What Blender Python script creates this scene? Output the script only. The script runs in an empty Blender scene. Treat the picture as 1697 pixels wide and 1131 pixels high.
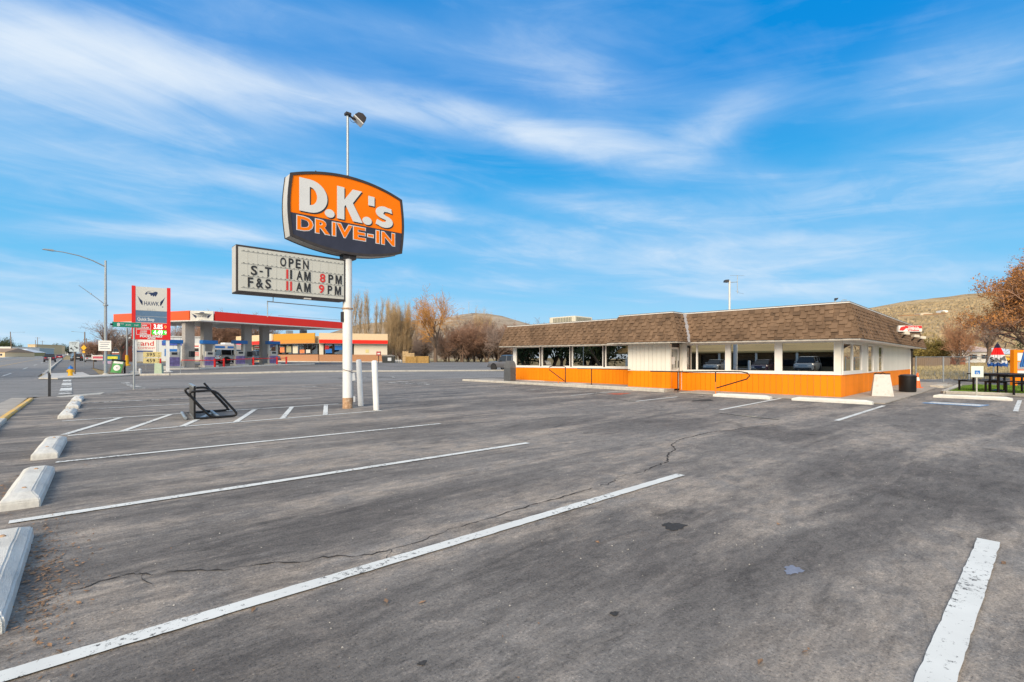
import bpy, bmesh, math, random
import numpy as np
from mathutils import Vector, Matrix

random.seed(7)
RNG = np.random.default_rng(7)
S = bpy.context.scene
COL = S.collection
PI = math.pi
R = math.radians

# ------------------------------------------------------------------ camera
F_PX, CX, HY, EYE, WPX = 815.0, 848.5, 598.0, 1.3, 1697.0      # focal length, principal column, horizon row of the photograph
LX, LY = -0.66896, 0.74329        # camera-lateral and camera-depth components of world +Y (the main road)
RX, RY = 0.74329, 0.66896         # the same for world +X (away from the main road)
cam_d = bpy.data.cameras.new('camera')
cam = bpy.data.objects.new('camera', cam_d)
COL.objects.link(cam)
S.camera = cam
cam_d.sensor_width = 36.0
cam_d.lens = F_PX / WPX * 36.0
cam_d.shift_y = (HY - 565.5) / WPX
cam_d.clip_start = 0.05
cam_d.clip_end = 6000
RIGHT = Vector((RX, LX, 0)).normalized()
FWD = Vector((RY, LY, 0)).normalized()
UP = Vector((0, 0, 1))
cam.matrix_world = Matrix(((RIGHT.x, UP.x, -FWD.x, 0), (RIGHT.y, UP.y, -FWD.y, 0), (RIGHT.z, UP.z, -FWD.z, EYE), (0, 0, 0, 1)))
S.render.resolution_x, S.render.resolution_y = 1024, 682

# ------------------------------------------------------------------ sky, sun, exposure
SUN_AZ = Vector((-0.87, -0.49, 0)).normalized()
SUN_EL = R(30)
sun_dir = (SUN_AZ * math.cos(SUN_EL) + UP * math.sin(SUN_EL)).normalized()
W = bpy.data.worlds.new('World')
S.world = W
W.use_nodes = True
nt = W.node_tree
nt.nodes.clear()
SKY_STRENGTH = 0.12


def wn(kind, **kw):
    n = nt.nodes.new(kind)
    for k, v in kw.items():
        setattr(n, k, v)
    return n


def wl(a, b):
    nt.links.new(a, b)


def wmath(op, a, b=None, c=None, clamp=False):
    n = wn('ShaderNodeMath', operation=op, use_clamp=clamp)
    for i, x in enumerate((a, b, c)):
        if x is None:
            continue
        if isinstance(x, (int, float)):
            n.inputs[i].default_value = x
        else:
            wl(x, n.inputs[i])
    return n.outputs[0]


def wdot(vec, d):
    n = wn('ShaderNodeVectorMath', operation='DOT_PRODUCT')
    wl(vec, n.inputs[0])
    n.inputs[1].default_value = tuple(d)
    return n.outputs['Value']


def wmix(fac, a, b, blend='MIX'):
    n = wn('ShaderNodeMix', data_type='RGBA', blend_type=blend)
    for sock, x in ((n.inputs[0], fac), (n.inputs[6], a), (n.inputs[7], b)):
        if isinstance(x, (int, float)):
            sock.default_value = x
        elif isinstance(x, tuple):
            sock.default_value = (*x, 1)
        else:
            wl(x, sock)
    return n.outputs[2]


def sky_dir(u, v):
    return (FWD + RIGHT * ((u - CX) / F_PX) + UP * ((HY - v) / F_PX)).normalized()


tc = wn('ShaderNodeTexCoord')
DIR = tc.outputs['Generated']
sky = wn('ShaderNodeTexSky', sky_type='NISHITA', sun_disc=False)
sky.sun_elevation = SUN_EL
sky.sun_rotation = math.atan2(sun_dir.x, sun_dir.y)
sky.altitude = 300
sky.air_density = 1.0
sky.dust_density = 0.4
sky.ozone_density = 2.2
sep = wn('ShaderNodeSeparateXYZ')
wl(DIR, sep.inputs[0])
zc = wmath('MAXIMUM', sep.outputs[2], 0.0)
# deep clear blue overhead, paler towards the horizon
ramp = wn('ShaderNodeValToRGB')
wl(zc, ramp.inputs[0])
cr = ramp.color_ramp
cr.elements[0].position = 0.0
cr.elements[0].color = (0.54, 0.78, 0.90, 1)
cr.elements[1].position = 1.0
cr.elements[1].color = (0.002, 0.19, 0.56, 1)
for pos, c in ((0.05, (0.36, 0.67, 0.88)), (0.14, (0.15, 0.54, 0.87)), (0.28, (0.035, 0.42, 0.83)), (0.48, (0.0, 0.265, 0.73))):
    e = cr.elements.new(pos)
    e.color = (*c, 1)
vm = wn('ShaderNodeVectorMath', operation='SCALE')
wl(ramp.outputs[0], vm.inputs[0])
vm.inputs['Scale'].default_value = 1.0 / SKY_STRENGTH
hs = wn('ShaderNodeHueSaturation')
hs.inputs['Saturation'].default_value = 1.25
wl(sky.outputs[0], hs.inputs['Color'])
base = wmix(0.93, hs.outputs[0], vm.outputs[0])
# cirrus: soft banks with streaky fibres; each bank is (direction seen at, long axis, half lengths, weight)
banks = [
    (60, 70, 14, 330, 60, 1.3), (300, 125, 16, 190, 36, 1.0), (120, 150, 12, 260, 60, 0.5), (620, 175, 8, 260, 30, 0.75), (800, 200, 14, 220, 26, 0.95), (1010, 245, 9, 220, 22, 0.85),
    (1190, 205, -32, 90, 34, 0.6), (640, 60, 10, 330, 40, 0.40), (960, 130, 35, 200, 80, 0.42), (1560, 285, -14, 330, 50, 0.80), (1420, 340, -6, 260, 40, 0.45),
    (1640, 110, -22, 170, 75, 0.62), (1420, 470, -6, 300, 18, 0.65), (330, 387, 3, 210, 15, 1.0), (700, 345, 10, 300, 18, 0.75), (990, 335, 3, 120, 18, 0.6),
    (900, 410, 5, 420, 34, 0.50), (60, 270, 12, 260, 80, 0.38), (250, 470, 4, 320, 26, 0.75), (1250, 440, 0, 340, 30, 0.55), (60, 540, 2, 340, 40, 0.65),
    (640, 520, 3, 360, 40, 0.5), (1100, 370, 8, 260, 26, 0.45), (420, 235, 12, 280, 34, 0.45), (1350, 400, -4, 260, 20, 0.5), (820, 470, 2, 320, 16, 0.6), (420, 310, 10, 260, 22, 0.4),
]
total = None
for u, v, ang, la, lb, w in banks:
    c = sky_dir(u, v)
    tr = (RIGHT - c * RIGHT.dot(c)).normalized()
    tu = c.cross(tr)
    tu = -tu if tu.z < 0 else tu
    a = R(ang)
    e1 = tr * math.cos(a) - tu * math.sin(a)
    e2 = tr * math.sin(a) + tu * math.cos(a)
    k = F_PX / max(0.5, c.dot(FWD))
    ga = wmath('MULTIPLY', wdot(DIR, e1), k / la)
    gb = wmath('MULTIPLY', wdot(DIR, e2), k / lb)
    q = wmath('ADD', wmath('MULTIPLY', ga, ga), wmath('MULTIPLY', gb, gb))
    g = wmath('MULTIPLY', wmath('POWER', math.e, wmath('MULTIPLY', q, -1.0)), w)
    g = wmath('MULTIPLY', g, wmath('GREATER_THAN', wdot(DIR, c), 0.2))
    total = g if total is None else wmath('ADD', total, g)
# denser white cloud added outside the view to whiten the scene's light
fill_veil = wmath('MULTIPLY', wmath('SUBTRACT', 0.62, wdot(DIR, FWD), clamp=True), 3.2)
total = wmath('ADD', total, fill_veil)
den = wmath('ADD', zc, 0.16)
qx = wmath('DIVIDE', wdot(DIR, (RIGHT * 0.93 + FWD * 0.36)), den)
qy = wmath('DIVIDE', wdot(DIR, (FWD * 0.93 - RIGHT * 0.36)), den)
comb = wn('ShaderNodeCombineXYZ')
wl(wmath('MULTIPLY', qx, 0.62), comb.inputs[0])
wl(wmath('MULTIPLY', qy, 1.05), comb.inputs[1])


def wnoise(scale, detail, rough, dist, off):
    mp = wn('ShaderNodeMapping')
    mp.inputs['Location'].default_value = off
    wl(comb.outputs[0], mp.inputs[0])
    n = wn('ShaderNodeTexNoise')
    n.inputs['Scale'].default_value = scale
    n.inputs['Detail'].default_value = detail
    n.inputs['Roughness'].default_value = rough
    n.inputs['Distortion'].default_value = dist
    wl(mp.outputs[0], n.inputs['Vector'])
    return n.outputs[0]


n1 = wnoise(1.3, 8, 0.52, 0.7, (3.1, 1.7, 0))
n2 = wnoise(4.0, 9, 0.58, 1.2, (9.1, 4.2, 2))
n3 = wnoise(0.8, 4, 0.5, 0.4, (1.2, 8.8, 5))
nn = wmath('ADD', wmath('MULTIPLY', n1, 0.66), wmath('MULTIPLY', n2, 0.44))          # about 0.55 on average
# long thin streaks lying along the horizon, finer lower down
comb2 = wn('ShaderNodeCombineXYZ')
wl(wmath('MULTIPLY', wdot(DIR, RIGHT), 2.2), comb2.inputs[0])
wl(wmath('ADD', wmath('MULTIPLY', sep.outputs[2], 13.0), wmath('MULTIPLY', wdot(DIR, RIGHT), 1.1)), comb2.inputs[1])
sn = wn('ShaderNodeTexNoise')
sn.inputs['Scale'].default_value = 1.5
sn.inputs['Detail'].default_value = 9
sn.inputs['Roughness'].default_value = 0.6
sn.inputs['Distortion'].default_value = 0.9
wl(comb2.outputs[0], sn.inputs['Vector'])
low = wmath('SUBTRACT', 1.0, wmath('MULTIPLY', zc, 1.5), clamp=True)
nn = wmath('ADD', wmath('MULTIPLY', nn, 0.62), wmath('MULTIPLY', sn.outputs[0], 0.38))
fib = wmath('ADD', wmath('MULTIPLY', wmath('SUBTRACT', nn, 0.40), 3.1, clamp=True), 0.30)
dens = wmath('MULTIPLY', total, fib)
thin = wmath('MULTIPLY', wmath('SUBTRACT', wmath('ADD', nn, wmath('MULTIPLY', n3, 0.5)), 0.78), 0.9, clamp=True)
streaks = wmath('MULTIPLY', wmath('MULTIPLY', wmath('SUBTRACT', sn.outputs[0], 0.50, clamp=True), 1.9), wmath('MULTIPLY', low, low))
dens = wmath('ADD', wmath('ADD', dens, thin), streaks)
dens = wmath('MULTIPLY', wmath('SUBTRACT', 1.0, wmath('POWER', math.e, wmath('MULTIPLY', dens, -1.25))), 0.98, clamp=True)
bank_tone = wmix(wmath('MULTIPLY', wmath('SUBTRACT', dens, 0.30), 1.5, clamp=True), (0.45, 0.63, 0.88), (0.77, 0.85, 0.93))
cs = wn('ShaderNodeVectorMath', operation='SCALE')
wl(bank_tone, cs.inputs[0])
cs.inputs['Scale'].default_value = 1.0 / SKY_STRENGTH
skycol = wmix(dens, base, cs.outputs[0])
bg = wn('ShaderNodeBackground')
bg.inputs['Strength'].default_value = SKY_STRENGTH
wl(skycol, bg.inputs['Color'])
wo = wn('ShaderNodeOutputWorld')
wl(bg.outputs[0], wo.inputs['Surface'])

sun_d = bpy.data.lights.new('sun', 'SUN')
sun_d.energy = 4.2
sun_d.angle = R(38)
sun_d.color = (1.0, 0.83, 0.62)
sun = bpy.data.objects.new('sun', sun_d)
COL.objects.link(sun)
sun.rotation_euler = (-sun_dir).to_track_quat('-Z', 'Y').to_euler()
sun.location = (-20, 0, 30)

S.view_settings.view_transform = 'Standard'
S.view_settings.look = 'None'
S.view_settings.gamma = 1.0
S.view_settings.use_curve_mapping = False
S.view_settings.exposure = 0.1
try:
    S.cycles.use_denoising = True
    S.cycles.max_bounces = 6
    S.cycles.transparent_max_bounces = 8
except Exception:
    pass


# ------------------------------------------------------------------ ground shape and placing
def sm(t):
    t = max(0.0, min(1.0, t))
    return t * t * (3 - 2 * t)


def hgt(x, y):
    """Height of the ground: level lot, road climbing gently ahead, forecourt and back field rising."""
    a = sm((x + 1) / 9.0)
    yy = max(0.0, y - 43.0)
    hg = 0.036 * min(yy, 19) + 0.009 * max(0.0, min(yy, 200) - 19)
    hr = 0.011 * max(0.0, min(yy, 900) - 10)
    z = hr * (1 - a) + hg * a
    if x > 46:
        z += 0.024 * (min(x, 110) - 46) * (1 - sm((y - 30) / 30.0))
    if x > 9 and y > 4:
        z += 0.0062 * (min(y, 25) - 4) * sm((x - 9) / 8.0)
    return z


def place(u, d):
    """Ground point seen in photograph column u at d metres in front of the camera."""
    l = (u - CX) / F_PX * d
    return l * RX + d * RY, l * LX + d * LY


def gp(u, v):
    """Ground point seen at photograph position (u, v)."""
    z = 0.0
    for _ in range(12):
        d = F_PX * (EYE - z) / (v - HY)
        x, y = place(u, d)
        z = 0.5 * z + 0.5 * hgt(x, y)
    return x, y


# ------------------------------------------------------------------ object helpers
class MB:
    def __init__(self):
        self.v, self.f, self.m = [], [], []

    def add(self, vs, fs, mi=0):
        o = len(self.v)
        self.v += [tuple(p) for p in vs]
        for q in fs:
            self.f.append(tuple(i + o for i in q))
            self.m.append(mi)
        return self

    def box(self, a, b, mi=0, M=None):
        x0, y0, z0 = a
        x1, y1, z1 = b
        vs = [(x0, y0, z0), (x1, y0, z0), (x1, y1, z0), (x0, y1, z0), (x0, y0, z1), (x1, y0, z1), (x1, y1, z1), (x0, y1, z1)]
        if M is not None:
            vs = [M @ Vector(p) for p in vs]
        return self.add(vs, [(3, 2, 1, 0), (4, 5, 6, 7), (0, 1, 5, 4), (1, 2, 6, 5), (2, 3, 7, 6), (3, 0, 4, 7)], mi)

    def hexa(self, p, mi=0):
        return self.add(p, [(3, 2, 1, 0), (4, 5, 6, 7), (0, 1, 5, 4), (1, 2, 6, 5), (2, 3, 7, 6), (3, 0, 4, 7)], mi)

    def tube(self, pts, r, n=8, mi=0, cap=True, close=False):
        pts = [Vector(p) for p in pts]
        m = len(pts)
        rs = r if isinstance(r, (list, tuple)) else [r] * m
        o = len(self.v)
        prev = None
        for i, p in enumerate(pts):
            if close:
                d = pts[(i + 1) % m] - pts[i - 1]
            else:
                d = pts[min(i + 1, m - 1)] - pts[max(i - 1, 0)]
            d.normalize()
            if prev is None:
                ref = Vector((0, 0, 1)) if abs(d.z) < 0.9 else Vector((1, 0, 0))
                a = d.cross(ref).normalized()
            else:
                a = (prev - d * prev.dot(d)).normalized()
            prev = a
            b = d.cross(a)
            for k in range(n):
                t = 2 * PI * k / n
                self.v.append(tuple(p + (a * math.cos(t) + b * math.sin(t)) * rs[i]))
        for i in range(m if close else m - 1):
            j = (i + 1) % m
            for k in range(n):
                k2 = (k + 1) % n
                self.f.append((o + i * n + k, o + i * n + k2, o + j * n + k2, o + j * n + k))
                self.m.append(mi)
        if cap and not close:
            self.f.append(tuple(o + k for k in reversed(range(n))))
            self.m.append(mi)
            self.f.append(tuple(o + (m - 1) * n + k for k in range(n)))
            self.m.append(mi)
        return self

    def lathe(self, prof, n=16, c=(0, 0, 0), mi=0):
        o = len(self.v)
        for r, z in prof:
            for k in range(n):
                t = 2 * PI * k / n
                self.v.append((c[0] + r * math.cos(t), c[1] + r * math.sin(t), c[2] + z))
        for i in range(len(prof) - 1):
            for k in range(n):
                k2 = (k + 1) % n
                self.f.append((o + i * n + k, o + i * n + k2, o + (i + 1) * n + k2, o + (i + 1) * n + k))
                self.m.append(mi)
        self.f.append(tuple(o + k for k in reversed(range(n))))
        self.m.append(mi)
        e = o + (len(prof) - 1) * n
        self.f.append(tuple(e + k for k in range(n)))
        self.m.append(mi)
        return self

    def prism(self, poly, y0, y1, mi=0, M=None):
        """poly in the XZ plane, extruded along Y."""
        n = len(poly)
        vs = [(x, y0, z) for x, z in poly] + [(x, y1, z) for x, z in poly]
        if M is not None:
            vs = [M @ Vector(p) for p in vs]
        fs = [tuple(range(n)), tuple(reversed(range(n, 2 * n)))] + [(i, n + i, n + (i + 1) % n, (i + 1) % n) for i in range(n)]
        return self.add(vs, fs, mi)

    def mesh(self, name, mats):
        me = bpy.data.meshes.new(name)
        me.from_pydata(self.v, [], self.f)
        mats = mats if isinstance(mats, (list, tuple)) else [mats]
        for m in mats:
            me.materials.append(m)
        if any(self.m):
            me.polygons.foreach_set('material_index', self.m)
        return me

    def build(self, name, mats, parent=None, smooth=None, bevel=0.0, loc=None, rz=None):
        me = self.mesh(name, mats)
        if bevel:
            bm = bmesh.new()
            bm.from_mesh(me)
            bmesh.ops.remove_doubles(bm, verts=bm.verts, dist=1e-5)
            bmesh.ops.recalc_face_normals(bm, faces=bm.faces)
            ed = [e for e in bm.edges if len(e.link_faces) == 2 and e.calc_face_angle(0) > 0.5]
            bmesh.ops.bevel(bm, geom=ed, offset=bevel, segments=2, affect='EDGES', profile=0.6)
            bm.to_mesh(me)
            bm.free()
        if smooth is not None:
            me.polygons.foreach_set('use_smooth', [True] * len(me.polygons))
            me.set_sharp_from_angle(angle=R(smooth))
        o = bpy.data.objects.new(name, me)
        COL.objects.link(o)
        if parent is not None:
            o.parent = parent
        if loc is not None:
            o.location = loc
        if rz is not None:
            o.rotation_euler = (0, 0, rz)
        return o


def tag(o, label=None, cat=None, group=None, kind=None):
    if label:
        o['label'] = label
    if cat:
        o['category'] = cat
    if group:
        o['group'] = group
    if kind:
        o['kind'] = kind
    return o


def thing(name, label, cat, loc=(0, 0, 0), rz=0.0, group=None):
    o = bpy.data.objects.new(name, None)
    o.empty_display_size = 0.2
    COL.objects.link(o)
    o.location = loc
    o.rotation_euler = (0, 0, rz)
    return tag(o, label, cat, group)


def inst(name, me, parent=None, loc=(0, 0, 0), rot=(0, 0, 0), scale=None):
    o = bpy.data.objects.new(name, me)
    COL.objects.link(o)
    if parent is not None:
        o.parent = parent
    o.location = loc
    o.rotation_euler = rot
    if scale:
        o.scale = scale
    return o


def copy_tree(o, parent=None):
    c = o.copy()
    COL.objects.link(c)
    c.parent = parent
    for ch in list(o.children):
        copy_tree(ch, c)
    return c


def on_ground(u, d):
    x, y = place(u, d)
    return (x, y, hgt(x, y))


# ------------------------------------------------------------------ materials
MATS = {}


def mat(name, col, rough=0.6, metal=0.0, var=0.12, scale=6.0, bump=0.0, bscale=40.0, dirt=None, dirt_amt=0.0, dirt_scale=2.0, emit=0.0, spec=0.5, objvar=0.0, stretch=None):
    m = bpy.data.materials.new(name)
    m.use_nodes = True
    t = m.node_tree
    b = t.nodes['Principled BSDF']
    b.inputs['Roughness'].default_value = rough
    b.inputs['Metallic'].default_value = metal
    b.inputs['Specular IOR Level'].default_value = spec
    tcn = t.nodes.new('ShaderNodeTexCoord')
    vec = tcn.outputs['Object']
    if stretch:
        mp = t.nodes.new('ShaderNodeMapping')
        mp.inputs['Scale'].default_value = stretch
        t.links.new(vec, mp.inputs[0])
        vec = mp.outputs[0]
    n = t.nodes.new('ShaderNodeTexNoise')
    n.inputs['Scale'].default_value = scale
    n.inputs['Detail'].default_value = 6
    n.inputs['Roughness'].default_value = 0.6
    t.links.new(vec, n.inputs['Vector'])
    mx = t.nodes.new('ShaderNodeMix')
    mx.data_type = 'RGBA'
    mr = t.nodes.new('ShaderNodeMapRange')
    mr.inputs['From Min'].default_value = 0.3
    mr.inputs['From Max'].default_value = 0.7
    t.links.new(n.outputs[0], mr.inputs[0])
    t.links.new(mr.outputs[0], mx.inputs[0])
    mx.inputs[6].default_value = (*[c * (1 - var) for c in col], 1)
    mx.inputs[7].default_value = (*[min(1.0, c * (1 + var)) for c in col], 1)
    out = mx.outputs[2]
    if objvar:
        oi = t.nodes.new('ShaderNodeObjectInfo')
        mr2 = t.nodes.new('ShaderNodeMapRange')
        mr2.inputs['To Min'].default_value = 1 - objvar
        mr2.inputs['To Max'].default_value = 1 + objvar
        t.links.new(oi.outputs['Random'], mr2.inputs[0])
        sc = t.nodes.new('ShaderNodeVectorMath')
        sc.operation = 'SCALE'
        t.links.new(out, sc.inputs[0])
        t.links.new(mr2.outputs[0], sc.inputs['Scale'])
        out = sc.outputs[0]
    if dirt:
        n2 = t.nodes.new('ShaderNodeTexNoise')
        n2.inputs['Scale'].default_value = dirt_scale
        n2.inputs['Detail'].default_value = 8
        n2.inputs['Roughness'].default_value = 0.7
        t.links.new(vec, n2.inputs['Vector'])
        mr3 = t.nodes.new('ShaderNodeMapRange')
        mr3.inputs['From Min'].default_value = 0.52
        mr3.inputs['From Max'].default_value = 0.75
        mr3.inputs['To Max'].default_value = dirt_amt
        t.links.new(n2.outputs[0], mr3.inputs[0])
        m2 = t.nodes.new('ShaderNodeMix')
        m2.data_type = 'RGBA'
        t.links.new(mr3.outputs[0], m2.inputs[0])
        t.links.new(out, m2.inputs[6])
        m2.inputs[7].default_value = (*dirt, 1)
        out = m2.outputs[2]
    t.links.new(out, b.inputs['Base Color'])
    if emit:
        t.links.new(out, b.inputs['Emission Color'])
        b.inputs['Emission Strength'].default_value = emit
    if bump:
        n3 = t.nodes.new('ShaderNodeTexNoise')
        n3.inputs['Scale'].default_value = bscale
        n3.inputs['Detail'].default_value = 5
        t.links.new(vec, n3.inputs['Vector'])
        bp = t.nodes.new('ShaderNodeBump')
        bp.inputs['Strength'].default_value = bump
        bp.inputs['Distance'].default_value = 0.02
        t.links.new(n3.outputs[0], bp.inputs['Height'])
        t.links.new(bp.outputs[0], b.inputs['Normal'])
    MATS[name] = m
    return m


def asphalt(name, dark, light, tan, tan_amt, angle, seed, contrast=1.0):
    """Worn asphalt: aggregate, polished and dark patches, dusty tan patches drawn out along the way the cars move."""
    m = bpy.data.materials.new(name)
    m.use_nodes = True
    t = m.node_tree
    b = t.nodes['Principled BSDF']
    b.inputs['Roughness'].default_value = 0.88
    b.inputs['Specular IOR Level'].default_value = 0.3
    g = t.nodes.new('ShaderNodeNewGeometry')

    def mapped(scale, rot=0.0, loc=(0, 0, 0)):
        mp = t.nodes.new('ShaderNodeMapping')
        mp.inputs['Scale'].default_value = scale
        mp.inputs['Rotation'].default_value = (0, 0, rot)
        mp.inputs['Location'].default_value = loc
        t.links.new(g.outputs['Position'], mp.inputs[0])
        return mp.outputs[0]

    def noise(vec, scale, detail=6, rough=0.6, dist=0.0):
        n = t.nodes.new('ShaderNodeTexNoise')
        n.inputs['Scale'].default_value = scale
        n.inputs['Detail'].default_value = detail
        n.inputs['Roughness'].default_value = rough
        n.inputs['Distortion'].default_value = dist
        t.links.new(vec, n.inputs['Vector'])
        return n.outputs[0]

    def rng(x, a, bb, lo=0.0, hi=1.0):
        r = t.nodes.new('ShaderNodeMapRange')
        r.interpolation_type = 'SMOOTHSTEP'
        for i, val in enumerate((a, bb, lo, hi)):
            r.inputs[i + 1].default_value = val
        t.links.new(x, r.inputs[0])
        return r.outputs[0]

    def mix(fac, a, bb, blend='MIX'):
        n = t.nodes.new('ShaderNodeMix')
        n.data_type = 'RGBA'
        n.blend_type = blend
        for sock, x in ((n.inputs[0], fac), (n.inputs[6], a), (n.inputs[7], bb)):
            if isinstance(x, (int, float)):
                sock.default_value = x
            elif isinstance(x, tuple):
                sock.default_value = (*x, 1)
            else:
                t.links.new(x, sock)
        return n.outputs[2]

    def mul(a, bb):
        n = t.nodes.new('ShaderNodeMath')
        n.operation = 'MULTIPLY'
        for i, x in enumerate((a, bb)):
            if isinstance(x, (int, float)):
                n.inputs[i].default_value = x
            else:
                t.links.new(x, n.inputs[i])
        return n.outputs[0]

    long_ = mapped((0.22, 1.0, 1), angle, (seed, seed * 0.7, 0))
    big = noise(mapped((1, 1, 1), 0, (seed * 1.3, 2, 0)), 0.22, 5, 0.6, 0.6)
    streak = noise(long_, 0.9, 7, 0.66, 0.5)
    streak2 = noise(long_, 2.6, 8, 0.7, 0.9)
    fine = noise(mapped((1, 1, 1)), 70, 4, 0.8)
    grit = noise(mapped((1, 1, 1)), 28, 5, 0.75)
    blot = noise(mapped((0.7, 1, 1), angle, (4, seed, 0)), 3.1, 7, 0.7, 0.4)
    col = mix(rng(big, 0.32, 0.68), dark, light)
    col = mix(mul(rng(streak, 0.40, 0.66), 0.6 * contrast), col, tuple(c * 1.38 for c in light))
    col = mix(mul(rng(streak2, 0.54, 0.76), 0.7 * contrast), col, tuple(c * 0.62 for c in dark))
    dusty = mul(rng(streak, 0.44, 0.62), rng(blot, 0.38, 0.58))
    col = mix(mul(dusty, tan_amt), col, tan)
    blot2 = noise(mapped((0.45, 1, 1), angle + 0.25, (seed, 7, 0)), 1.35, 9, 0.72, 0.8)
    scuff = noise(mapped((0.25, 1, 1), angle + 0.5, (2, seed * 2, 0)), 6.5, 8, 0.75, 0.4)
    col = mix(mul(mul(rng(blot2, 0.56, 0.70), rng(scuff, 0.38, 0.62)), 0.8 * tan_amt), col, tuple(c * 0.92 for c in tan))
    col = mix(mul(rng(blot2, 0.46, 0.30), 0.6 * contrast), col, tuple(c * 0.55 for c in dark))
    col = mix(mul(rng(scuff, 0.58, 0.74), 0.5 * contrast), col, tuple(c * 1.6 for c in light))
    spots = mul(rng(blot, 0.60, 0.74), rng(big, 0.4, 0.62))
    col = mix(mul(spots, 0.55 * contrast), col, tuple(c * 0.5 for c in dark))
    mott = noise(mapped((0.6, 1, 1), angle, (seed, 3, 1)), 7.5, 10, 0.86, 0.3)
    comb_ = noise(mapped((0.3, 1, 1), angle + 0.12, (1, seed, 2)), 9.0, 8, 0.8, 0.5)
    col = mix(mul(rng(mott, 0.50, 0.66), 0.75 * contrast), col, mix(1.0, col, (1.55, 1.5, 1.44), 'MULTIPLY'))
    col = mix(mul(rng(mott, 0.48, 0.34), 0.75 * contrast), col, mix(1.0, col, (0.55, 0.55, 0.56), 'MULTIPLY'))
    col = mix(mul(rng(comb_, 0.54, 0.40), 0.55 * contrast), col, mix(1.0, col, (0.62, 0.62, 0.63), 'MULTIPLY'))
    col = mix(mul(rng(fine, 0.58, 0.66), 0.75), col, mix(1.0, col, (2.0, 1.95, 1.88), 'MULTIPLY'))
    col = mix(mul(rng(grit, 0.35, 0.72), 0.65), col, mix(1.0, col, (1.5, 1.48, 1.45), 'MULTIPLY'))
    col = mix(mul(rng(fine, 0.48, 0.34), 0.8), col, mix(1.0, col, (0.30, 0.30, 0.31), 'MULTIPLY'))
    t.links.new(col, b.inputs['Base Color'])
    bp = t.nodes.new('ShaderNodeBump')
    bp.inputs['Strength'].default_value = 0.55
    bp.inputs['Distance'].default_value = 0.012
    hmix = t.nodes.new('ShaderNodeMath')
    hmix.operation = 'ADD'
    t.links.new(fine, hmix.inputs[0])
    t.links.new(grit, hmix.inputs[1])
    t.links.new(hmix.outputs[0], bp.inputs['Height'])
    t.links.new(bp.outputs[0], b.inputs['Normal'])
    MATS[name] = m
    return m


def paint_mat(name, col, wear, scale=9.0, under=(0.075, 0.072, 0.07)):
    """Traffic paint worn through to the asphalt in small flakes."""
    m = bpy.data.materials.new(name)
    m.use_nodes = True
    t = m.node_tree
    b = t.nodes['Principled BSDF']
    b.inputs['Roughness'].default_value = 0.75
    g = t.nodes.new('ShaderNodeNewGeometry')
    n = t.nodes.new('ShaderNodeTexNoise')
    n.inputs['Scale'].default_value = scale
    n.inputs['Detail'].default_value = 9
    n.inputs['Roughness'].default_value = 0.78
    t.links.new(g.outputs['Position'], n.inputs['Vector'])
    n2 = t.nodes.new('ShaderNodeTexNoise')
    n2.inputs['Scale'].default_value = 0.9
    n2.inputs['Detail'].default_value = 3
    t.links.new(g.outputs['Position'], n2.inputs['Vector'])
    ad = t.nodes.new('ShaderNodeMath')
    ad.operation = 'MULTIPLY_ADD'
    t.links.new(n2.outputs[0], ad.inputs[0])
    ad.inputs[1].default_value = 0.45
    t.links.new(n.outputs[0], ad.inputs[2])
    r = t.nodes.new('ShaderNodeMapRange')
    r.inputs['From Min'].default_value = 0.98 - wear
    r.inputs['From Max'].default_value = 1.03 - wear
    t.links.new(ad.outputs[0], r.inputs[0])
    mx = t.nodes.new('ShaderNodeMix')
    mx.data_type = 'RGBA'
    t.links.new(r.outputs[0], mx.inputs[0])
    n3 = t.nodes.new('ShaderNodeTexNoise')
    n3.inputs['Scale'].default_value = 3.0
    n3.inputs['Detail'].default_value = 6
    t.links.new(g.outputs['Position'], n3.inputs['Vector'])
    mc = t.nodes.new('ShaderNodeMix')
    mc.data_type = 'RGBA'
    t.links.new(n3.outputs[0], mc.inputs[0])
    mc.inputs[6].default_value = (*[c * 0.78 for c in col], 1)
    mc.inputs[7].default_value = (*[min(1, c * 1.12) for c in col], 1)
    t.links.new(mc.outputs[2], mx.inputs[6])
    mx.inputs[7].default_value = (*under, 1)
    t.links.new(mx.outputs[2], b.inputs['Base Color'])
    MATS[name] = m
    return m


def glass_mat(name, tint, refl, rough=0.0):
    m = bpy.data.materials.new(name)
    m.use_nodes = True
    t = m.node_tree
    t.nodes.remove(t.nodes['Principled BSDF'])
    out = t.nodes['Material Output']
    gl = t.nodes.new('ShaderNodeBsdfGlossy')
    gl.inputs['Roughness'].default_value = rough
    gl.inputs['Color'].default_value = (0.95, 0.95, 0.93, 1)
    tr = t.nodes.new('ShaderNodeBsdfTransparent')
    tr.inputs['Color'].default_value = (*tint, 1)
    lw = t.nodes.new('ShaderNodeFresnel')
    lw.inputs['IOR'].default_value = 1.5
    mr = t.nodes.new('ShaderNodeMapRange')
    mr.inputs['From Min'].default_value = 0.04
    mr.inputs['To Min'].default_value = refl
    mr.inputs['To Max'].default_value = 1.0
    t.links.new(lw.outputs[0], mr.inputs[0])
    mx = t.nodes.new('ShaderNodeMixShader')
    t.links.new(mr.outputs[0], mx.inputs[0])
    t.links.new(tr.outputs[0], mx.inputs[1])
    t.links.new(gl.outputs[0], mx.inputs[2])
    t.links.new(mx.outputs[0], out.inputs['Surface'])
    MATS[name] = m
    return m


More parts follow.
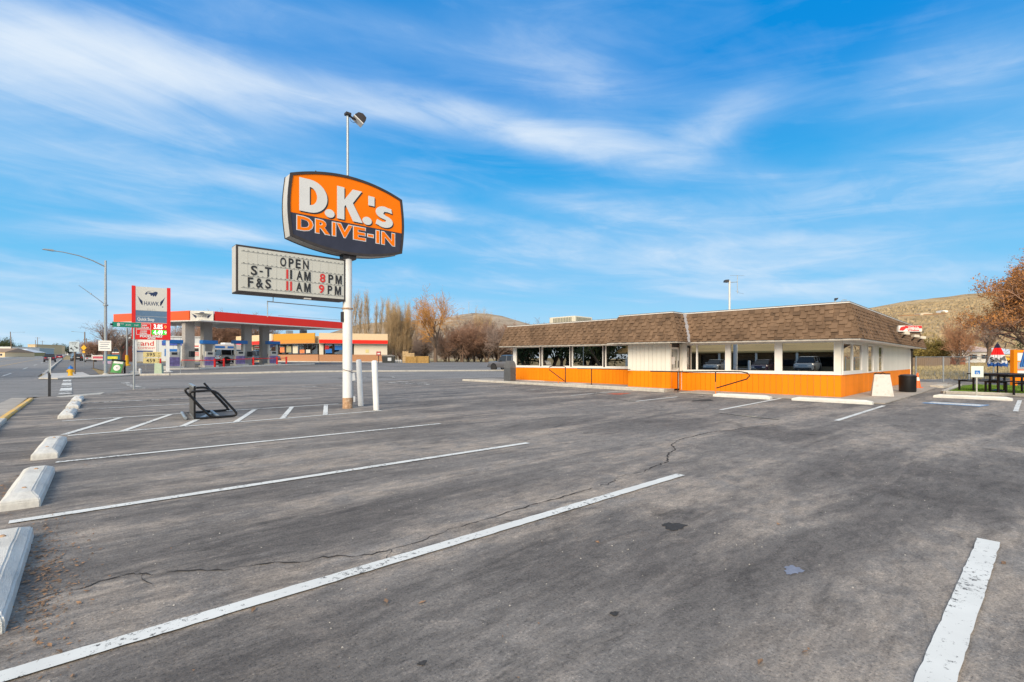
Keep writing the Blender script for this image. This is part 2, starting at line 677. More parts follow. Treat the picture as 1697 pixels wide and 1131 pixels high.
def brick_mat(name, c1, c2, mortar, scale):
    m = bpy.data.materials.new(name)
    m.use_nodes = True
    t = m.node_tree
    b = t.nodes['Principled BSDF']
    b.inputs['Roughness'].default_value = 0.85
    tcn = t.nodes.new('ShaderNodeTexCoord')
    mp = t.nodes.new('ShaderNodeMapping')
    mp.inputs['Rotation'].default_value = (R(90), 0, 0)
    t.links.new(tcn.outputs['Object'], mp.inputs[0])
    br = t.nodes.new('ShaderNodeTexBrick')
    br.inputs['Color1'].default_value = (*c1, 1)
    br.inputs['Color2'].default_value = (*c2, 1)
    br.inputs['Mortar'].default_value = (*mortar, 1)
    br.inputs['Scale'].default_value = scale
    t.links.new(mp.outputs[0], br.inputs['Vector'])
    t.links.new(br.outputs[0], b.inputs['Base Color'])
    MATS[name] = m
    return m


ASPHALT = asphalt('worn_asphalt', (0.114, 0.104, 0.097), (0.196, 0.183, 0.170), (0.36, 0.305, 0.25), 0.64, 0.0, 3.0, 1.15)
STREET = asphalt('street_asphalt', (0.15, 0.145, 0.14), (0.21, 0.205, 0.20), (0.28, 0.26, 0.23), 0.3, R(-12), 8.0, 0.6)
ROADM = asphalt('road_asphalt', (0.17, 0.168, 0.165), (0.225, 0.222, 0.22), (0.28, 0.27, 0.25), 0.25, R(90), 5.0, 0.6)
FORE = asphalt('forecourt_asphalt', (0.13, 0.128, 0.126), (0.18, 0.177, 0.174), (0.24, 0.22, 0.2), 0.3, R(-15), 13.0, 0.6)
PAINT = paint_mat('white_line_paint', (0.70, 0.71, 0.68), 0.195, 30.0)
PAINT_OLD = paint_mat('old_white_paint', (0.62, 0.61, 0.57), 0.30, 7.0, (0.10, 0.096, 0.092))
PAINT_FAINT = paint_mat('faded_cream_paint', (0.55, 0.50, 0.36), 0.34, 7.0, (0.12, 0.115, 0.11))
PAINT_YEL = paint_mat('yellow_kerb_paint', (0.78, 0.47, 0.10), 0.23, 8.0, (0.4, 0.38, 0.34))
PAINT_BLUE = paint_mat('blue_line_paint', (0.16, 0.38, 0.70), 0.14)
CONC = mat('concrete', (0.50, 0.475, 0.42), 0.88, var=0.16, scale=5, bump=0.5, bscale=90, dirt=(0.24, 0.21, 0.17), dirt_amt=0.5, dirt_scale=2.2)
CONC_STOP = mat('wheel_stop_concrete', (0.72, 0.71, 0.66), 0.9, var=0.12, scale=9, bump=0.7, bscale=90, dirt=(0.13, 0.12, 0.11), dirt_amt=0.5, dirt_scale=2.2, stretch=(2.6, 1, 1.6))
CONC_WALK = mat('walk_concrete', (0.36, 0.33, 0.29), 0.9, var=0.2, scale=2, bump=0.4, bscale=70, dirt=(0.16, 0.15, 0.14), dirt_amt=0.5, dirt_scale=1.2)
PAVE = mat('pale_pavement', (0.52, 0.51, 0.48), 0.9, var=0.12, scale=2, bump=0.3, bscale=50)
WHITE = mat('white_paint', (0.78, 0.77, 0.73), 0.55, var=0.05, scale=3, dirt=(0.45, 0.41, 0.34), dirt_amt=0.22, dirt_scale=3)
WHITE_PIPE = mat('white_pipe_paint', (0.74, 0.75, 0.74), 0.5, var=0.06, scale=5, bump=0.15, bscale=30, dirt=(0.42, 0.32, 0.22), dirt_amt=0.5, dirt_scale=4, stretch=(1, 1, .3))
RUST = mat('rusty_steel', (0.42, 0.26, 0.15), 0.9, var=0.35, scale=14, bump=0.8, bscale=35, dirt=(0.72, 0.62, 0.48), dirt_amt=0.9, dirt_scale=9)
ORANGE = mat('orange_siding_paint', (0.88, 0.245, 0.003), 0.6, var=0.06, scale=2, objvar=0.06, dirt=(0.46, 0.13, 0.02), dirt_amt=0.45, dirt_scale=3, spec=0.2, stretch=(1, 1, .5))
CREAM = mat('cream_siding_paint', (0.74, 0.72, 0.64), 0.65, var=0.05, scale=2, objvar=0.03, dirt=(0.5, 0.46, 0.36), dirt_amt=0.22, dirt_scale=3, spec=0.25)
SIGN_ORANGE = mat('sign_orange_face', (0.92, 0.20, 0.002), 0.5, var=0.05, scale=1.5, spec=0.12)
SIGN_SLATE = mat('sign_slate_face', (0.034, 0.038, 0.062), 0.3, var=0.15, scale=2, dirt=(0.08, 0.08, 0.11), dirt_amt=0.4, dirt_scale=1.5, spec=.25)
SIGN_WHITE = mat('sign_letter_white', (0.66, 0.67, 0.66), 0.4, var=0.03, scale=3)
LETTER_SHADOW = mat('letter_drop_shadow_vinyl', (0.03, 0.028, 0.03), 0.5, var=0.05)
CAB_GREY = mat('sign_cabinet_metal', (0.62, 0.60, 0.55), 0.5, 0.2, var=0.1, scale=4, dirt=(0.3, 0.25, 0.2), dirt_amt=0.35, dirt_scale=4)
BRONZE = mat('dark_bronze_trim', (0.055, 0.045, 0.042), 0.45, 0.4, var=0.2)
READER = mat('reader_board_panel', (0.56, 0.56, 0.50), 0.4, var=0.06, scale=2, dirt=(0.42, 0.41, 0.36), dirt_amt=0.4, dirt_scale=2)
LET_BLACK = mat('black_letter_plastic', (0.018, 0.018, 0.02), 0.4)
LET_RED = mat('red_letter_plastic', (0.62, 0.03, 0.025), 0.4)
BLACK = mat('black_metal', (0.012, 0.012, 0.013), 0.38, 0.3, var=0.2)
DARK = mat('dark_grey_plastic', (0.035, 0.036, 0.04), 0.5, var=0.25)
STEEL = mat('galvanised_steel', (0.36, 0.40, 0.42), 0.45, 0.55, var=0.12)
GREYPLATE = mat('grey_rack_steel', (0.17, 0.165, 0.155), 0.5, 0.5, var=0.2)
RED = mat('red_paint', (0.72, 0.012, 0.010), 0.45, var=0.05)
FASCIA_ORANGE = mat('orange_canopy_band', (0.88, 0.10, 0.004), 0.35, var=0.04, scale=1)
FASCIA_RED = mat('red_canopy_band', (0.84, 0.018, 0.003), 0.35, var=0.04, scale=1)
NAVY = mat('navy_print', (0.015, 0.035, 0.10), 0.45)
BLUEGREY = mat('blue_grey_face', (0.10, 0.18, 0.29), 0.4, var=0.08)
GREEN_LED = mat('green_price_panel', (0.02, 0.50, 0.03), 0.4, emit=0.6)
LED_W = mat('lit_price_digits', (0.95, 0.92, 0.85), 0.4, emit=0.6)
LED_O = mat('lit_orange_digits', (1.0, 0.42, 0.10), 0.4, emit=0.7)
YELLOW = mat('yellow_paint', (0.82, 0.45, 0.015), 0.5, var=0.1)
PALEYEL = mat('pale_yellow_plate', (0.66, 0.56, 0.25), 0.5, var=0.1)
BLUE = mat('blue_paint', (0.02, 0.16, 0.50), 0.45, var=0.1)
GREEN = mat('green_sign_face', (0.006, 0.22, 0.14), 0.4)
AGREEN = mat('green_poster', (0.01, 0.26, 0.035), 0.5, var=0.2)
PALEGREEN = mat('pale_green_cabinet', (0.42, 0.52, 0.38), 0.6, var=0.1)
BEIGE = mat('beige_stucco', (0.58, 0.47, 0.29), 0.8, var=0.06)
COLBEIGE = mat('column_paint', (0.40, 0.38, 0.355), 0.7, var=0.08)
MUSTARD = mat('mustard_boards', (0.58, 0.29, 0.03), 0.7, var=0.15, stretch=(1, 1, 12))
SOFFIT = mat('canopy_soffit', (0.66, 0.65, 0.62), 0.6, var=0.05)
METALW = mat('white_metal_siding', (0.62, 0.66, 0.68), 0.5, var=0.05, stretch=(8, 8, 0.5))
WOOD = mat('weathered_wood', (0.20, 0.145, 0.10), 0.9, var=0.3, stretch=(8, 8, 1))
WOODPALE = mat('pale_pallet_wood', (0.50, 0.36, 0.19), 0.9, var=0.3)
TAN = mat('tan_stucco', (0.70, 0.54, 0.34), 0.85, var=0.08)
BRICK = brick_mat('brown_brick', (0.46, 0.22, 0.10), (0.38, 0.17, 0.075), (0.45, 0.31, 0.2), 4.0)
REDBRICK = brick_mat('red_brick', (0.34, 0.08, 0.045), (0.28, 0.06, 0.035), (0.3, 0.2, 0.16), 4.0)
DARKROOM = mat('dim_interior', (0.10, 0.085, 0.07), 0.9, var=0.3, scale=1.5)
GREENROOM = mat('green_interior_wall', (0.16, 0.30, 0.12), 0.9, var=0.1, scale=1.5)
OLIVEROOM = mat('olive_interior_wall', (0.36, 0.33, 0.20), 0.9, var=0.1, scale=1.5)
REDSEAT = mat('dark_red_vinyl', (0.22, 0.02, 0.02), 0.5)
GLASS = glass_mat('diner_window_glass', (0.42, 0.42, 0.37), 0.52)
GLASS_FAR = glass_mat('shop_window_glass', (0.5, 0.5, 0.48), 0.2)
CARGLASS = mat('dark_car_glass', (0.012, 0.014, 0.017), 0.08, spec=0.8)
TYRE = mat('tyre_rubber', (0.02, 0.02, 0.021), 0.85)
RIM = mat('wheel_rim_alloy', (0.45, 0.45, 0.46), 0.35, 0.8)
LAMPRED = mat('tail_lamp_red', (0.5, 0.02, 0.015), 0.25)
LAMPW = mat('headlamp_clear', (0.7, 0.7, 0.68), 0.15)
BARK = mat('brown_bark', (0.15, 0.105, 0.075), 0.95, var=0.3, scale=6, stretch=(3, 3, 0.6))
BARK_PALE = mat('pale_poplar_bark', (0.42, 0.33, 0.22), 0.95, var=0.25, scale=4)
TWIG_BROWN = mat('brown_twigs', (0.36, 0.215, 0.145), 0.95, var=0.35, scale=0.9)
TWIG_GREY = mat('grey_brown_twigs', (0.30, 0.225, 0.185), 0.95, var=0.35, scale=0.9)
TWIG_TAN = mat('tan_poplar_twigs', (0.50, 0.36, 0.20), 0.95, var=0.3, scale=0.6)
TWIG_ORANGE = mat('orange_twigs', (0.56, 0.29, 0.09), 0.95, var=0.35, scale=0.7)
TWIG_RUST = mat('rusty_twigs', (0.42, 0.22, 0.12), 0.95, var=0.35, scale=0.7)
LEAF_RUST = mat('dead_rust_leaves', (0.40, 0.18, 0.055), 0.9, var=0.4, scale=1.6)
LEAF_GREEN = mat('evergreen_foliage', (0.065, 0.085, 0.03), 0.9, var=0.5, scale=1.5)
LEAF_OLIVE = mat('yellow_green_foliage', (0.24, 0.18, 0.045), 0.9, var=0.45, scale=0.8)
LEAF_DARK = mat('dark_conifer_foliage', (0.035, 0.04, 0.032), 0.9, var=0.4, scale=1.2)
GRASS = mat('green_lawn_grass', (0.12, 0.22, 0.02), 0.9, var=0.35, scale=3)
LAWN = mat('lawn_soil', (0.10, 0.155, 0.02), 0.95, var=0.3, scale=4)
DRYGRASS = mat('dry_grass', (0.44, 0.35, 0.18), 0.95, var=0.35, scale=0.6)

# ------------------------------------------------------------------ the setting
def earth_mat(name, c1, c2, c3, s1, s2, bump=0.5):
    m = bpy.data.materials.new(name)
    m.use_nodes = True
    t = m.node_tree
    b = t.nodes['Principled BSDF']
    b.inputs['Roughness'].default_value = 0.95
    b.inputs['Specular IOR Level'].default_value = 0.1
    g = t.nodes.new('ShaderNodeNewGeometry')
    n = []
    for sc, de in ((s1, 8), (s2, 8), (s2 * 7, 5)):
        x = t.nodes.new('ShaderNodeTexNoise')
        x.inputs['Scale'].default_value = sc
        x.inputs['Detail'].default_value = de
        x.inputs['Roughness'].default_value = 0.65
        x.inputs['Distortion'].default_value = 0.5
        t.links.new(g.outputs['Position'], x.inputs['Vector'])
        r = t.nodes.new('ShaderNodeMapRange')
        r.inputs['From Min'].default_value = 0.36
        r.inputs['From Max'].default_value = 0.64
        t.links.new(x.outputs[0], r.inputs[0])
        n.append(r.outputs[0])
    a = t.nodes.new('ShaderNodeMix')
    a.data_type = 'RGBA'
    t.links.new(n[0], a.inputs[0])
    a.inputs[6].default_value = (*c1, 1)
    a.inputs[7].default_value = (*c2, 1)
    d = t.nodes.new('ShaderNodeMix')
    d.data_type = 'RGBA'
    pw = t.nodes.new('ShaderNodeMath')
    pw.operation = 'POWER'
    t.links.new(n[1], pw.inputs[0])
    pw.inputs[1].default_value = 2.2
    t.links.new(pw.outputs[0], d.inputs[0])
    t.links.new(a.outputs[2], d.inputs[6])
    d.inputs[7].default_value = (*c3, 1)
    t.links.new(d.outputs[2], b.inputs['Base Color'])
    bp = t.nodes.new('ShaderNodeBump')
    bp.inputs['Strength'].default_value = bump
    bp.inputs['Distance'].default_value = 0.3 / max(s2, 0.05) * 0.1
    t.links.new(n[2], bp.inputs['Height'])
    t.links.new(bp.outputs[0], b.inputs['Normal'])
    return m


EARTH = earth_mat('dry_earth', (0.30, 0.215, 0.12), (0.42, 0.335, 0.18), (0.24, 0.20, 0.10), 0.06, 0.5)
HILLM = earth_mat('dry_hillside', (0.42, 0.29, 0.155), (0.60, 0.45, 0.25), (0.22, 0.15, 0.08), 0.012, 0.05, 0.9)
HILLFAR = earth_mat('far_hillside', (0.32, 0.24, 0.155), (0.42, 0.35, 0.27), (0.21, 0.16, 0.11), 0.004, 0.014, 0.5)


def spread(lo, hi, c0, c1, step):
    a, x = [], c0
    while x > lo:
        a.append(x)
        x -= step if x > c0 else max(step, (c0 - x) * 0.35 + step)
    a.append(lo)
    a = a[::-1]
    x = c0 + step
    while x < c1:
        a.append(x)
        x += step
    while x < hi:
        a.append(x)
        x += max(step, (x - c1) * 0.3 + step)
    a.append(hi)
    return a


xs, ys = spread(-900, 2600, -30, 120, 4), spread(-500, 2600, -30, 130, 4)
mb = MB()
mb.v = [(x, y, hgt(x, y) - 0.07) for y in ys for x in xs]
nx = len(xs)
mb.f = [(j * nx + i, j * nx + i + 1, (j + 1) * nx + i + 1, (j + 1) * nx + i) for j in range(len(ys) - 1) for i in range(nx - 1)]
mb.m = [0] * len(mb.f)
tag(mb.build('ground', EARTH, smooth=60), kind='structure')


def drape(name, poly, m, dz, step=3.0, parent=None, kind='structure', thick=0.0):
    """A sheet with the outline poly (x, y) laid over the ground, dz above it."""
    bm = bmesh.new()
    bm.faces.new([bm.verts.new((x, y, 0)) for x, y in poly])
    if step:
        x0, x1 = min(p[0] for p in poly), max(p[0] for p in poly)
        y0, y1 = min(p[1] for p in poly), max(p[1] for p in poly)
        x = math.floor(x0 / step) * step + step
        while x < x1:
            bmesh.ops.bisect_plane(bm, geom=bm.verts[:] + bm.edges[:] + bm.faces[:], plane_co=(x, 0, 0), plane_no=(1, 0, 0))
            x += step
        y = math.floor(y0 / step) * step + step
        while y < y1:
            bmesh.ops.bisect_plane(bm, geom=bm.verts[:] + bm.edges[:] + bm.faces[:], plane_co=(0, y, 0), plane_no=(0, 1, 0))
            y += step
    for v in bm.verts:
        v.co.z = hgt(v.co.x, v.co.y) + dz
    for f in bm.faces:
        if f.normal.z < 0:
            f.normal_flip()
    bm.normal_update()
    if thick:
        r = bmesh.ops.extrude_face_region(bm, geom=bm.faces[:])
        for e in r['geom']:
            if isinstance(e, bmesh.types.BMVert):
                e.co.z += thick
        bmesh.ops.recalc_face_normals(bm, faces=bm.faces)
    me = bpy.data.meshes.new(name)
    bm.to_mesh(me)
    bm.free()
    me.materials.append(m)
    o = bpy.data.objects.new(name, me)
    COL.objects.link(o)
    if parent is not None:
        o.parent = parent
    if kind:
        o['kind'] = kind
    return o


# main road, climbing away to the left, and the side street crossing in front of the filling station
road = drape('road', [(-17.6, -120), (-1.25, -120), (-1.25, 24.2), (-0.4, 25.3), (-0.4, 48), (-1.9, 55), (-1.9, 900), (-17.6, 900)], ROADM, -0.012, 8.0)


def curb_y(x):
    """Far kerb of the side street, a little askew to the lot."""
    return 42.9 + 0.17 * (35.7 - x)


street = drape('side_street', [(-0.9, 24.4), (1.1, 25.4), (2.2, 28.0), (60, 20.5), (60, curb_y(60)), (35.7, 42.9), (21.5, curb_y(21.5)), (9, curb_y(9)), (4.2, 48.6), (-0.9, 48.8)], STREET, -0.006, 3.0)
lot = drape('parking_lot', [(-1.0, -40), (60, -40), (60, 21.5), (36, 24.6), (8, 28.0), (2.2, 28.2), (1.1, 25.4), (-0.75, 24.3), (-1.0, 23.4)], ASPHALT, 0.0, 2.0)
forecourt = drape('forecourt', [(3.0, 50.4), (9, curb_y(9) + 0.2), (21.5, curb_y(21.5) + 0.2), (35.7, 43.2), (64, curb_y(64) + 0.2), (64, 84), (46, 92), (8, 96), (2.0, 80)], FORE, -0.004, 3.0)
far_verge = drape('roadside_lot', [(-1.6, 56), (1.9, 56), (2.0, 80), (8, 96), (8, 200), (-1.6, 200)], FORE, -0.020, 4.0)
west_lot = drape('roadside_pavement', [(-21.5, -120), (-17.6, -120), (-17.6, 800), (-21.5, 800)], PAVE, 0.02, 8.0)


def kerb(name, path, w, h, m, parent=None, seg=2.6, gap=0.012, low=-0.08, kind='structure', rnd=True):
    """Concrete kerb laid in lengths with open joints along a ground path."""
    mbk = MB()
    for (ax, ay), (bx, by) in zip(path[:-1], path[1:]):
        L = math.hypot(bx - ax, by - ay)
        n = max(1, round(L / seg))
        dx, dy = (bx - ax) / L, (by - ay) / L
        px, py = -dy * w / 2, dx * w / 2
        for k in range(n):
            s0, s1 = L * k / n + gap / 2, L * (k + 1) / n - gap / 2
            c = []
            for zz, ins in ((low, 0), (h - 0.025, 0), (h, 0.022)):
                for s, sg in ((s0, 1), (s1, 1), (s1, -1), (s0, -1)):
                    q = 1 - ins * 2 / w
                    x, y = ax + dx * s + px * sg * q, ay + dy * s + py * sg * q
                    c.append((x, y, hgt(x, y) + zz))
            mbk.add(c, [(3, 2, 1, 0), (8, 9, 10, 11)] + [(a + b, a + (b + 1) % 4, a + 4 + (b + 1) % 4, a + 4 + b) for a in (0, 4) for b in range(4)])
    o = mbk.build(name, m, parent)
    if kind:
        o['kind'] = kind
    return o


kerb('kerb', [(4.2, 48.7), (6.0, 47.6), (9, curb_y(9)), (21.5, curb_y(21.5)), (35.7, 42.9), (39.5, 42.5)], 0.28, 0.13, CONC)
kerb('kerb', [(-1.62, 58), (-1.75, 120), (-1.75, 220)], 0.22, 0.14, CONC)
kerb('kerb', [(-17.7, 60), (-17.7, 420)], 0.22, 0.14, CONC)
kerb('kerb', [(-1.15, 9.0), (-1.12, 15.0)], 0.26, 0.08, CONC)
kerb('yellow_kerb', [(-1.10, 15.1), (-0.95, 22.9)], 0.13, 0.06, PAINT_YEL)
drape('gutter', [(-1.95, 8.0), (-1.26, 8.0), (-1.08, 24.0), (-1.5, 24.4)], CONC_WALK, 0.002, 3.0)
corner = [(-1.6, 47.6), (-0.6, 46.2), (3.9, 48.9), (4.4, 49.4), (3.4, 50.6), (1.2, 51.6), (0.9, 60), (-1.5, 60)]
drape('corner_pavement', corner, PAVE, 0.02, 3.0, thick=0.09)
apron = drape('concrete_apron', [gp(93, 657.5), gp(174, 650.5), gp(166, 654.2), gp(100, 659.2)], CONC, 0.006, 0)

# painted lines, each its own strip on the asphalt it belongs to
def strip(name, pts, w, m, parent, dz=0.009):
    """A painted strip of width w along ground points."""
    mbs = MB()
    P = [Vector((x, y, 0)) for x, y in pts]
    out = []
    for i, p in enumerate(P):
        d = (P[min(i + 1, len(P) - 1)] - P[max(i - 1, 0)]).normalized()
        s = Vector((-d.y, d.x, 0)) * (w / 2)
        out += [p - s, p + s]
    dense = []
    rj = random.Random(int(abs(pts[0][1]) * 100))
    near = min(p.length for p in P) < 18
    for i in range(len(P) - 1):
        d = (P[i + 1] - P[i]).normalized()
        sd = Vector((-d.y, d.x, 0))
        n = max(1, int((P[i + 1] - P[i]).length / (0.07 if near else 1.0)))
        for k in range(n + (1 if i == len(P) - 2 else 0)):
            t = k / n
            j0, j1 = (sd * rj.gauss(0, .0022), sd * rj.gauss(0, .0022)) if near else (sd * 0, sd * 0)
            dense.append((out[2 * i].lerp(out[2 * i + 2], t) + j0, out[2 * i + 1].lerp(out[2 * i + 3], t) + j1))
    vs = [(q.x, q.y, hgt(q.x, q.y) + dz) for pr in dense for q in pr]
    mbs.add(vs, [(2 * k, 2 * k + 2, 2 * k + 3, 2 * k + 1) for k in range(len(dense) - 1)])
    return mbs.build(name, m, parent)


for a, b in (((-2.2, 2.90), (5.16, 2.87)), ((-0.36, 5.62), (5.36, 5.58)), ((-0.13, 8.54), (5.66, 8.49)), ((-0.02, 11.42), (6.02, 11.72)), ((-0.12, 14.27), (5.98, 14.40))):
    strip('parking_line', [a, b], 0.105, PAINT, lot)
strip('parking_line', [(0.18, 17.32), (6.25, 17.36)], 0.10, PAINT, lot)
strip('parking_line', [(0.26, 19.86), (2.9, 20.0)], 0.28, PAINT_OLD, lot)
strip('parking_line', [(2.92, 20.0), (6.6, 20.0)], 0.12, PAINT_OLD, lot)
strip('parking_line', [gp(137, 655), gp(447, 648)], 0.11, PAINT_OLD, lot)
strip('gutter_line', [gp(262, 644), gp(420, 641)], 0.2, PAINT_OLD, lot)
strip('gutter_line', [gp(540, 640.3), gp(606, 638.8)], 0.2, PAINT_OLD, lot)
for a, b in (((-0.07, 11.62), (0.86, 14.22)), ((0.73, 11.50), (1.80, 14.25)), ((1.63, 11.50), (2.72, 14.26)), ((2.60, 11.58), (3.67, 14.28)), ((3.55, 11.64), (4.62, 14.32)), ((4.53, 11.68), (5.58, 14.34))):
    strip('hatch_line', [a, b], 0.11, PAINT, lot)
strip('parking_line', [(1.6, 0.33), (4.92, 0.335)], 0.118, PAINT, lot)
for (u0, v0, u1, v1), m in (((820, 641.9, 912, 636.6), PAINT_OLD), ((862.5, 648, 986, 639.2), PAINT_OLD), ((946.5, 656, 1062, 646.3), PAINT), ((1054, 665.8, 1122, 658.4), PAINT), ((1194, 680, 1299, 660), PAINT),
                            ((1386, 698, 1465, 673), PAINT), ((1008, 661, 1056, 666.2), PAINT_FAINT), ((1190, 685, 1291, 696), PAINT_FAINT), ((1683, 682.5, 1690, 664), PAINT), ((1158, 657.5, 1172, 655), PAINT_OLD)):
    strip('parking_line', [gp(u0, v0), gp(u1, v1)], 0.10, m, lot)
hx0, hy0 = gp(1536, 667.6)
hx1, hy1 = gp(1633, 673.2)
strip('accessible_bay_line', [(hx0, hy0), (hx1, hy1)], 0.90, PAINT_BLUE, lot)
strip('accessible_bay_line', [(hx0 + .02, hy0 - .06), (hx1 - .02, hy1 + .05)], 0.62, PAINT, lot, 0.013)
# crossing and lane lines on the streets
for k in range(6):
    y0 = 25.3 + k * 3.3
    strip('crossing_line', [(-0.12, y0), (-0.10, y0 + 2.9)], 0.40, PAINT if k % 2 else PAINT_OLD, street)
strip('crossing_line', [(2.45, 28.6), (2.42, 37.4)], 0.42, PAINT_OLD, street)
for u0, v0, u1, v1, w in ((640, 634.5, 716, 638, .3), (655, 627, 649, 625, .25), (560, 627.5, 650, 625.2, .35), (498, 640.7, 524, 641.4, .22), (660, 633, 708, 635.5, .2)):
    strip('street_line', [gp(u0, v0), gp(u1, v1)], w, PAINT_OLD, street)
for y0 in range(34, 420, 24):
    strip('lane_line', [(-4.0, y0 + 22), (-4.0, y0 + 31)], 0.13, PAINT, road)
strip('lane_line', [(-7.2, -40), (-7.2, 46)], 0.12, PAINT_YEL, road)
strip('lane_line', [(-7.2, 60), (-7.2, 300)], 0.12, PAINT_YEL, road)
strip('lane_line', [(-11.2, -40), (-11.2, 300)], 0.12, PAINT_YEL, road)
strip('lane_line', [(-14.6, 40), (-14.6, 300)], 0.14, PAINT, road)
strip('lane_line', [(-1.9, 62), (-1.9, 200)], 0.12, PAINT_OLD, road)
strip('stop_line', [(-7.0, 56.2), (-2.1, 56.2)], 0.5, PAINT_OLD, road)
strip('crossing_line', [(-17.0, 51.0), (-2.0, 51.0)], 0.3, PAINT_OLD, road)

# the long crack across the lot and its branches; width varies, edges broken
CRACK = mat('crack_dark_gap', (0.030, 0.026, 0.024), 0.95, var=0.3, scale=20)  # near-black colour of the open cracks


def crack(pts, w, m=None):
    P = [Vector((*gp(u, v), 0)) for u, v in pts]
    line = []
    rr = random.Random(len(pts))
    for a, b in zip(P[:-1], P[1:]):
        n = max(2, int((b - a).length / 0.045))
        d = (b - a).normalized()
        s = Vector((-d.y, d.x, 0))
        for k in range(n):
            line.append((a.lerp(b, k / n) + s * (rr.gauss(0, 0.010) + .022 * math.sin(len(line) * .31) * math.sin(len(line) * .083)), s, w * rr.uniform(0.15, 1.2) * (.55 + .45 * math.sin(len(line) * .057) ** 2)))
    vs = []
    for p, s, ww in line:
        for sg in (-1, 1):
            q = p + s * sg * ww / 2
            vs.append((q.x, q.y, hgt(q.x, q.y) + 0.004))
    mbc = MB().add(vs, [(2 * k, 2 * k + 2, 2 * k + 3, 2 * k + 1) for k in range(len(line) - 1)])
    return mbc.build('crack', m or CRACK, lot)


crack([(46, 996), (88, 987), (133, 977), (165, 966), (191, 959), (212, 953), (230, 950), (253, 952), (295, 946), (333, 944), (371, 946), (412, 940), (442, 935.5), (500, 932.6), (535, 923), (592, 922.5),
       (648, 911), (698, 896.7), (747, 879), (811, 859.6), (839, 849), (906, 831), (960, 817), (1002, 803), (1027, 790.6), (1066, 782)], 0.017)
crack([(1066, 782), (1103, 766), (1111, 751), (1119, 744), (1111, 737), (1136, 726), (1175, 717), (1210, 713.4), (1243, 708), (1300, 704)], 0.030)
crack([(1300, 704), (1345, 706), (1420, 716), (1520, 731), (1697, 752)], 0.02)
crack([(0, 738), (40, 734), (90, 729)], 0.02)
for br in ([(230, 950), (236, 962), (252, 975)], [(442, 935), (470, 925), (489, 921)], [(811, 859), (838, 862), (866, 871)], [(1119, 744), (1145, 741), (1170, 744)], [(648, 911), (640, 925), (646, 938)], [(300, 946), (284, 940)], [(1210, 713), (1236, 719), (1262, 722)]):
    crack(br, 0.009)
crack([(660, 672), (760, 676), (880, 690), (1010, 701), (1100, 716)], 0.016)
crack([(780, 660), (900, 667), (1010, 676), (1120, 688)], 0.018)


def blotch(u, v, rx, ry, m, name, seed=1, dz=0.004):
    x, y = gp(u, v)
    rr = random.Random(seed)
    n = 40
    rad = [1 + 0.16 * math.sin(3 * t + seed) + 0.1 * math.sin(7 * t + 2 * seed) + rr.uniform(-.12, .12) for t in [2 * PI * k / n for k in range(n)]]
    vs = [(x, y, hgt(x, y) + dz)]
    for k in range(n):
        t = 2 * PI * k / n
        a, b = rx * rad[k] * math.cos(t), ry * rad[k] * math.sin(t)
        vs.append((x + a, y + b, hgt(x + a, y + b) + dz))
    return MB().add(vs, [(0, 1 + k, 1 + (k + 1) % n) for k in range(n)]).build(name, m, lot)


TAR = mat('fresh_patch_asphalt', (0.035, 0.034, 0.034), 0.9, var=0.3, scale=30, bump=0.6, bscale=80)
OLDBLUE = mat('old_blue_paint_fleck', (0.19, 0.21, 0.27), 0.7, var=0.2, scale=20)
REDOX = mat('red_cover_paint', (0.42, 0.10, 0.05), 0.8, var=0.2, scale=10)
blotch(1117, 873, 0.10, 0.075, TAR, 'asphalt_patch', 3)
blotch(1314, 946, 0.075, 0.045, OLDBLUE, 'paint_fleck', 5)
blotch(1026, 653, 0.5, 0.28, REDOX, 'red_cover', 2)
blotch(1165, 664, 0.55, 0.22, TAR, 'asphalt_patch', 6)
blotch(700, 1100, 0.02, 0.015, TAR, 'asphalt_patch', 7)
blotch(1018, 1018, 0.025, 0.02, TAR, 'asphalt_patch', 8)

# ------------------------------------------------------------------ hills
def hill(name, prof, d0, d1, m, back=1.35, rows=26, rough=0.03, pw=1.5, z0=None, seed=0.0, edge_drop=True):
    """A hill whose skyline follows prof = [(column, row)], rising from d0 to its crest at d1 and falling behind."""
    from mathutils import noise
    us = []
    for (ua, va), (ub, vb) in zip(prof[:-1], prof[1:]):
        n = max(1, int(abs(ub - ua) / 8))
        us += [(ua + (ub - ua) * k / n, va + (vb - va) * k / n) for k in range(n)]
    us.append(prof[-1])
    vs, nrow = [], rows + 6
    for u, v in us:
        x0, y0 = place(u, d0)
        base = hgt(x0, y0) - 0.5 if z0 is None else z0
        zt = EYE + (HY - v) * d1 / F_PX
        for k in range(nrow):
            if k <= rows:
                t = k / rows
                d = d0 + (d1 - d0) * t
                z = base + (zt - base) * (t ** pw)
            else:
                t = (k - rows) / 5
                d = d1 * (1 + (back - 1) * t)
                z = zt * (1 - 0.9 * t * t) + base * 0.9 * t * t
            x, y = place(u, d)
            f = noise.fractal(Vector((x * 6 / d1 + seed, y * 6 / d1, 0.3)), 1.0, 2.1, 5) * rough * (zt - base) * math.sin(min(1.0, k / rows) * PI) * 1.6
            f += noise.fractal(Vector((x * 26 / d1 + seed, y * 26 / d1, 0.3)), 1.0, 2.1, 4) * rough * 0.5 * (zt - base) * (k / rows if k <= rows else 0.6) * 0.6
            vs.append((x, y, z + f))
    n = len(us)
    fs = [(i * nrow + k, i * nrow + k + 1, (i + 1) * nrow + k + 1, (i + 1) * nrow + k) for i in range(n - 1) for k in range(nrow - 1)]
    return tag(MB().add(vs, [f[::-1] for f in fs]).build(name, m, smooth=70), kind='structure')


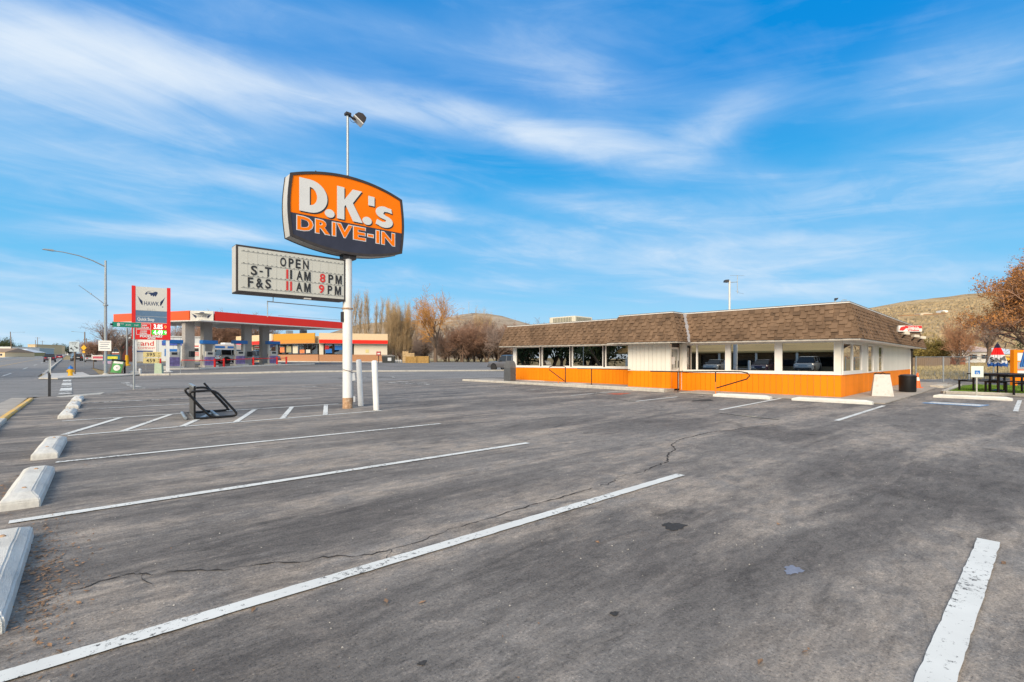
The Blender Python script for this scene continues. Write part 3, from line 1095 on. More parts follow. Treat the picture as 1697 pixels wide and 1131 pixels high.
hill_near = hill('hill', [(1080, 566), (1200, 548), (1300, 533), (1380, 521), (1450, 509), (1500, 500), (1550, 494), (1600, 488), (1650, 483.5), (1700, 480), (1800, 474), (1950, 474), (2150, 490), (2450, 530)], 95, 620, HILLM, rough=0.035, pw=1.25)
hill('hill', [(430, 574), (520, 560), (570, 545), (600, 537), (640, 533.5), (690, 531), (735, 528), (762, 522), (785, 519), (810, 520.5), (832, 524), (855, 531), (880, 538), (930, 548), (1050, 560), (1200, 570)], 900, 2300, HILLFAR, rough=0.02, z0=3.0, seed=4.0)
# low sagebrush dotted over the near hillside
from mathutils.bvhtree import BVHTree
_bm = bmesh.new()
_bm.from_mesh(hill_near.data)
HILL_BVH = BVHTree.FromBMesh(_bm)
_bm.free()


def hill_point(u, v):
    """Where the line of sight at (u, v) meets the near hillside."""
    hit = HILL_BVH.ray_cast(Vector((0, 0, EYE)), sky_dir(u, v))
    return hit[0]


sage = MB()
rr = random.Random(31)
for _ in range(3600):
    d = 110 + 430 * rr.random() ** .8
    x, y = place(rr.uniform(1380, 1800), d)
    hit = HILL_BVH.ray_cast(Vector((x, y, 300)), Vector((0, 0, -1)))[0]
    if hit is None:
        continue
    s = rr.uniform(.35, 1.15) * (1 + d / 700)
    n_ = 5
    ring_ = [(x + s * math.cos(2 * PI * k / n_ + d) * rr.uniform(.7, 1.1), y + s * math.sin(2 * PI * k / n_ + d) * rr.uniform(.7, 1.1), hit.z - .3) for k in range(n_)]
    up_ = [(x + (p[0] - x) * .75, y + (p[1] - y) * .75, hit.z + s * rr.uniform(.4, .75)) for p in ring_]
    sage.add(ring_ + up_ + [(x, y, hit.z + s * .95)], [(k, (k + 1) % n_, n_ + (k + 1) % n_, n_ + k) for k in range(n_)] + [(n_ + k, n_ + (k + 1) % n_, 2 * n_) for k in range(n_)])
tag(sage.build('sagebrush', mat('sagebrush_foliage', (.33, .25, .14), .95, var=.4, scale=.05)), 'low dry sagebrush dotted over the hillside', 'shrubs', kind='stuff')

# ------------------------------------------------------------------ text
GLYPHS = {}


def text_mesh(body, size=1.0, ext=0.0, offset=0.0, align='LEFT', sx=1.0, spacing=1.0):
    key = (body, size, ext, offset, align, sx, spacing)
    if key in GLYPHS:
        return GLYPHS[key]
    cu = bpy.data.curves.new('lettering', 'FONT')
    cu.body = body
    cu.size = size
    cu.extrude = ext
    cu.offset = offset
    cu.align_x = align
    cu.space_character = spacing
    cu.resolution_u = 3
    o = bpy.data.objects.new('lettering', cu)
    COL.objects.link(o)
    dg = bpy.context.evaluated_depsgraph_get()
    me = bpy.data.meshes.new_from_object(o.evaluated_get(dg))
    bpy.data.objects.remove(o)
    bpy.data.curves.remove(cu)
    # upright: letters stand in XZ and face -Y
    for v in me.vertices:
        x, y, z = v.co
        v.co = (x * sx, -z, y)
    me.name = 'lettering'
    me.polygons.foreach_set('use_smooth', [False] * len(me.polygons))
    GLYPHS[key] = me
    return me


def fitted_letter(ch, x0, x1, z0, z1, ext, m, parent, y, name='letter', offset=0.0):
    """One cut letter scaled into the box x0..x1, z0..z1 on a face at depth y."""
    src = text_mesh(ch, 1.0, 0.0, offset)
    co = np.array([v.co[:] for v in src.vertices])
    lo, hi = co.min(0), co.max(0)
    me = src.copy()
    for v in me.vertices:
        v.co.x = x0 + (v.co.x - lo[0]) / max(1e-6, hi[0] - lo[0]) * (x1 - x0)
        v.co.z = z0 + (v.co.z - lo[2]) / max(1e-6, hi[2] - lo[2]) * (z1 - z0)
        v.co.y = 0
    if ext:
        bm = bmesh.new()
        bm.from_mesh(me)
        bmesh.ops.remove_doubles(bm, verts=bm.verts, dist=1e-5)
        r = bmesh.ops.extrude_face_region(bm, geom=bm.faces[:])
        for e in r['geom']:
            if isinstance(e, bmesh.types.BMVert):
                e.co.y -= ext
        bmesh.ops.recalc_face_normals(bm, faces=bm.faces)
        bm.to_mesh(me)
        bm.free()
    me.polygons.foreach_set('use_smooth', [False] * len(me.polygons))
    me.materials.clear()
    me.materials.append(m)
    return inst(name, me, parent, (0, y, 0))


def lettering(body, x, z, size, m, parent, y, align='CENTER', sx=1.0, offset=0.0, name='lettering', spacing=1.0):
    me = text_mesh(body, size, 0.0, offset, align, sx, spacing).copy()
    me.materials.clear()
    me.materials.append(m)
    return inst(name, me, parent, (x, y, z))


def poly_letter(outer, holes, ext, m, parent, y, name='letter'):
    """A cut-out letter from outlines in XZ with holes, thickness ext towards the viewer."""
    cu = bpy.data.curves.new('letter', 'CURVE')
    cu.dimensions = '2D'
    cu.fill_mode = 'BOTH'
    cu.extrude = ext / 2
    for ring in [outer] + holes:
        sp = cu.splines.new('POLY')
        sp.points.add(len(ring) - 1)
        for p, (x, z) in zip(sp.points, ring):
            p.co = (x, z, 0, 1)
        sp.use_cyclic_u = True
    o = bpy.data.objects.new('letter', cu)
    COL.objects.link(o)
    me = bpy.data.meshes.new_from_object(o.evaluated_get(bpy.context.evaluated_depsgraph_get()))
    bpy.data.objects.remove(o)
    bpy.data.curves.remove(cu)
    for v in me.vertices:
        a, b, c = v.co
        v.co = (a, -c - ext / 2, b)
    me.polygons.foreach_set('use_smooth', [False] * len(me.polygons))
    me.materials.clear()
    me.materials.append(m)
    return inst(name, me, parent, (0, y, 0))


def arc(cx, cz, rx, rz, a0, a1, n=14):
    return [(cx + rx * math.cos(R(a0 + (a1 - a0) * k / n)), cz + rz * math.sin(R(a0 + (a1 - a0) * k / n))) for k in range(n + 1)]


# ------------------------------------------------------------------ the diner
DX, DY, DROT = 19.66, 4.985, R(2.85)
diner = thing('diner', 'long low orange and cream diner with brown shingled mansard roof', 'restaurant', (DX, DY, 0), DROT)
FLOOR = hgt(DX, DY) + 0.10
cD, sD = math.cos(DROT), math.sin(DROT)


def dw(x, y):
    """Diner coordinates (depth behind the front, distance along the front) to the world."""
    return DX + x * cD - y * sD, DY + x * sD + y * cD


BAYX, BAY0, BAY1 = -0.95, 5.80, 7.76       # entrance bay stands forward of the right wing
LEFTX, LEFT1, SIDE1 = 0.25, 16.15, 17.2
OH, OT, EAVE, TOP = 0.67, 0.30, 2.00, 3.24


def sillz(y):
    return 0.815 + 0.0065 * max(0.0, y)


# plain walls behind the boarding
w = MB()
w.box((0.03, 0.03, 0.0), (0.13, BAY0, sillz(3) + 0.03))
w.box((0.03, 0.03, 1.985), (0.13, BAY0, TOP - .05))
w.box((BAYX + 0.03, BAY0 + 0.05, 0.0), (BAYX + .13, BAY1, TOP - .05))
w.box((LEFTX + 0.03, BAY1, 0.0), (LEFTX + .13, LEFT1, 0.95))
w.box((LEFTX + 0.03, BAY1, 2.075), (LEFTX + .13, LEFT1, TOP - .05))
w.box((0.13, 0.03, 0.0), (SIDE1, 0.13, .88))
w.box((0.13, 0.03, 1.96), (SIDE1, 0.13, TOP - .05))
w.box((8.1, 0.03, .88), (SIDE1, 0.13, 1.93))
w.box((5.75, 0.03, .88), (6.8, 0.13, 1.93))
w.box((3.4, 0.03, .88), (4.5, 0.13, 1.93))
w.box((SIDE1 - .1, 0.13, 0.0), (SIDE1, LEFT1, TOP - .05))
w.box((LEFTX + .13, LEFT1 - .1, 0.0), (SIDE1 - .1, LEFT1, TOP - .05))
w.build('wall', WHITE, diner)
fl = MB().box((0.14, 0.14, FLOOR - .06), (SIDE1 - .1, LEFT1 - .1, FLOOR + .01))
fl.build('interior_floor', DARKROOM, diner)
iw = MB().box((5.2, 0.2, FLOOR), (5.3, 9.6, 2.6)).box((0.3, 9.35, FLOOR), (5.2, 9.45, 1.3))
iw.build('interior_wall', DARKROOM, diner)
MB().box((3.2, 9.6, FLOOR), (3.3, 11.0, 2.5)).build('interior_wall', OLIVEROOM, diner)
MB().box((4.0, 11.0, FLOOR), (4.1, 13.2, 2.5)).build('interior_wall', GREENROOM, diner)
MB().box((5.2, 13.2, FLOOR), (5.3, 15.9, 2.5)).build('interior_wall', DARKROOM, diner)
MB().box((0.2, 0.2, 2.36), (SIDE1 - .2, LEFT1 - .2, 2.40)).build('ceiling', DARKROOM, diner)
for by in (1.0, 2.9, 4.7):
    MB().box((1.0, by - .30, FLOOR), (2.1, by - .12, 1.10)).box((1.0, by - .12, FLOOR + .3), (2.1, by + .2, FLOOR + .46)).build('booth_seat', REDSEAT, diner, bevel=0.02)

# vertical boarding: every board its own piece
PLANKS = {}


def plank(x0, x1, y0, y1, z0, z1, m):
    key = (round(x1 - x0, 3), round(y1 - y0, 3), round(z1 - z0, 3), m.name)
    if key not in PLANKS:
        a, b, c = key[:3]
        q = MB().box((0, 0, 0), (a, b, c))
        PLANKS[key] = q.mesh('plank', m)
    inst('plank', PLANKS[key], diner, (x0, y0, z0))


def board_front(x, y0, y1, z0, z1, m, wdt=0.203):
    n = max(1, round((y1 - y0) / wdt))
    s = (y1 - y0) / n
    for k in range(n):
        plank(x, x + 0.028, y0 + k * s + 0.005, y0 + (k + 1) * s - 0.005, z0, z1, m)


def board_side(y, x0, x1, z0, z1, m, wdt=0.305):
    n = max(1, round((x1 - x0) / wdt))
    s = (x1 - x0) / n
    for k in range(n):
        plank(x0 + k * s + 0.003, x0 + (k + 1) * s - 0.003, y, y + 0.028, z0, z1, m)


board_front(0.0, 0.0, BAY0 - 0.05, 0.0, 0.80, ORANGE)
board_front(BAYX, BAY0, BAY1, 0.0, 0.865, ORANGE)
board_front(BAYX, BAY0, BAY1, 0.868, EAVE + .045, CREAM)
board_front(LEFTX, BAY1 - 0.02, LEFT1, 0.0, 0.91, ORANGE)
board_side(0.0, 0.005, SIDE1, 0.0, 0.80, ORANGE)
board_side(0.0, 8.05, SIDE1, 0.803, EAVE, CREAM, 0.61)
board_side(0.0, 3.40, 4.48, 0.803, EAVE, CREAM, 0.54)
board_side(0.0, 5.77, 6.83, 0.803, EAVE, CREAM, 0.53)
# return walls of the entrance bay
board_side(BAY0 - .03, BAYX, BAYX + 0.10, 0.0, 0.85, ORANGE, 0.1)
MB().box((BAYX, BAY0 - .032, 0.853), (BAYX + .10, BAY0, EAVE)).build('door_post', CREAM, diner)
MB().box((-0.10, BAY0 - .10, 0.853), (0.0, BAY0 - .0, EAVE)).build('door_post', CREAM, diner)
board_side(BAY0 - .03, -0.10, 0.0, 0.0, 0.85, ORANGE, 0.1)
board_side(BAY1, BAYX, LEFTX, 0.0, 0.86, ORANGE, 0.2)
board_side(BAY1, BAYX, LEFTX, 0.863, EAVE, CREAM, 0.2)

# sills, posts, head boards
t = MB()
t.box((-0.035, 0.0, 0.803), (0.13, BAY0 - 0.12, 0.885))
t.build('window_sill', WHITE, diner)
MB().box((LEFTX - .03, BAY1 + .02, 0.913), (LEFTX + .13, LEFT1, 0.984)).build('window_sill', WHITE, diner)
MB().box((0.17, -0.03, 0.803), (3.40, 0.13, 0.884)).build('window_sill', WHITE, diner)
for y0, y1 in ((0.0, 0.17), (1.88, 2.06), (3.74, 3.88), (5.56, 5.70)):
    MB().box((-0.02, y0, 0.886), (0.13, y1, EAVE + .02)).build('window_post', WHITE if y0 else CREAM, diner)
for y0, y1 in ((9.79, 9.90), (11.84, 11.95), (13.93, 14.04), (15.93, 16.15), (7.78, 7.86)):
    MB().box((LEFTX - .015, y0, 0.985), (LEFTX + .13, y1, EAVE + .05)).build('window_post', WHITE if y1 - y0 > .15 else BRONZE, diner)
MB().box((-0.025, 0.0, 1.975), (0.13, BAY0 - .1, EAVE + .018)).build('head_board', WHITE, diner)
MB().box((LEFTX - .02, BAY1 + .02, 2.065), (LEFTX + .13, LEFT1, 2.10)).build('head_board', BRONZE, diner)
MB().box((0.14, -0.02, 1.951), (8.04, 0.13, EAVE + .004)).build('head_board', WHITE, diner)


def window_front(x, y0, y1, z0, z1, fw=0.055, splits=(), m=WHITE):
    f = MB()
    f.box((x - .03, y0, z0), (x + .05, y1, z0 + fw)).box((x - .03, y0, z1 - fw), (x + .05, y1, z1))
    f.box((x - .03, y0, z0 + fw), (x + .05, y0 + fw, z1 - fw)).box((x - .03, y1 - fw, z0 + fw), (x + .05, y1, z1 - fw))
    for s in splits:
        f.box((x - .025, s - .03, z0 + fw), (x + .05, s + .03, z1 - fw))
    fo = f.build('window', m, diner)
    ed = [y0 + fw] + [q for s in splits for q in (s - .03, s + .03)] + [y1 - fw]
    for a, b in zip(ed[0::2], ed[1::2]):
        MB().box((x + .012, a, z0 + fw), (x + .022, b, z1 - fw)).build('pane', GLASS, fo)
    return fo


def window_side(y, x0, x1, z0, z1, fw=0.05, splits=()):
    f = MB()
    f.box((x0, y - .03, z0), (x1, y + .06, z0 + fw)).box((x0, y - .03, z1 - fw), (x1, y + .06, z1))
    f.box((x0, y - .03, z0 + fw), (x0 + fw, y + .06, z1 - fw)).box((x1 - fw, y - .03, z0 + fw), (x1, y + .06, z1 - fw))
    for s in splits:
        f.box((s - .04, y - .025, z0 + fw), (s + .04, y + .06, z1 - fw))
    fo = f.build('window', WHITE, diner)
    ed = [x0 + fw] + [q for s in splits for q in (s - .04, s + .04)] + [x1 - fw]
    for a, b in zip(ed[0::2], ed[1::2]):
        MB().box((a, y + .012, z0 + fw), (b, y + .022, z1 - fw)).build('pane', GLASS, fo)
    return fo


window_front(0.0, 0.17, 1.88, 0.886, 1.974, .035)
window_front(0.0, 2.06, 3.74, 0.886, 1.974, .035)
window_front(0.0, 3.88, 5.56, 0.886, 1.974, .035, splits=(5.08,))
for y0, y1 in ((7.86, 9.79), (9.90, 11.84), (11.95, 13.93), (14.04, 15.93)):
    window_front(LEFTX, y0, y1, 0.985, 2.064, 0.045)
window_side(0.0, 0.17, 3.39, 0.885, 1.95, splits=(1.74,))
window_side(0.0, 4.50, 5.75, 0.805, 1.95)
window_side(0.0, 6.85, 8.03, 0.805, 1.95)

# glazed entrance door in the return of the bay, kick panel below
d = MB()
dx0, dx1, dyy = BAYX + .13, -0.12, BAY0 + .02
d.box((dx0, dyy, FLOOR + .01), (dx0 + .07, dyy + .05, 1.86)).box((dx1 - .07, dyy, FLOOR + .01), (dx1, dyy + .05, 1.86)).box((dx0 + .07, dyy, 1.78), (dx1 - .07, dyy + .05, 1.86))
d.box((dx0 + .07, dyy, .86), (dx1 - .07, dyy + .05, .92))
door = d.build('door', WHITE, diner)
MB().box((dx0 + .07, dyy + .02, .92), (dx1 - .07, dyy + .03, 1.78)).build('pane', GLASS, door)
MB().box((dx0 + .07, dyy + .012, FLOOR + .01), (dx1 - .07, dyy + .04, .86)).build('kick_panel', ORANGE, door)
MB().box((dx0 + .12, dyy - .004, 1.15), (dx0 + .34, dyy + .018, 1.45)).build('notice', WHITE, door)
MB().tube([(dx1 - .14, dyy - .05, 1.0), (dx1 - .14, dyy - .05, 1.3)], 0.015, 6).build('handle', BLACK, door)
MB().box((dx0 - .03, dyy - .01, 1.88), (dx1 + .02, dyy + .05, EAVE)).box((dx0 - .03, dyy - .01, FLOOR), (dx0 - .004, dyy + .05, 1.88)).box((dx1 + .004, dyy - .01, FLOOR), (dx1 + .02, dyy + .05, 1.88)).build('door_frame', BRONZE, diner)

# ------------------------------------------------------------------ mansard roof
SHINGLE = bpy.data.materials.new('asphalt_shingle')
SHINGLE.use_nodes = True
_t = SHINGLE.node_tree
_b = _t.nodes['Principled BSDF']
_b.inputs['Roughness'].default_value = 0.93
_b.inputs['Specular IOR Level'].default_value = 0.15
_at = _t.nodes.new('ShaderNodeAttribute')
_at.attribute_name = 'tone'
_cr = _t.nodes.new('ShaderNodeValToRGB')
_cr.color_ramp.elements[0].color = (0.082, 0.056, 0.039, 1)
_cr.color_ramp.elements[1].color = (0.205, 0.135, 0.087, 1)
_e = _cr.color_ramp.elements.new(0.35)
_e.color = (0.142, 0.093, 0.060, 1)
_t.links.new(_at.outputs['Fac'], _cr.inputs[0])
_g = _t.nodes.new('ShaderNodeNewGeometry')
_n = _t.nodes.new('ShaderNodeTexNoise')
_n.inputs['Scale'].default_value = 130
_n.inputs['Detail'].default_value = 4
_n.inputs['Roughness'].default_value = 0.8
_t.links.new(_g.outputs['Position'], _n.inputs['Vector'])
_n2 = _t.nodes.new('ShaderNodeTexNoise')
_n2.inputs['Scale'].default_value = 1.3
_n2.inputs['Detail'].default_value = 6
_t.links.new(_g.outputs['Position'], _n2.inputs['Vector'])
_ma = _t.nodes.new('ShaderNodeMath')
_ma.operation = 'ADD'
_t.links.new(_n.outputs[0], _ma.inputs[0])
_t.links.new(_n2.outputs[0], _ma.inputs[1])
_mr = _t.nodes.new('ShaderNodeMapRange')
_mr.inputs['From Min'].default_value = 0.6
_mr.inputs['From Max'].default_value = 1.4
_mr.inputs['To Min'].default_value = 0.62
_mr.inputs['To Max'].default_value = 1.38
_t.links.new(_ma.outputs[0], _mr.inputs[0])
_sc = _t.nodes.new('ShaderNodeVectorMath')
_sc.operation = 'SCALE'
_t.links.new(_cr.outputs[0], _sc.inputs[0])
_t.links.new(_mr.outputs[0], _sc.inputs['Scale'])
_t.links.new(_sc.outputs[0], _b.inputs['Base Color'])


def set_tone(me, vals):
    at = me.attributes.new('tone', 'FLOAT', 'FACE')
    at.data.foreach_set('value', vals)


roof = MB()
bx = BAYX
# outer shell: eave ring low, top ring high, walking the front from right to left
E_ = [(SIDE1 + OH * .9, -OH), (-OH, -OH), (-OH, BAY0 - OH), (bx - OH, BAY0 - OH), (bx - OH, BAY1 + OH), (LEFTX - OH, BAY1 + OH), (LEFTX - OH, LEFT1 + OH * .75), (SIDE1 + OH * .9, LEFT1 + OH * .75)]
T_ = [(SIDE1 + OT, -OT), (-OT, -OT), (-OT, BAY0 - OT), (bx - OT, BAY0 - OT), (bx - OT, BAY1 + OT), (LEFTX - OT, BAY1 + OT), (LEFTX - OT, LEFT1 + OT * .6), (SIDE1 + OT, LEFT1 + OT * .6)]
n = len(E_)
eavez = lambda y: EAVE + .02 + .0058 * y
vs = [(x, y, eavez(y)) for x, y in E_] + [(x, y, TOP) for x, y in T_]
roof.add(vs, [(i, n + i, n + (i + 1) % n, (i + 1) % n) for i in range(n)] + [tuple(n + i for i in range(n))])
roof_o = roof.build('roof', SHINGLE, diner)
set_tone(roof_o.data, [0.15] * len(roof_o.data.polygons))
ein = [(x, y, eavez(y) - .012) for x, y in E_]
MB().add(ein + [(x, y, eavez(y) - .002) for x, y in E_], [tuple(range(n)), tuple(reversed(range(n, 2 * n)))] + [(i, (i + 1) % n, n + (i + 1) % n, n + i) for i in range(n)]).build('soffit', WHITE, roof_o)
# fascia strip hanging at the eave, drip edge along the top
fs_, de = MB(), MB()
for i in range(n - 1):
    a, b = Vector((*E_[i], 0)), Vector((*E_[i + 1], 0))
    dv = (b - a).normalized()
    nv = Vector((-dv.y, dv.x, 0)) * -1
    for mbx, (p, q), z0, z1, th in ((fs_, (E_[i], E_[i + 1]), -.05, .012, .022), (de, (T_[i], T_[i + 1]), TOP - .03, TOP + .03, .03)):
        p, q = Vector((*p, 0)), Vector((*q, 0))
        o1, o2 = nv * .004, nv * th
        dl = dv * .0
        mbx.hexa([(c.x, c.y, z + (eavez(c.y) if z0 < 0 else 0)) for z in (z0, z1) for c in (p + o1, q + o1, q + o2, p + o2)])
fs_.build('eave_fascia', mat('eave_trim_grey', (0.42, 0.39, 0.34), 0.6), roof_o)
de.build('drip_edge', WHITE, roof_o)
MB().add([(x, y, TOP + .031) for x, y in T_] + [(x, y, TOP + .055) for x, y in T_], [tuple(range(n, 2 * n))] + [(i, (i + 1) % n, n + (i + 1) % n, n + i) for i in range(n)]).build('parapet_cap', mat('grey_cap_metal', (.20, .195, .19), .6), roof_o)
MB().add([(x * .985 + .1, y * .985 + .1, TOP + .06) for x, y in T_], [tuple(range(n))]).build('roof_deck', mat('roof_membrane', (0.30, 0.29, 0.27), 0.9), roof_o)
v0, v1 = Vector((-OH, BAY0 - OH, eavez(BAY0 - OH))), Vector((-OT, BAY0 - OT, TOP))
up = (v1 - v0)
nrm = Vector((-1, -1, 0)).normalized() * .03
MB().hexa([tuple(p) for p in (v0 + nrm + Vector((0, -.10, 0)), v0 + nrm + Vector((-.10, 0, 0)), v0 - nrm, v0 - nrm * .9, v1 + nrm + Vector((0, -.10, 0)), v1 + nrm + Vector((-.10, 0, 0)), v1 - nrm, v1 - nrm * .9)]).build('valley_flashing', mat('valley_metal', (0.30, 0.29, 0.30), 0.5, 0.5), roof_o)

shingles = []      # (nearness, verts, tone)
cam_loc = Vector((0, 0, EYE))


def shingle_face(e0, e1, t0, t1, seed, hip0=True, hip1=True):
    """Courses of two-layer tabs over the roof face between eave e0-e1 and top t0-t1."""
    rr = random.Random(seed)
    e0, e1, t0, t1 = (Vector(p) for p in (e0, e1, t0, t1))
    e0.z, e1.z = eavez(e0.y) + .01, eavez(e1.y) + .01
    along = (e1 - e0).normalized()
    mid_e, mid_t = (e0 + e1) / 2, (t0 + t1) / 2
    w_ = (mid_t - mid_e)
    w_ = (w_ - along * w_.dot(along))
    H = w_.length
    w_.normalize()
    nv = along.cross(w_)
    wm = Vector(dw((e0 + e1).x / 2, (e0 + e1).y / 2) + (2.6,))
    nworld = Vector((nv.x * cD - nv.y * sD, nv.x * sD + nv.y * cD, nv.z))
    if nworld.dot(Vector((0, 0, 1.3)) - wm) < 0:
        nv = -nv
    la, lb = 0.0, (e1 - e0).dot(along)
    ta, tb = (t0 - e0).dot(along), (t1 - e0).dot(along)
    exp_ = 0.142
    nc = int(round(H / exp_))
    exp_ = H / nc
    for k in range(nc):
        h0 = k * exp_
        f = h0 / H
        a, b = la + (ta - la) * f, lb + (tb - lb) * f
        s = a - rr.uniform(0, 0.25)
        high = rr.random() < 0.5
        while s < b:
            wd = rr.choice((0.13, 0.17, 0.20, 0.24)) if high else rr.choice((0.10, 0.14, 0.18, 0.22))
            q0, q1 = max(s, a), min(s + wd, b)
            if q1 - q0 > 0.02:
                th = (0.050 if high else 0.018) + rr.uniform(-.005, .005)
                drop = 0.045 if high else 0.0
                lo, hi = h0 - (drop if k else 0), min(h0 + exp_ + 0.03, H)
                p = []
                for oo, ot in ((0.001, 0.001), (th, 0.008 if not high else 0.012)):
                    p += [e0 + along * q0 + w_ * lo + nv * oo, e0 + along * q1 + w_ * lo + nv * oo, e0 + along * q1 + w_ * hi + nv * ot, e0 + along * q0 + w_ * hi + nv * ot]
                c = (p[0] + p[6]) / 2
                wc = Vector(dw(c.x, c.y) + (c.z,))
                facing = abs(nworld.dot((wc - cam_loc).normalized()))
                shingles.append(((q1 - q0) * facing / (wc - cam_loc).length, p, min(1, max(0, (rr.gauss(0.70, 0.10) if high else rr.gauss(0.50, .10)) if rr.random() > .10 else rr.uniform(.12, .35)))))
            s += wd
            high = not high


ZE, ZT = EAVE + .01, TOP - .03
shingle_face((-OH, -OH, ZE), (-OH, BAY0 - OH, ZE), (-OT, -OT, ZT), (-OT, BAY0 - OT, ZT), 1)
shingle_face((bx - OH, BAY0 - OH, ZE), (bx - OH, BAY1 + OH, ZE), (bx - OT, BAY0 - OT, ZT), (bx - OT, BAY1 + OT, ZT), 2)
shingle_face((-OH, BAY0 - OH, ZE), (bx - OH, BAY0 - OH, ZE), (-OT, BAY0 - OT, ZT), (bx - OT, BAY0 - OT, ZT), 3)
shingle_face((LEFTX - OH, BAY1 + OH, ZE), (LEFTX - OH, LEFT1 + OH * .75, ZE), (LEFTX - OT, BAY1 + OT, ZT), (LEFTX - OT, LEFT1 + OT * .6, ZT), 4)
shingle_face((-OH, -OH, ZE), (SIDE1 + OH * .9, -OH, ZE), (-OT, -OT, ZT), (SIDE1 + OT, -OT, ZT), 5)
shingle_face((bx - OH, BAY1 + OH, ZE), (LEFTX - OH, BAY1 + OH, ZE), (bx - OT, BAY1 + OT, ZT), (LEFTX - OT, BAY1 + OT, ZT), 6)
shingles.sort(key=lambda q: -q[0])
for s_, p, tone in shingles[:298]:
    o = MB().hexa([tuple(q) for q in p]).build('shingle', SHINGLE, roof_o)
    set_tone(o.data, [tone] * 6)
mbx, tones = MB(), []
for s_, p, tone in shingles[298:]:
    mbx.hexa([tuple(q) for q in p])
    tones += [tone] * 6
o = mbx.build('shingle_field', SHINGLE, roof_o)
set_tone(o.data, tones)
o['kind'] = 'stuff'
# hip caps
for a, b in (((-OH, -OH), (-OT, -OT)), ((bx - OH, BAY0 - OH), (bx - OT, BAY0 - OT))):
    va, vb = Vector((*a, eavez(a[1]) + .01)), Vector((*b, ZT))
    cap = MB()
    for k in range(9):
        p, q = va.lerp(vb, k / 9), va.lerp(vb, (k + 1.25) / 9 if k < 8 else 1)
        oo = Vector((-.03, -.03, 0))
        cap.hexa([tuple(p + Vector((.02, .02, 0))), tuple(p + oo * .8 + Vector((.11, 0, 0))), tuple(p + oo), tuple(p + oo * .8 + Vector((0, .11, 0))),
                  tuple(q + Vector((.02, .02, 0))), tuple(q + oo * .3 + Vector((.10, 0, 0))), tuple(q + oo * .5), tuple(q + oo * .3 + Vector((0, .10, 0)))])
    o = cap.build('hip_cap', SHINGLE, roof_o)
    set_tone(o.data, [random.uniform(.4, .7) for _ in o.data.polygons])
MB().box((SIDE1 + .05, -0.10, 0.05), (SIDE1 + .13, -0.02, EAVE)).box((SIDE1 + .0, -0.12, EAVE - .12), (SIDE1 + .2, -0.0, EAVE - .02)).build('downspout', BRONZE, diner)
MB().box((SIDE1 - .02, -0.03, 0.02), (SIDE1 + .04, 0.1, EAVE - .1)).build('corner_board', WHITE, diner)

# walk round the diner: raised slab in front of the left wing, flush apron round the right corner
drape('walk', [dw(-1.75, -1.45), dw(-1.75, 5.0), dw(-0.03, 5.0), dw(-0.03, -0.03), dw(17.5, -0.03), dw(17.5, -1.7), dw(6, -1.65), dw(2.0, -1.55)][::-1], CONC_WALK, 0.012, 2.0, thick=0.03)
drape('walk', [dw(-1.55, 5.6), dw(-1.55, 18.2), dw(0.2, 18.2), dw(0.2, 7.8), dw(-.97, 7.8), dw(-.97, 5.6)][::-1], CONC_WALK, 0.0, 2.0, thick=0.11)
kerb('kerb', [dw(-1.68, 5.6), dw(-1.68, 11.4)], 0.22, 0.135, CONC, seg=2.9, gap=0.02)
kerb('kerb', [dw(-1.62, 11.45), dw(-1.62, 18.4)], 0.16, 0.10, CONC)

# ------------------------------------------------------------------ wheel stops
def wheel_stop_mesh(L=1.72, w=0.27, h=0.122, pins=True):
    mbw = MB()
    def ring(z, ix, iy):
        return [(-w / 2 + ix, -L / 2 + iy, z), (w / 2 - ix, -L / 2 + iy, z), (w / 2 - ix, L / 2 - iy, z), (-w / 2 + ix, L / 2 - iy, z)]
    rings = [ring(-.03, 0, 0), ring(.065, 0.004, 0.004), ring(.078, 0.008, 0.012), ring(h - .008, 0.058, 0.13), ring(h, 0.066, 0.145)]
    for r_ in rings:
        mbw.v += r_
    for k in range(len(rings) - 1):
        for i in range(4):
            mbw.f.append((k * 4 + i, k * 4 + (i + 1) % 4, k * 4 + 4 + (i + 1) % 4, k * 4 + 4 + i))
    e = 4 * (len(rings) - 1)
    mbw.f += [(3, 2, 1, 0), (e, e + 1, e + 2, e + 3)]
    mbw.m = [0] * len(mbw.f)
    me = mbw.mesh('wheel_stop', CONC_STOP)
    bm = bmesh.new()
    bm.from_mesh(me)
    bmesh.ops.subdivide_edges(bm, edges=[e for e in bm.edges if abs((e.verts[0].co - e.verts[1].co).y) > 1], cuts=9)
    rr = random.Random(3)
    for v in bm.verts:
        if v.co.z > 0.05:
            v.co += Vector((rr.uniform(-.003, .003), rr.uniform(-.003, .003), rr.uniform(-.003, .002)))
    ed = [e for e in bm.edges if len(e.link_faces) == 2 and e.calc_face_angle(0) > 0.35]
    bmesh.ops.bevel(bm, geom=ed, offset=0.009, segments=2, affect='EDGES')
    bm.to_mesh(me)
    bm.free()
    return me


WS = wheel_stop_mesh()
PIN = MB().lathe([(0.018, -.01), (0.018, .006), (0.010, .012)], 8).mesh('rebar_pin', RUST)


def wheel_stop(x, y, rz, label, group, L=1.0, z=None):
    t_ = thing('wheel_stop', label, 'wheel stop', (x, y, hgt(x, y) if z is None else z), rz, group)
    inst('block', WS, t_, scale=(1, L, 1))
    for s in (-.52, .52):
        inst('rebar_pin', PIN, t_, (0, s * L, .119))
    return t_


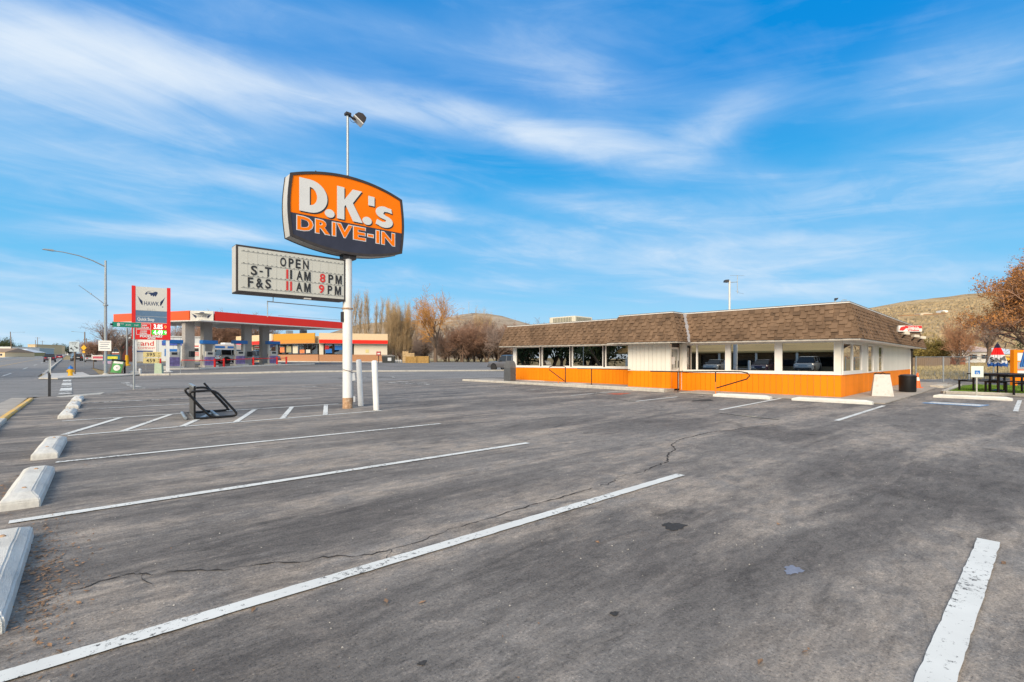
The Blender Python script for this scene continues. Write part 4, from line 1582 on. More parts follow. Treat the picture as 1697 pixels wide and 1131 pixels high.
g1 = 'wheel stops along the left edge of the lot'
for x, y, rz, lab in ((-0.345, 4.22, -.02, 'large concrete wheel stop nearest the camera, cut by the photo edge'), (-0.29, 6.93, -.04, 'second concrete wheel stop, tyre-scuffed, with dry leaves on its road side'),
                      (-0.20, 9.78, -.05, 'third concrete wheel stop, just before the hatched bay'), (-0.02, 15.75, -.05, 'first wheel stop beyond the hatched bay, leaves at its foot'),
                      (0.09, 18.6, -.04, 'middle one of the three small wheel stops beyond the hatched bay'), (0.20, 21.45, -.05, 'farthest left wheel stop, by the side street corner')):
    wheel_stop(x, y, rz, lab, g1)
g2 = 'wheel stops in front of the diner'
for u, v, lab, L in ((883.5, 634.5, 'wheel stop by the grey litter bin at the far end of the diner', 1.1), (949, 639.5, 'wheel stop under the left handrail of the diner', 1.1),
                     (1229, 659.5, 'white wheel stop under the right handrail of the diner', 1.1), (1377, 667, 'wheel stop at the near right corner of the diner', 1.25)):
    x, y = gp(u, v)
    wheel_stop(x, y, DROT, lab, g2, L)
x, y = gp(1610, 661.5)
wheel_stop(x, y, R(-3), 'long concrete wheel stop in front of the lawn and accessible sign', g2, 1.15)

# ------------------------------------------------------------------ pole sign of the drive-in
PX, PY = 5.64, 12.98
ps = thing('pole_sign', 'tall white pole sign with orange drive-in panel over a letter board', 'sign', (PX, PY, hgt(PX, PY)))
MB().lathe([(.131, -.05), (.131, .29)], 24).build('pole_base', RUST, ps, smooth=40)
MB().lathe([(.1275, .28), (.1275, 2.60), (.126, 2.62), (.122, 2.95), (.120, 4.18)], 24).build('pole', WHITE_PIPE, ps, smooth=40)
MB().lathe([(.150, 2.70), (.150, 2.735)], 20).lathe([(.134, 1.02), (.134, 1.03)], 20).build('pole_band', RUST, ps, smooth=40)
MB().tube([(.02, .03, 6.25), (.02, .03, 8.03)], .033, 10).build('upper_pole', STEEL, ps, smooth=40)
MB().box((-.05, -.05, 8.01), (.09, .10, 8.07)).lathe([(.10, 6.26), (.06, 6.32), (.034, 6.36)], 12, (.02, .03, 0)).build('pole_cap', BRONZE, ps)
fl_ = MB()
Mf = Matrix.Translation((.35, .02, 8.01)) @ Matrix.Rotation(R(38), 4, 'Y') @ Matrix.Rotation(R(-10), 4, 'Z')
fl_.prism([(-.15, -.05), (-.12, .08), (-.02, .15), (.11, .13), (.15, .04), (.16, -.07)], -.12, .12, M=Mf)
fo = fl_.build('floodlight', BRONZE, ps, bevel=.012)
MB().box((-.15, -.11, -.10), (.16, .11, -.07), M=Mf).build('lens', LAMPW, fo)
MB().tube([(.06, .03, 8.03), (.16, .02, 7.97), (.24, .02, 7.97)], .028, 8).build('bracket', BRONZE, fo)
MB().tube([(.05, .01, 8.01), (.10, 0, 7.87), (.18, 0, 7.85), (.26, 0, 7.90)], .006, 5).build('cable', BLACK, fo)
# orange cabinet: barrel outline
HALF, ZC0, ZC1, ZM0, ZM1 = 1.545, 4.42, 5.97, 4.17, 6.26


def barrel(grow=0.0, n=18):
    out = []
    W_ = HALF + grow
    z0, z1, m0, m1 = ZC0 - grow * .7, ZC1 + grow * .7, ZM0 - grow, ZM1 + grow
    for k in range(n + 1):
        s = -1 + 2 * k / n
        out.append((s * W_, z1 + (m1 - z1) * (1 - abs(s) ** 2)))
    for k in range(1, 8):
        s = k / 8
        out.append((W_ + .065 * math.sin(PI * s), z1 + (z0 - z1) * s))
    for k in range(n + 1):
        s = 1 - 2 * k / n
        out.append((s * W_, z0 + (m0 - z0) * (1 - abs(s) ** 2)))
    for k in range(1, 8):
        s = k / 8
        out.append((-W_ - .065 * math.sin(PI * s), z0 + (z1 - z0) * s))
    return out


sc_ = MB().prism(barrel(.0), -.17, .21).build('sign_cabinet', CAB_GREY, ps)
for yy, nm in ((-.205, 0), (.21, 1)):
    ring_o, ring_i = barrel(.012), barrel(-.055)
    k = len(ring_o)
    rm = MB()
    vs = [(x, yy, z) for x, z in ring_o] + [(x, yy, z) for x, z in ring_i] + [(x, yy + .035, z) for x, z in ring_o] + [(x, yy + .035, z) for x, z in ring_i]
    fs = []
    for i in range(k):
        j = (i + 1) % k
        fs += [(i, j, k + j, k + i), (i, 2 * k + i, 2 * k + j, j), (k + i, k + j, 3 * k + j, 3 * k + i), (2 * k + i, 3 * k + i, 3 * k + j, 2 * k + j)]
    rm.add(vs, fs)
    rm.build('face_rim', BRONZE, sc_)
SPLIT = 5.0
inn = barrel(-.05)


def clip(poly, zc, above):
    out = []
    for i in range(len(poly)):
        a, b = poly[i], poly[(i + 1) % len(poly)]
        ia, ib = (a[1] >= zc) == above, (b[1] >= zc) == above
        if ia:
            out.append(a)
        if ia != ib:
            t_ = (zc - a[1]) / (b[1] - a[1])
            out.append((a[0] + (b[0] - a[0]) * t_, zc))
    return out


MB().prism(clip(inn, SPLIT + .004, True), -.188, -.171).build('orange_panel', SIGN_ORANGE, sc_)
MB().prism(clip(inn, SPLIT - .004, False), -.188, -.171).build('slate_panel', SIGN_SLATE, sc_)
MB().prism(clip(inn, SPLIT + .004, True), .211, .225).build('orange_panel', SIGN_ORANGE, sc_)
MB().prism(clip(inn, SPLIT - .004, False), .211, .225).build('slate_panel', SIGN_SLATE, sc_)


def dk(ox):
    """Outlines of the big letters, x measured from the pole."""
    q = lambda x: x - PX + ox
    L = []
    D_o = [(q(4.30), 5.08), (q(4.30), 5.92)] + arc(q(4.56), 5.50, .45, .42, 90, -90)
    D_i = [(q(4.555), 5.27), (q(4.555), 5.73)] + arc(q(4.56), 5.50, .185, .23, 90, -90)
    L.append((D_o, [D_i]))
    L.append((arc(q(5.07), 5.155, .13, .11, 0, 345, 22), []))
    K = [(5.27, 5.07), (5.27, 5.93), (5.465, 5.93), (5.465, 5.60), (5.70, 5.93), (5.96, 5.93), (5.70, 5.56), (5.98, 5.07), (5.71, 5.07), (5.50, 5.47), (5.465, 5.42), (5.465, 5.07)]
    L.append(([(q(x), z) for x, z in K], []))
    L.append((arc(q(6.115), 5.16, .135, .11, 0, 345, 22), []))
    L.append(([(q(6.15), 5.60), (q(6.15), 5.86), (q(6.33), 5.86), (q(6.33), 5.60)], []))
    # s: two bowls
    cxs = q(6.63)
    s_o = [(cxs + .235, 5.52)] + arc(cxs, 5.51, .235, .155, 25, 90, 6)[:] + arc(cxs - .02, 5.495, .235, .17, 90, 245, 12)
    s_o = [(cxs + .24, 5.50), (cxs + .215, 5.63)] + arc(cxs - .01, 5.485, .25, .175, 60, 255, 14) + [(cxs + .06, 5.285), (cxs + .035, 5.235), (cxs - .06, 5.22), (cxs - .22, 5.27), (cxs - .265, 5.13)]
    s_o += arc(cxs + .0, 5.235, .265, .17, 228, 440, 16) + [(cxs - .035, 5.455), (cxs + .0, 5.515), (cxs + .10, 5.52)]
    L.append((s_o, []))
    return L


for (o_, h_) in dk(0.0):
    lt = poly_letter(o_, h_, .014, SIGN_WHITE, sc_, -.196, 'letter')
for (o_, h_) in dk(.035):
    sh = poly_letter([(x, z - .025) for x, z in o_], [[(x, z - .025) for x, z in r_] for r_ in h_], .003, LETTER_SHADOW, sc_, -.1895, 'drop_shadow')
for ch, x0, x1 in (('D', 4.23, 4.66), ('R', 4.69, 5.10), ('I', 5.13, 5.25), ('V', 5.25, 5.71), ('E', 5.71, 6.09), ('-', 6.12, 6.32), ('I', 6.37, 6.50), ('N', 6.54, 6.98)):
    z0, z1 = (4.60, 4.945)
    if ch == '-':
        MB().box((x0 - PX, -.1945, 4.715), (x1 - PX, -.1885, 4.82)).build('letter', SIGN_WHITE, sc_)
        MB().box((x0 - PX + .022, -.198, 4.737), (x1 - PX - .022, -.195, 4.798)).build('letter_face', SIGN_ORANGE, sc_)
        continue
    if ch == 'I':
        MB().box((x0 - PX, -.1945, z0 - .02), (x1 - PX, -.1885, z1 + .02)).build('letter', SIGN_WHITE, sc_)
        MB().box((x0 - PX + .022, -.198, z0), (x1 - PX - .022, -.195, z1)).build('letter_face', SIGN_ORANGE, sc_)
        continue
    fitted_letter(ch, x0 - PX, x1 - PX, z0 - .02, z1 + .02, .003, SIGN_WHITE, sc_, -.1895, 'letter', offset=.055)
    fitted_letter(ch, x0 - PX + .022, x1 - PX - .022, z0, z1, .003, SIGN_ORANGE, sc_, -.194, 'letter_face', offset=.030)
MB().tube([(-.85, .02, 6.05), (-.85, .02, 6.27)], .016, 6).tube([(.62, .02, 6.1), (.62, .02, 6.32)], .016, 6).build('lifting_eye', BRONZE, sc_)
MB().box((-.16, -.12, 4.06), (.20, .14, 4.18)).build('mounting_plate', BRONZE, sc_)

# letter board
rbx0, rbx1, rbz0, rbz1 = 2.90 - PX, 5.535 - PX, 2.90, 4.03
rb = MB().box((rbx0, -.10, rbz0), (rbx1, .30, rbz1)).build('letter_board', BRONZE, ps, bevel=.01)
MB().box((rbx0 - .004, -.08, rbz0 + .03), (rbx0 + .02, .28, rbz1 - .02)).build('end_cap', CAB_GREY, rb)
MB().box((rbx0 + .045, -.112, rbz0 + .05), (rbx1 - .04, -.099, rbz1 - .05)).build('face_panel', READER, rb)
RAIL = mat('clear_track', (0.48, 0.48, 0.44), 0.3, var=.1)
rows = [(3.035, 3.30), (3.325, 3.59), (3.615, 3.88)]
for z in (3.30 + .012, 3.59 + .012, 3.88 + .012, 3.03):
    tr = MB().box((rbx0 + .10, -.122, z - .004), (rbx1 - .08, -.112, z + .008))
    for k in range(24):
        xx = rbx0 + .14 + k * .104
        tr.box((xx, -.126, z + .008), (xx + .035, -.113, z + .016), 1)
    tr.build('letter_track', [RAIL, DARK], rb)
for k in range(11):
    xx = rbx0 + .24 + k * .215
    MB().box((xx, -.1150, rbz0 + .08), (xx + .006, -.1125, rbz1 - .08)).build('panel_seam', RAIL, rb)
BOARD = [('O', 3.87, 4.01, 2), ('P', 4.07, 4.19, 2), ('E', 4.24, 4.36, 2), ('N', 4.42, 4.56, 2),
         ('S', 3.21, 3.35, 1), ('-', 3.40, 3.47, 1), ('T', 3.52, 3.67, 1), ('1', 4.015, 4.06, 1, 'r'), ('1', 4.105, 4.15, 1), ('A', 4.26, 4.41, 1), ('M', 4.45, 4.61, 1), ('8', 4.845, 4.99, 1, 'r'), ('P', 5.07, 5.20, 1), ('M', 5.26, 5.43, 1),
         ('F', 3.145, 3.26, 0), ('&', 3.325, 3.48, 0), ('S', 3.53, 3.66, 0), ('1', 4.015, 4.06, 0, 'r'), ('1', 4.105, 4.15, 0, 'r'), ('A', 4.25, 4.40, 0), ('M', 4.45, 4.61, 0), ('9', 4.82, 4.96, 0, 'r'), ('P', 5.05, 5.17, 0), ('M', 5.24, 5.41, 0)]
for ch, x0, x1, row, *c in BOARD:
    m = LET_RED if c else LET_BLACK
    z0, z1 = rows[row][0] + .018, rows[row][1] - .018
    if ch == '1':
        MB().box((x0 - PX, -.122, z0), (x1 - PX, -.117, z1)).build('letter', m, rb)
    elif ch == '-':
        MB().box((x0 - PX, -.122, z0 + .09), (x1 - PX, -.117, z0 + .125)).build('letter', m, rb)
    elif ch == 'M':
        t_ = .036
        a_, b_, c_ = x0 - PX, x1 - PX, (x0 + x1) / 2 - PX
        poly_letter([(a_, z0), (a_, z1), (a_ + t_ * 1.3, z1), (c_, z0 + .085), (b_ - t_ * 1.3, z1), (b_, z1), (b_, z0), (b_ - t_, z0), (b_ - t_, z1 - .075), (c_ + .016, z0), (c_ - .016, z0), (a_ + t_, z1 - .075), (a_ + t_, z0)], [], .004, m, rb, -.118)
    else:
        fitted_letter(ch, x0 - PX, x1 - PX, z0, z1, .004, m, rb, -.118, offset=.022)
MB().box((4.45 - PX, -.14, rbz0 - .03), (4.62 - PX, -.02, rbz0 + .0)).build('access_cover', CAB_GREY, rb)
cd = MB()
cd.tube([(3.77 - PX, .1, rbz0), (3.77 - PX, .1, rbz0 - .13), (3.64 - PX, .1, rbz0 - .14), (-.1, .1, rbz0 - .17)], .012, 6)
cd.tube([(3.64 - PX, .1, rbz0 - .12), (3.64 - PX, .1, rbz0 - .52)], .012, 6)
cd.tube([(-1.75, .1, rbz0 - .47 - .0), (-.1, .06, rbz0 - .50)], .004, 4)
cd.build('conduit', STEEL, ps)
MB().box((-.17, -.05, 2.42), (-.12, .05, 2.62)).box((-.16, -.05, 2.35), (-.10, .07, 2.42)).build('junction_box', BRONZE, ps)
eb = MB().box((.13, -.09, .72), (.30, .06, .93), M=Matrix.Rotation(R(-8), 4, 'Y')).build('switch_box', WHITE_PIPE, ps, bevel=.012)
MB().box((.14, -.06, .16), (.20, .02, .32)).build('outlet_box', WHITE_PIPE, ps, bevel=.008)
MB().tube([(.15, -.02, .0), (.15, -.02, .75)], .012, 6).build('conduit', STEEL, ps)
loop = [(.135 * math.cos(R(a)), .135 * math.sin(R(a)), 1.0 - .10 * math.sin(R(a * .5 + 40))) for a in range(-200, 20, 15)]
MB().tube(loop, .006, 5).build('cable', BLACK, ps)

# leaning bollards
for x, y, lean, hh, lab in ((6.23, 13.42, R(-2.6), 1.33, 'white steel bollard next to the sign pole, leaning left'), (6.0, 12.0, R(-2.2), 1.30, 'white steel bollard standing apart from the sign pole, nearer the camera')):
    b_ = MB().lathe([(.076, -.06), (.076, hh - .03), (.066, hh - .008), (.035, hh + .006)], 18).build('bollard', WHITE_PIPE, smooth=40, loc=(x, y, hgt(x, y)))
    b_.rotation_euler = (lean * .55, lean * .85, 0)
    tag(b_, lab, 'bollard', 'white bollards beside the sign pole')

# ------------------------------------------------------------------ bike rack
rk = thing('bike_rack', 'black tube bike rack with grey slotted centre panel on the hatched bay', 'bike rack', (2.12, 13.45, hgt(2, 13.4)), R(-5.5))
for k in range(9):
    yy = -.70 + k * .158
    MB().box((-.018, yy, .05), (.018, yy + .135, .70)).build('slat', GREYPLATE, rk)
MB().box((-.028, -.73, .70), (.028, .76, .745)).build('top_rail', STEEL, rk, bevel=.006)
MB().box((-.022, -.73, .01), (.022, .76, .05)).build('bottom_rail', STEEL, rk)
MB().box((-.02, -.735, .02), (.02, -.700, .74)).build('end_post', BLACK, rk)


def rounded(pts, r, n=5):
    out = []
    m = len(pts)
    for i in range(m):
        p, a, b = Vector(pts[i]), Vector(pts[i - 1]), Vector(pts[(i + 1) % m])
        d0, d1 = (a - p).normalized(), (b - p).normalized()
        for k in range(n + 1):
            t_ = k / n
            s0, s1 = p + d0 * r, p + d1 * r
            out.append(tuple(s0 * (1 - t_) ** 2 + p * 2 * t_ * (1 - t_) + s1 * t_ ** 2))
    return out


for yy in (-.78, .80):
    MB().tube(rounded([(-.15, yy, .62), (.38, yy, .64), (.86, yy, .04), (.30, yy, .03)], .15), .026, 8, close=True).build('loop', BLACK, rk, smooth=60)
    MB().tube([(-.02, yy, .03), (.40, yy, .03)], .022, 8).build('base_bar', BLACK, rk, smooth=60)
MB().tube([(.30, .9, .74), (.85, .9, .03)], .024, 8).build('prop_bar', BLACK, rk, smooth=60)
for xx in (-.17, .44):
    MB().tube([(xx, -.74, .045), (xx, .66, .045)], .034, 8).build('foot_tube', STEEL, rk, smooth=60)
MB().box((-.17, .60, .03), (0, .63, .05)).build('cross_bar', BLACK, rk)

# ------------------------------------------------------------------ posts and signs on the left
x, y = gp(82, 657)
sp = thing('sign_post', 'thin sign post seen edge-on, white above and dark sleeve below', 'sign', (x, y, hgt(x, y)), R(-4))
MB().box((-.04, -.04, -.05), (.04, .04, .86)).build('sleeve', DARK, sp)
sp.rotation_euler = (0, 0, math.atan2(y, x))
MB().box((-.022, -.022, .86), (.022, .022, 1.36)).build('post', STEEL, sp)
MB().box((-.25, -.038, .80), (.25, -.024, 1.42)).build('sign_plate', WHITE, sp)

x, y = gp(222, 646)
sg = thing('street_name_sign', 'green street name blade on a thin grey post', 'sign', (x, y, hgt(x, y)), R(-2))
MB().tube([(0, 0, -.05), (0, 0, 2.75)], .038, 8).build('post', STEEL, sg)
zs = EYE + (HY - 539) * 24.0 / F_PX
dS = x * RY + y * LY
zt = EYE + (HY - 539) * dS / F_PX - hgt(x, y)
sp_ = dS / F_PX
bl = MB().box((-28 * sp_, -.02, zt - 4.2 * sp_), (9.5 * sp_, .02, zt + 4.2 * sp_)).build('name_blade', GREEN, sg, bevel=.012)
lettering('8', -20 * sp_, zt - 2.6 * sp_, 7.2 * sp_, SIGN_WHITE, bl, -.024, offset=.01)
lettering('TH', -15.5 * sp_, zt + .1 * sp_, 3.2 * sp_, SIGN_WHITE, bl, -.024)
lettering('AVE', -7.5 * sp_, zt - 1.8 * sp_, 4.2 * sp_, SIGN_WHITE, bl, -.024)
lettering('SW', 3.2 * sp_, zt - 1.8 * sp_, 4.2 * sp_, SIGN_WHITE, bl, -.024)
MB().tube([(-28 * sp_ - .07, 0, zt), (-28 * sp_ + .02, 0, zt)], .045, 6).build('clamp', BLACK, sg)
MB().box((-.02, -.02, 2.7), (.02, .02, zt)).build('upper_post', STEEL, sg)

# street light
x, y = place(175, 39.5)
z = hgt(x, y)
sl = thing('street_lamp', 'tall grey street light with long curved arm over the corner', 'street lamp', (x, y, z))
MB().tube([(0, 0, -.1), (0, 0, 9.25)], [.125, .07], 12).build('pole', STEEL, sl, smooth=50)
MB().tube([(0, 0, 8.75), (-.8, 0, 9.15), (-1.6, 0, 9.42), (-2.5, 0, 9.56), (-3.5, 0, 9.60)], [.05, .045, .04, .035, .03], 8).build('arm', STEEL, sl, smooth=50)
MB().prism([(-3.7, 9.59), (-3.6, 9.66), (-3.1, 9.67), (-2.95, 9.58), (-3.1, 9.53)], -.10, .10).build('lamp_head', STEEL, sl, bevel=.015)
MB().tube([(0, 0, 5.7), (-.9, 0, 6.5), (-1.62, 0, 7.1)], [.03, .025, .02], 6).lathe([(.05, -.05), (.05, .05)], 8, (-.9, 0, 6.5)).build('lower_arm', STEEL, sl)
MB().lathe([(.17, 5.62), (.17, 5.72)], 10).build('band', STEEL, sl)
MB().lathe([(.22, -.1), (.22, .12), (.13, .2)], 12).build('base', CONC, sl)
sgn = MB().box((-.42, -.15, 2.0), (.42, -.13, 2.82), M=Matrix.Rotation(R(-22), 4, 'Z')).build('notice_sign', WHITE, sl)
for k in range(4):
    MB().box((-.34 + .05 * (k % 2), -.1545, 2.66 - k * .17), (.34 - .07 * (k % 3), -.1515, 2.72 - k * .17), M=Matrix.Rotation(R(-22), 4, 'Z')).build('text_line', mat('grey_print', (.3, .33, .36), .5) if k == 0 else MATS['grey_print'], sgn)

# fire hydrant
x, y = place(116.8, 38.5)
hy = thing('fire_hydrant', 'yellow fire hydrant with blue bonnet on the corner pavement', 'hydrant', (x, y, hgt(x, y) + .09))
MB().lathe([(.19, -.02), (.19, .05), (.15, .07), (.14, .1), (.14, .48), (.17, .50), (.17, .54)], 16).build('barrel', YELLOW, hy, smooth=40)
MB().lathe([(.17, .541), (.165, .60), (.13, .70), (.06, .76), (.035, .77), (.035, .83)], 16).build('bonnet', BLUE, hy, smooth=40)
nz = MB()
for a in (0, PI, -PI / 2):
    nz.tube([(.12 * math.cos(a), .12 * math.sin(a), .38), (.23 * math.cos(a), .23 * math.sin(a), .38)], .065 if a else .055, 10)
nz.build('outlet_cap', YELLOW, hy)

# lane-use sign on a wooden post
x, y = place(124, 42)
ln = thing('lane_use_sign', 'white lane-use sign with two curved black arrows on a wooden post', 'sign', (x, y, hgt(x, y)), R(-35))
MB().box((-.045, -.045, -.1), (.045, .045, 2.0)).build('post', WOOD, ln)
bd = MB().box((-.39, -.075, 2.0), (.39, -.06, 2.86)).build('sign_panel', mat('pale_sign_face', (.52, .60, .64), .5), ln)
lettering('CENTER', 0, 2.72, .14, LET_BLACK, bd, -.078)
lettering('LANE', 0, 2.60, .14, LET_BLACK, bd, -.078)
for sgx in (-1, 1):
    a = MB()
    pts = [(sgx * .06, 2.42 if sgx < 0 else 2.16), (sgx * .14, 2.3), (sgx * .27, 2.28)]
    if sgx < 0:
        pts = [(-.06, 2.10), (-.10, 2.22), (-.20, 2.27)]
        tip = [(-.18, 2.36), (-.34, 2.28), (-.20, 2.18)]
    else:
        pts = [(.04, 2.50), (.08, 2.40), (.18, 2.33)]
        tip = [(.16, 2.42), (.34, 2.32), (.18, 2.24)]
    a.tube([(px, -.082, pz) for px, pz in pts], .028, 6)
    a.prism(tip, -.086, -.078)
    a.build('arrow', LET_BLACK, bd)

# green A-frame sign leaning at the lamp post
x, y = place(190.5, 40.5)
af = thing('a_frame_sign', 'green A-frame sidewalk sign with black frame, tilted, by the street light', 'sign', (x, y, hgt(x, y)), R(-30))
Mt = Matrix.Rotation(R(7), 4, 'Y') @ Matrix.Rotation(R(-14), 4, 'X')
Mb = Matrix.Rotation(R(7), 4, 'Y') @ Matrix.Translation((0, .55, 0)) @ Matrix.Rotation(R(14), 4, 'X')
for Mx in (Mt, Mb):
    MB().box((-.50, -.03, .10), (-.39, .02, 1.30), M=Mx).box((.39, -.03, .10), (.50, .02, 1.30), M=Mx).box((-.39, -.03, .08), (.39, .02, .17), M=Mx).box((-.39, -.03, 1.19), (.39, .02, 1.30), M=Mx).box((-.42, -.02, -.02), (-.39, .02, .12), M=Mx).box((.39, -.02, -.02), (.42, .02, .12), M=Mx).build('frame', BLACK, af)
po = MB().box((-.39, -.012, .17), (.39, .0, 1.19), M=Mt).build('poster', AGREEN, af)
MB().box((-.34, -.016, .96), (.34, -.013, 1.14), M=Mt).build('header_print', WHITE, po)
cir = [(.25 * math.cos(2 * PI * k / 20), .60 + .25 * math.sin(2 * PI * k / 20)) for k in range(20)]
MB().prism(cir, -.017, -.013, M=Mt).build('round_emblem', WHITE, po)
star = [((.07 if k % 2 == 0 else .03) * math.cos(PI * k / 5 + PI / 2), .60 + (.07 if k % 2 == 0 else .03) * math.sin(PI * k / 5 + PI / 2)) for k in range(10)]
MB().prism(star, -.020, -.0175, M=Mt).build('star_print', NAVY, po)

# banner boards and pole beyond the corner
x, y = place(185, 52)
bn = thing('banner_sign', 'blue and purple banner with yellow lettering behind the green A-frame', 'sign', (x, y, hgt(x, y)), R(-38))
MB().box((-.85, -.03, .55), (.85, .0, 1.52)).build('banner', mat('teal_banner', (.02, .14, .20), .6, var=.2), bn)
MB().box((-.85, -.034, .55), (.85, -.031, .85)).build('lower_print', mat('lilac_print', (.48, .36, .52), .6, var=.3), bn)
MB().box((-.7, -.036, 1.05), (.62, -.032, 1.32)).build('yellow_script', mat('yellow_print', (.75, .70, .06), .5, var=.4, scale=14), bn)
MB().tube([(-.8, 0, 0), (-.8, 0, 1.5)], .03, 6).tube([(.8, 0, 0), (.8, 0, 1.5)], .03, 6).build('post', STEEL, bn)
x, y = place(163.5, 58)
rs = thing('roadside_sign', 'long white roadside sign board with red lettering', 'sign', (x, y, hgt(x, y)), R(-40))
MB().box((-.8, -.03, .95), (.8, 0, 1.5)).build('board', WHITE, rs)
MB().tube([(-.6, .02, 0), (-.6, .02, 1.2)], .04, 6).tube([(.6, .02, 0), (.6, .02, 1.2)], .04, 6).build('post', WOOD, rs)
MB().box((-.66, -.034, 1.1), (.66, -.031, 1.36)).build('red_script', mat('red_print', (.62, .12, .16), .5, var=.6, scale=18), rs)
x, y = place(140, 66)
yd = thing('warning_sign', 'yellow diamond warning sign on the far street corner', 'sign', (x, y, hgt(x, y)), R(-42))
MB().box((-.27, -.012, -.27), (.27, .012, .27), M=Matrix.Translation((0, -.1, 2.55)) @ Matrix.Rotation(R(45), 4, 'Y')).build('diamond_plate', YELLOW, yd)
MB().tube([(0, -.05, 0), (0, -.05, 2.9)], .03, 6).build('post', STEEL, yd)
MB().box((-.18, -.015, 1.85), (.18, .01, 2.1), M=Matrix.Translation((0, -.1, 0))).build('advisory_plate', YELLOW, yd)

# ------------------------------------------------------------------ bits of litter
LEAFM = mat('dead_leaf', (0.23, 0.135, 0.075), 0.9, var=.5, scale=30, objvar=.35)
dl = MB()
rr = random.Random(12)


def leaf(x, y, s):
    a = rr.uniform(0, 6.3)
    z = hgt(x, y) + .004
    c, si = math.cos(a), math.sin(a)
    lft = [rr.uniform(.0, s * .5) for _ in range(4)]
    p = [(x + c * s, y + si * s, z + lft[0]), (x - si * s * .45, y + c * s * .45, z + lft[1]), (x - c * s, y - si * s, z + lft[2]), (x + si * s * .45, y - c * s * .45, z + lft[3])]
    dl.add(p, [(0, 1, 2), (0, 2, 3)])


for cx_, cy_, sx_, sy_, n_ in ((-.15, 4.2, .09, .9, 900), (-.06, 4.0, .15, .8, 420), (-.12, 3.55, .06, .14, 60), (-.48, 6.9, .07, .7, 240), (-.38, 9.8, .06, .7, 70), (.0, 14.7, .3, .15, 50), (-.2, 15.6, .1, .5, 50), (.38, 18.4, .15, .4, 60), (.3, 16.3, .12, .5, 60), (2.0, 12.5, .3, .25, 20)):
    for _ in range(n_):
        leaf(rr.gauss(cx_, sx_ * .7), rr.gauss(cy_, sy_ * .7), (.003 + .017 * rr.random() ** 3))
for u, v in ((1663, 934), (1662, 936), (140, 770), (143, 772), (700, 1000), (420, 1013), (585, 780), (1340, 1078), (1334, 1083), (1260, 1100), (640, 1000), (990, 900), (1290, 870)):
    leaf(*gp(u, v), rr.uniform(.012, .03))
for _ in range(900):
    xx, yy = rr.uniform(-.9, 8), rr.uniform(1.2, 20)
    leaf(xx, yy, rr.uniform(.003, .009))
tag(dl.build('dead_leaves', LEAFM), 'dry brown leaves and crumbs gathered along the wheel stops', 'leaves', kind='stuff')
st = MB()
for _ in range(1400):
    xx, yy = rr.uniform(-.9, 9) , rr.uniform(.6, 12)
    s = rr.uniform(.002, .0055)
    z = hgt(xx, yy) + .001
    st.add([(xx - s, yy - s, z), (xx + s, yy - s * .7, z), (xx + s * .8, yy + s, z), (xx - s, yy + s * .8, z), (xx, yy, z + s * 1.2)], [(0, 1, 4), (1, 2, 4), (2, 3, 4), (3, 0, 4)])
tag(st.build('loose_chips', mat('stone_chip', (.38, .36, .33), .9, var=.6, scale=40)), 'loose stone chips scattered over the asphalt', 'gravel', kind='stuff')

# ------------------------------------------------------------------ filling station
def P3(u, d, v=None):
    """World point at column u, depth d; height from row v when given, else the ground."""
    x, y = place(u, d)
    return Vector((x, y, hgt(x, y) if v is None else EYE + (HY - v) * d / F_PX))


# price sign
gx, gy = place(251, 42.5)
gz = hgt(gx, gy)
GS = 42.5 / F_PX
gs = thing('gas_price_sign', 'tall red framed gas price sign with hawk emblem on two white posts', 'sign', (gx, gy, gz), R(-6))
zz = lambda v: EYE + (HY - v) * GS - gz
wS = 28.6 / 23.4
Q = .60
for sg_ in (-1, 1):
    MB().box((sg_ * wS * .94 - .13, -.13, -.1), (sg_ * wS * .94 + .13, .13, zz(562))).build('post', WHITE_PIPE, gs)
    MB().lathe([(.42, -.05), (.40, .06), (.2, .16)], 14, (sg_ * wS * .94, 0, 0)).build('footing', PAVE, gs)
    MB().box((sg_ * wS - .13, -.20, zz(563.3)), (sg_ * wS + .13, .20, zz(476))).build('frame_upright', RED, gs)
MB().box((-wS + .13, -.17, zz(537.5)), (wS - .13, .17, zz(477))).build('cabinet', CAB_GREY, gs)
wp = MB().box((-wS + .13, -.185, zz(515.5)), (wS - .13, -.171, zz(477.5))).build('logo_panel', mat('warm_white_face', (.60, .60, .55), .4, var=.04), gs)
MB().box((-wS + .13, -.185, zz(525)), (wS - .13, -.171, zz(516))).build('blue_panel', BLUEGREY, gs)
bp_ = MB().box((-wS + .13, -.185, zz(535)), (wS - .13, -.171, zz(525.6))).build('blue_panel', BLUEGREY, gs)
lettering('Quick Stop', -wS + .24, zz(532.4), .36, SIGN_WHITE, bp_, -.19, 'LEFT', offset=.010, sx=.72)
rp = MB().box((-wS + .128, -.20, zz(563.3)), (wS - .128, .20, zz(536))).build('red_panel', RED, gs)
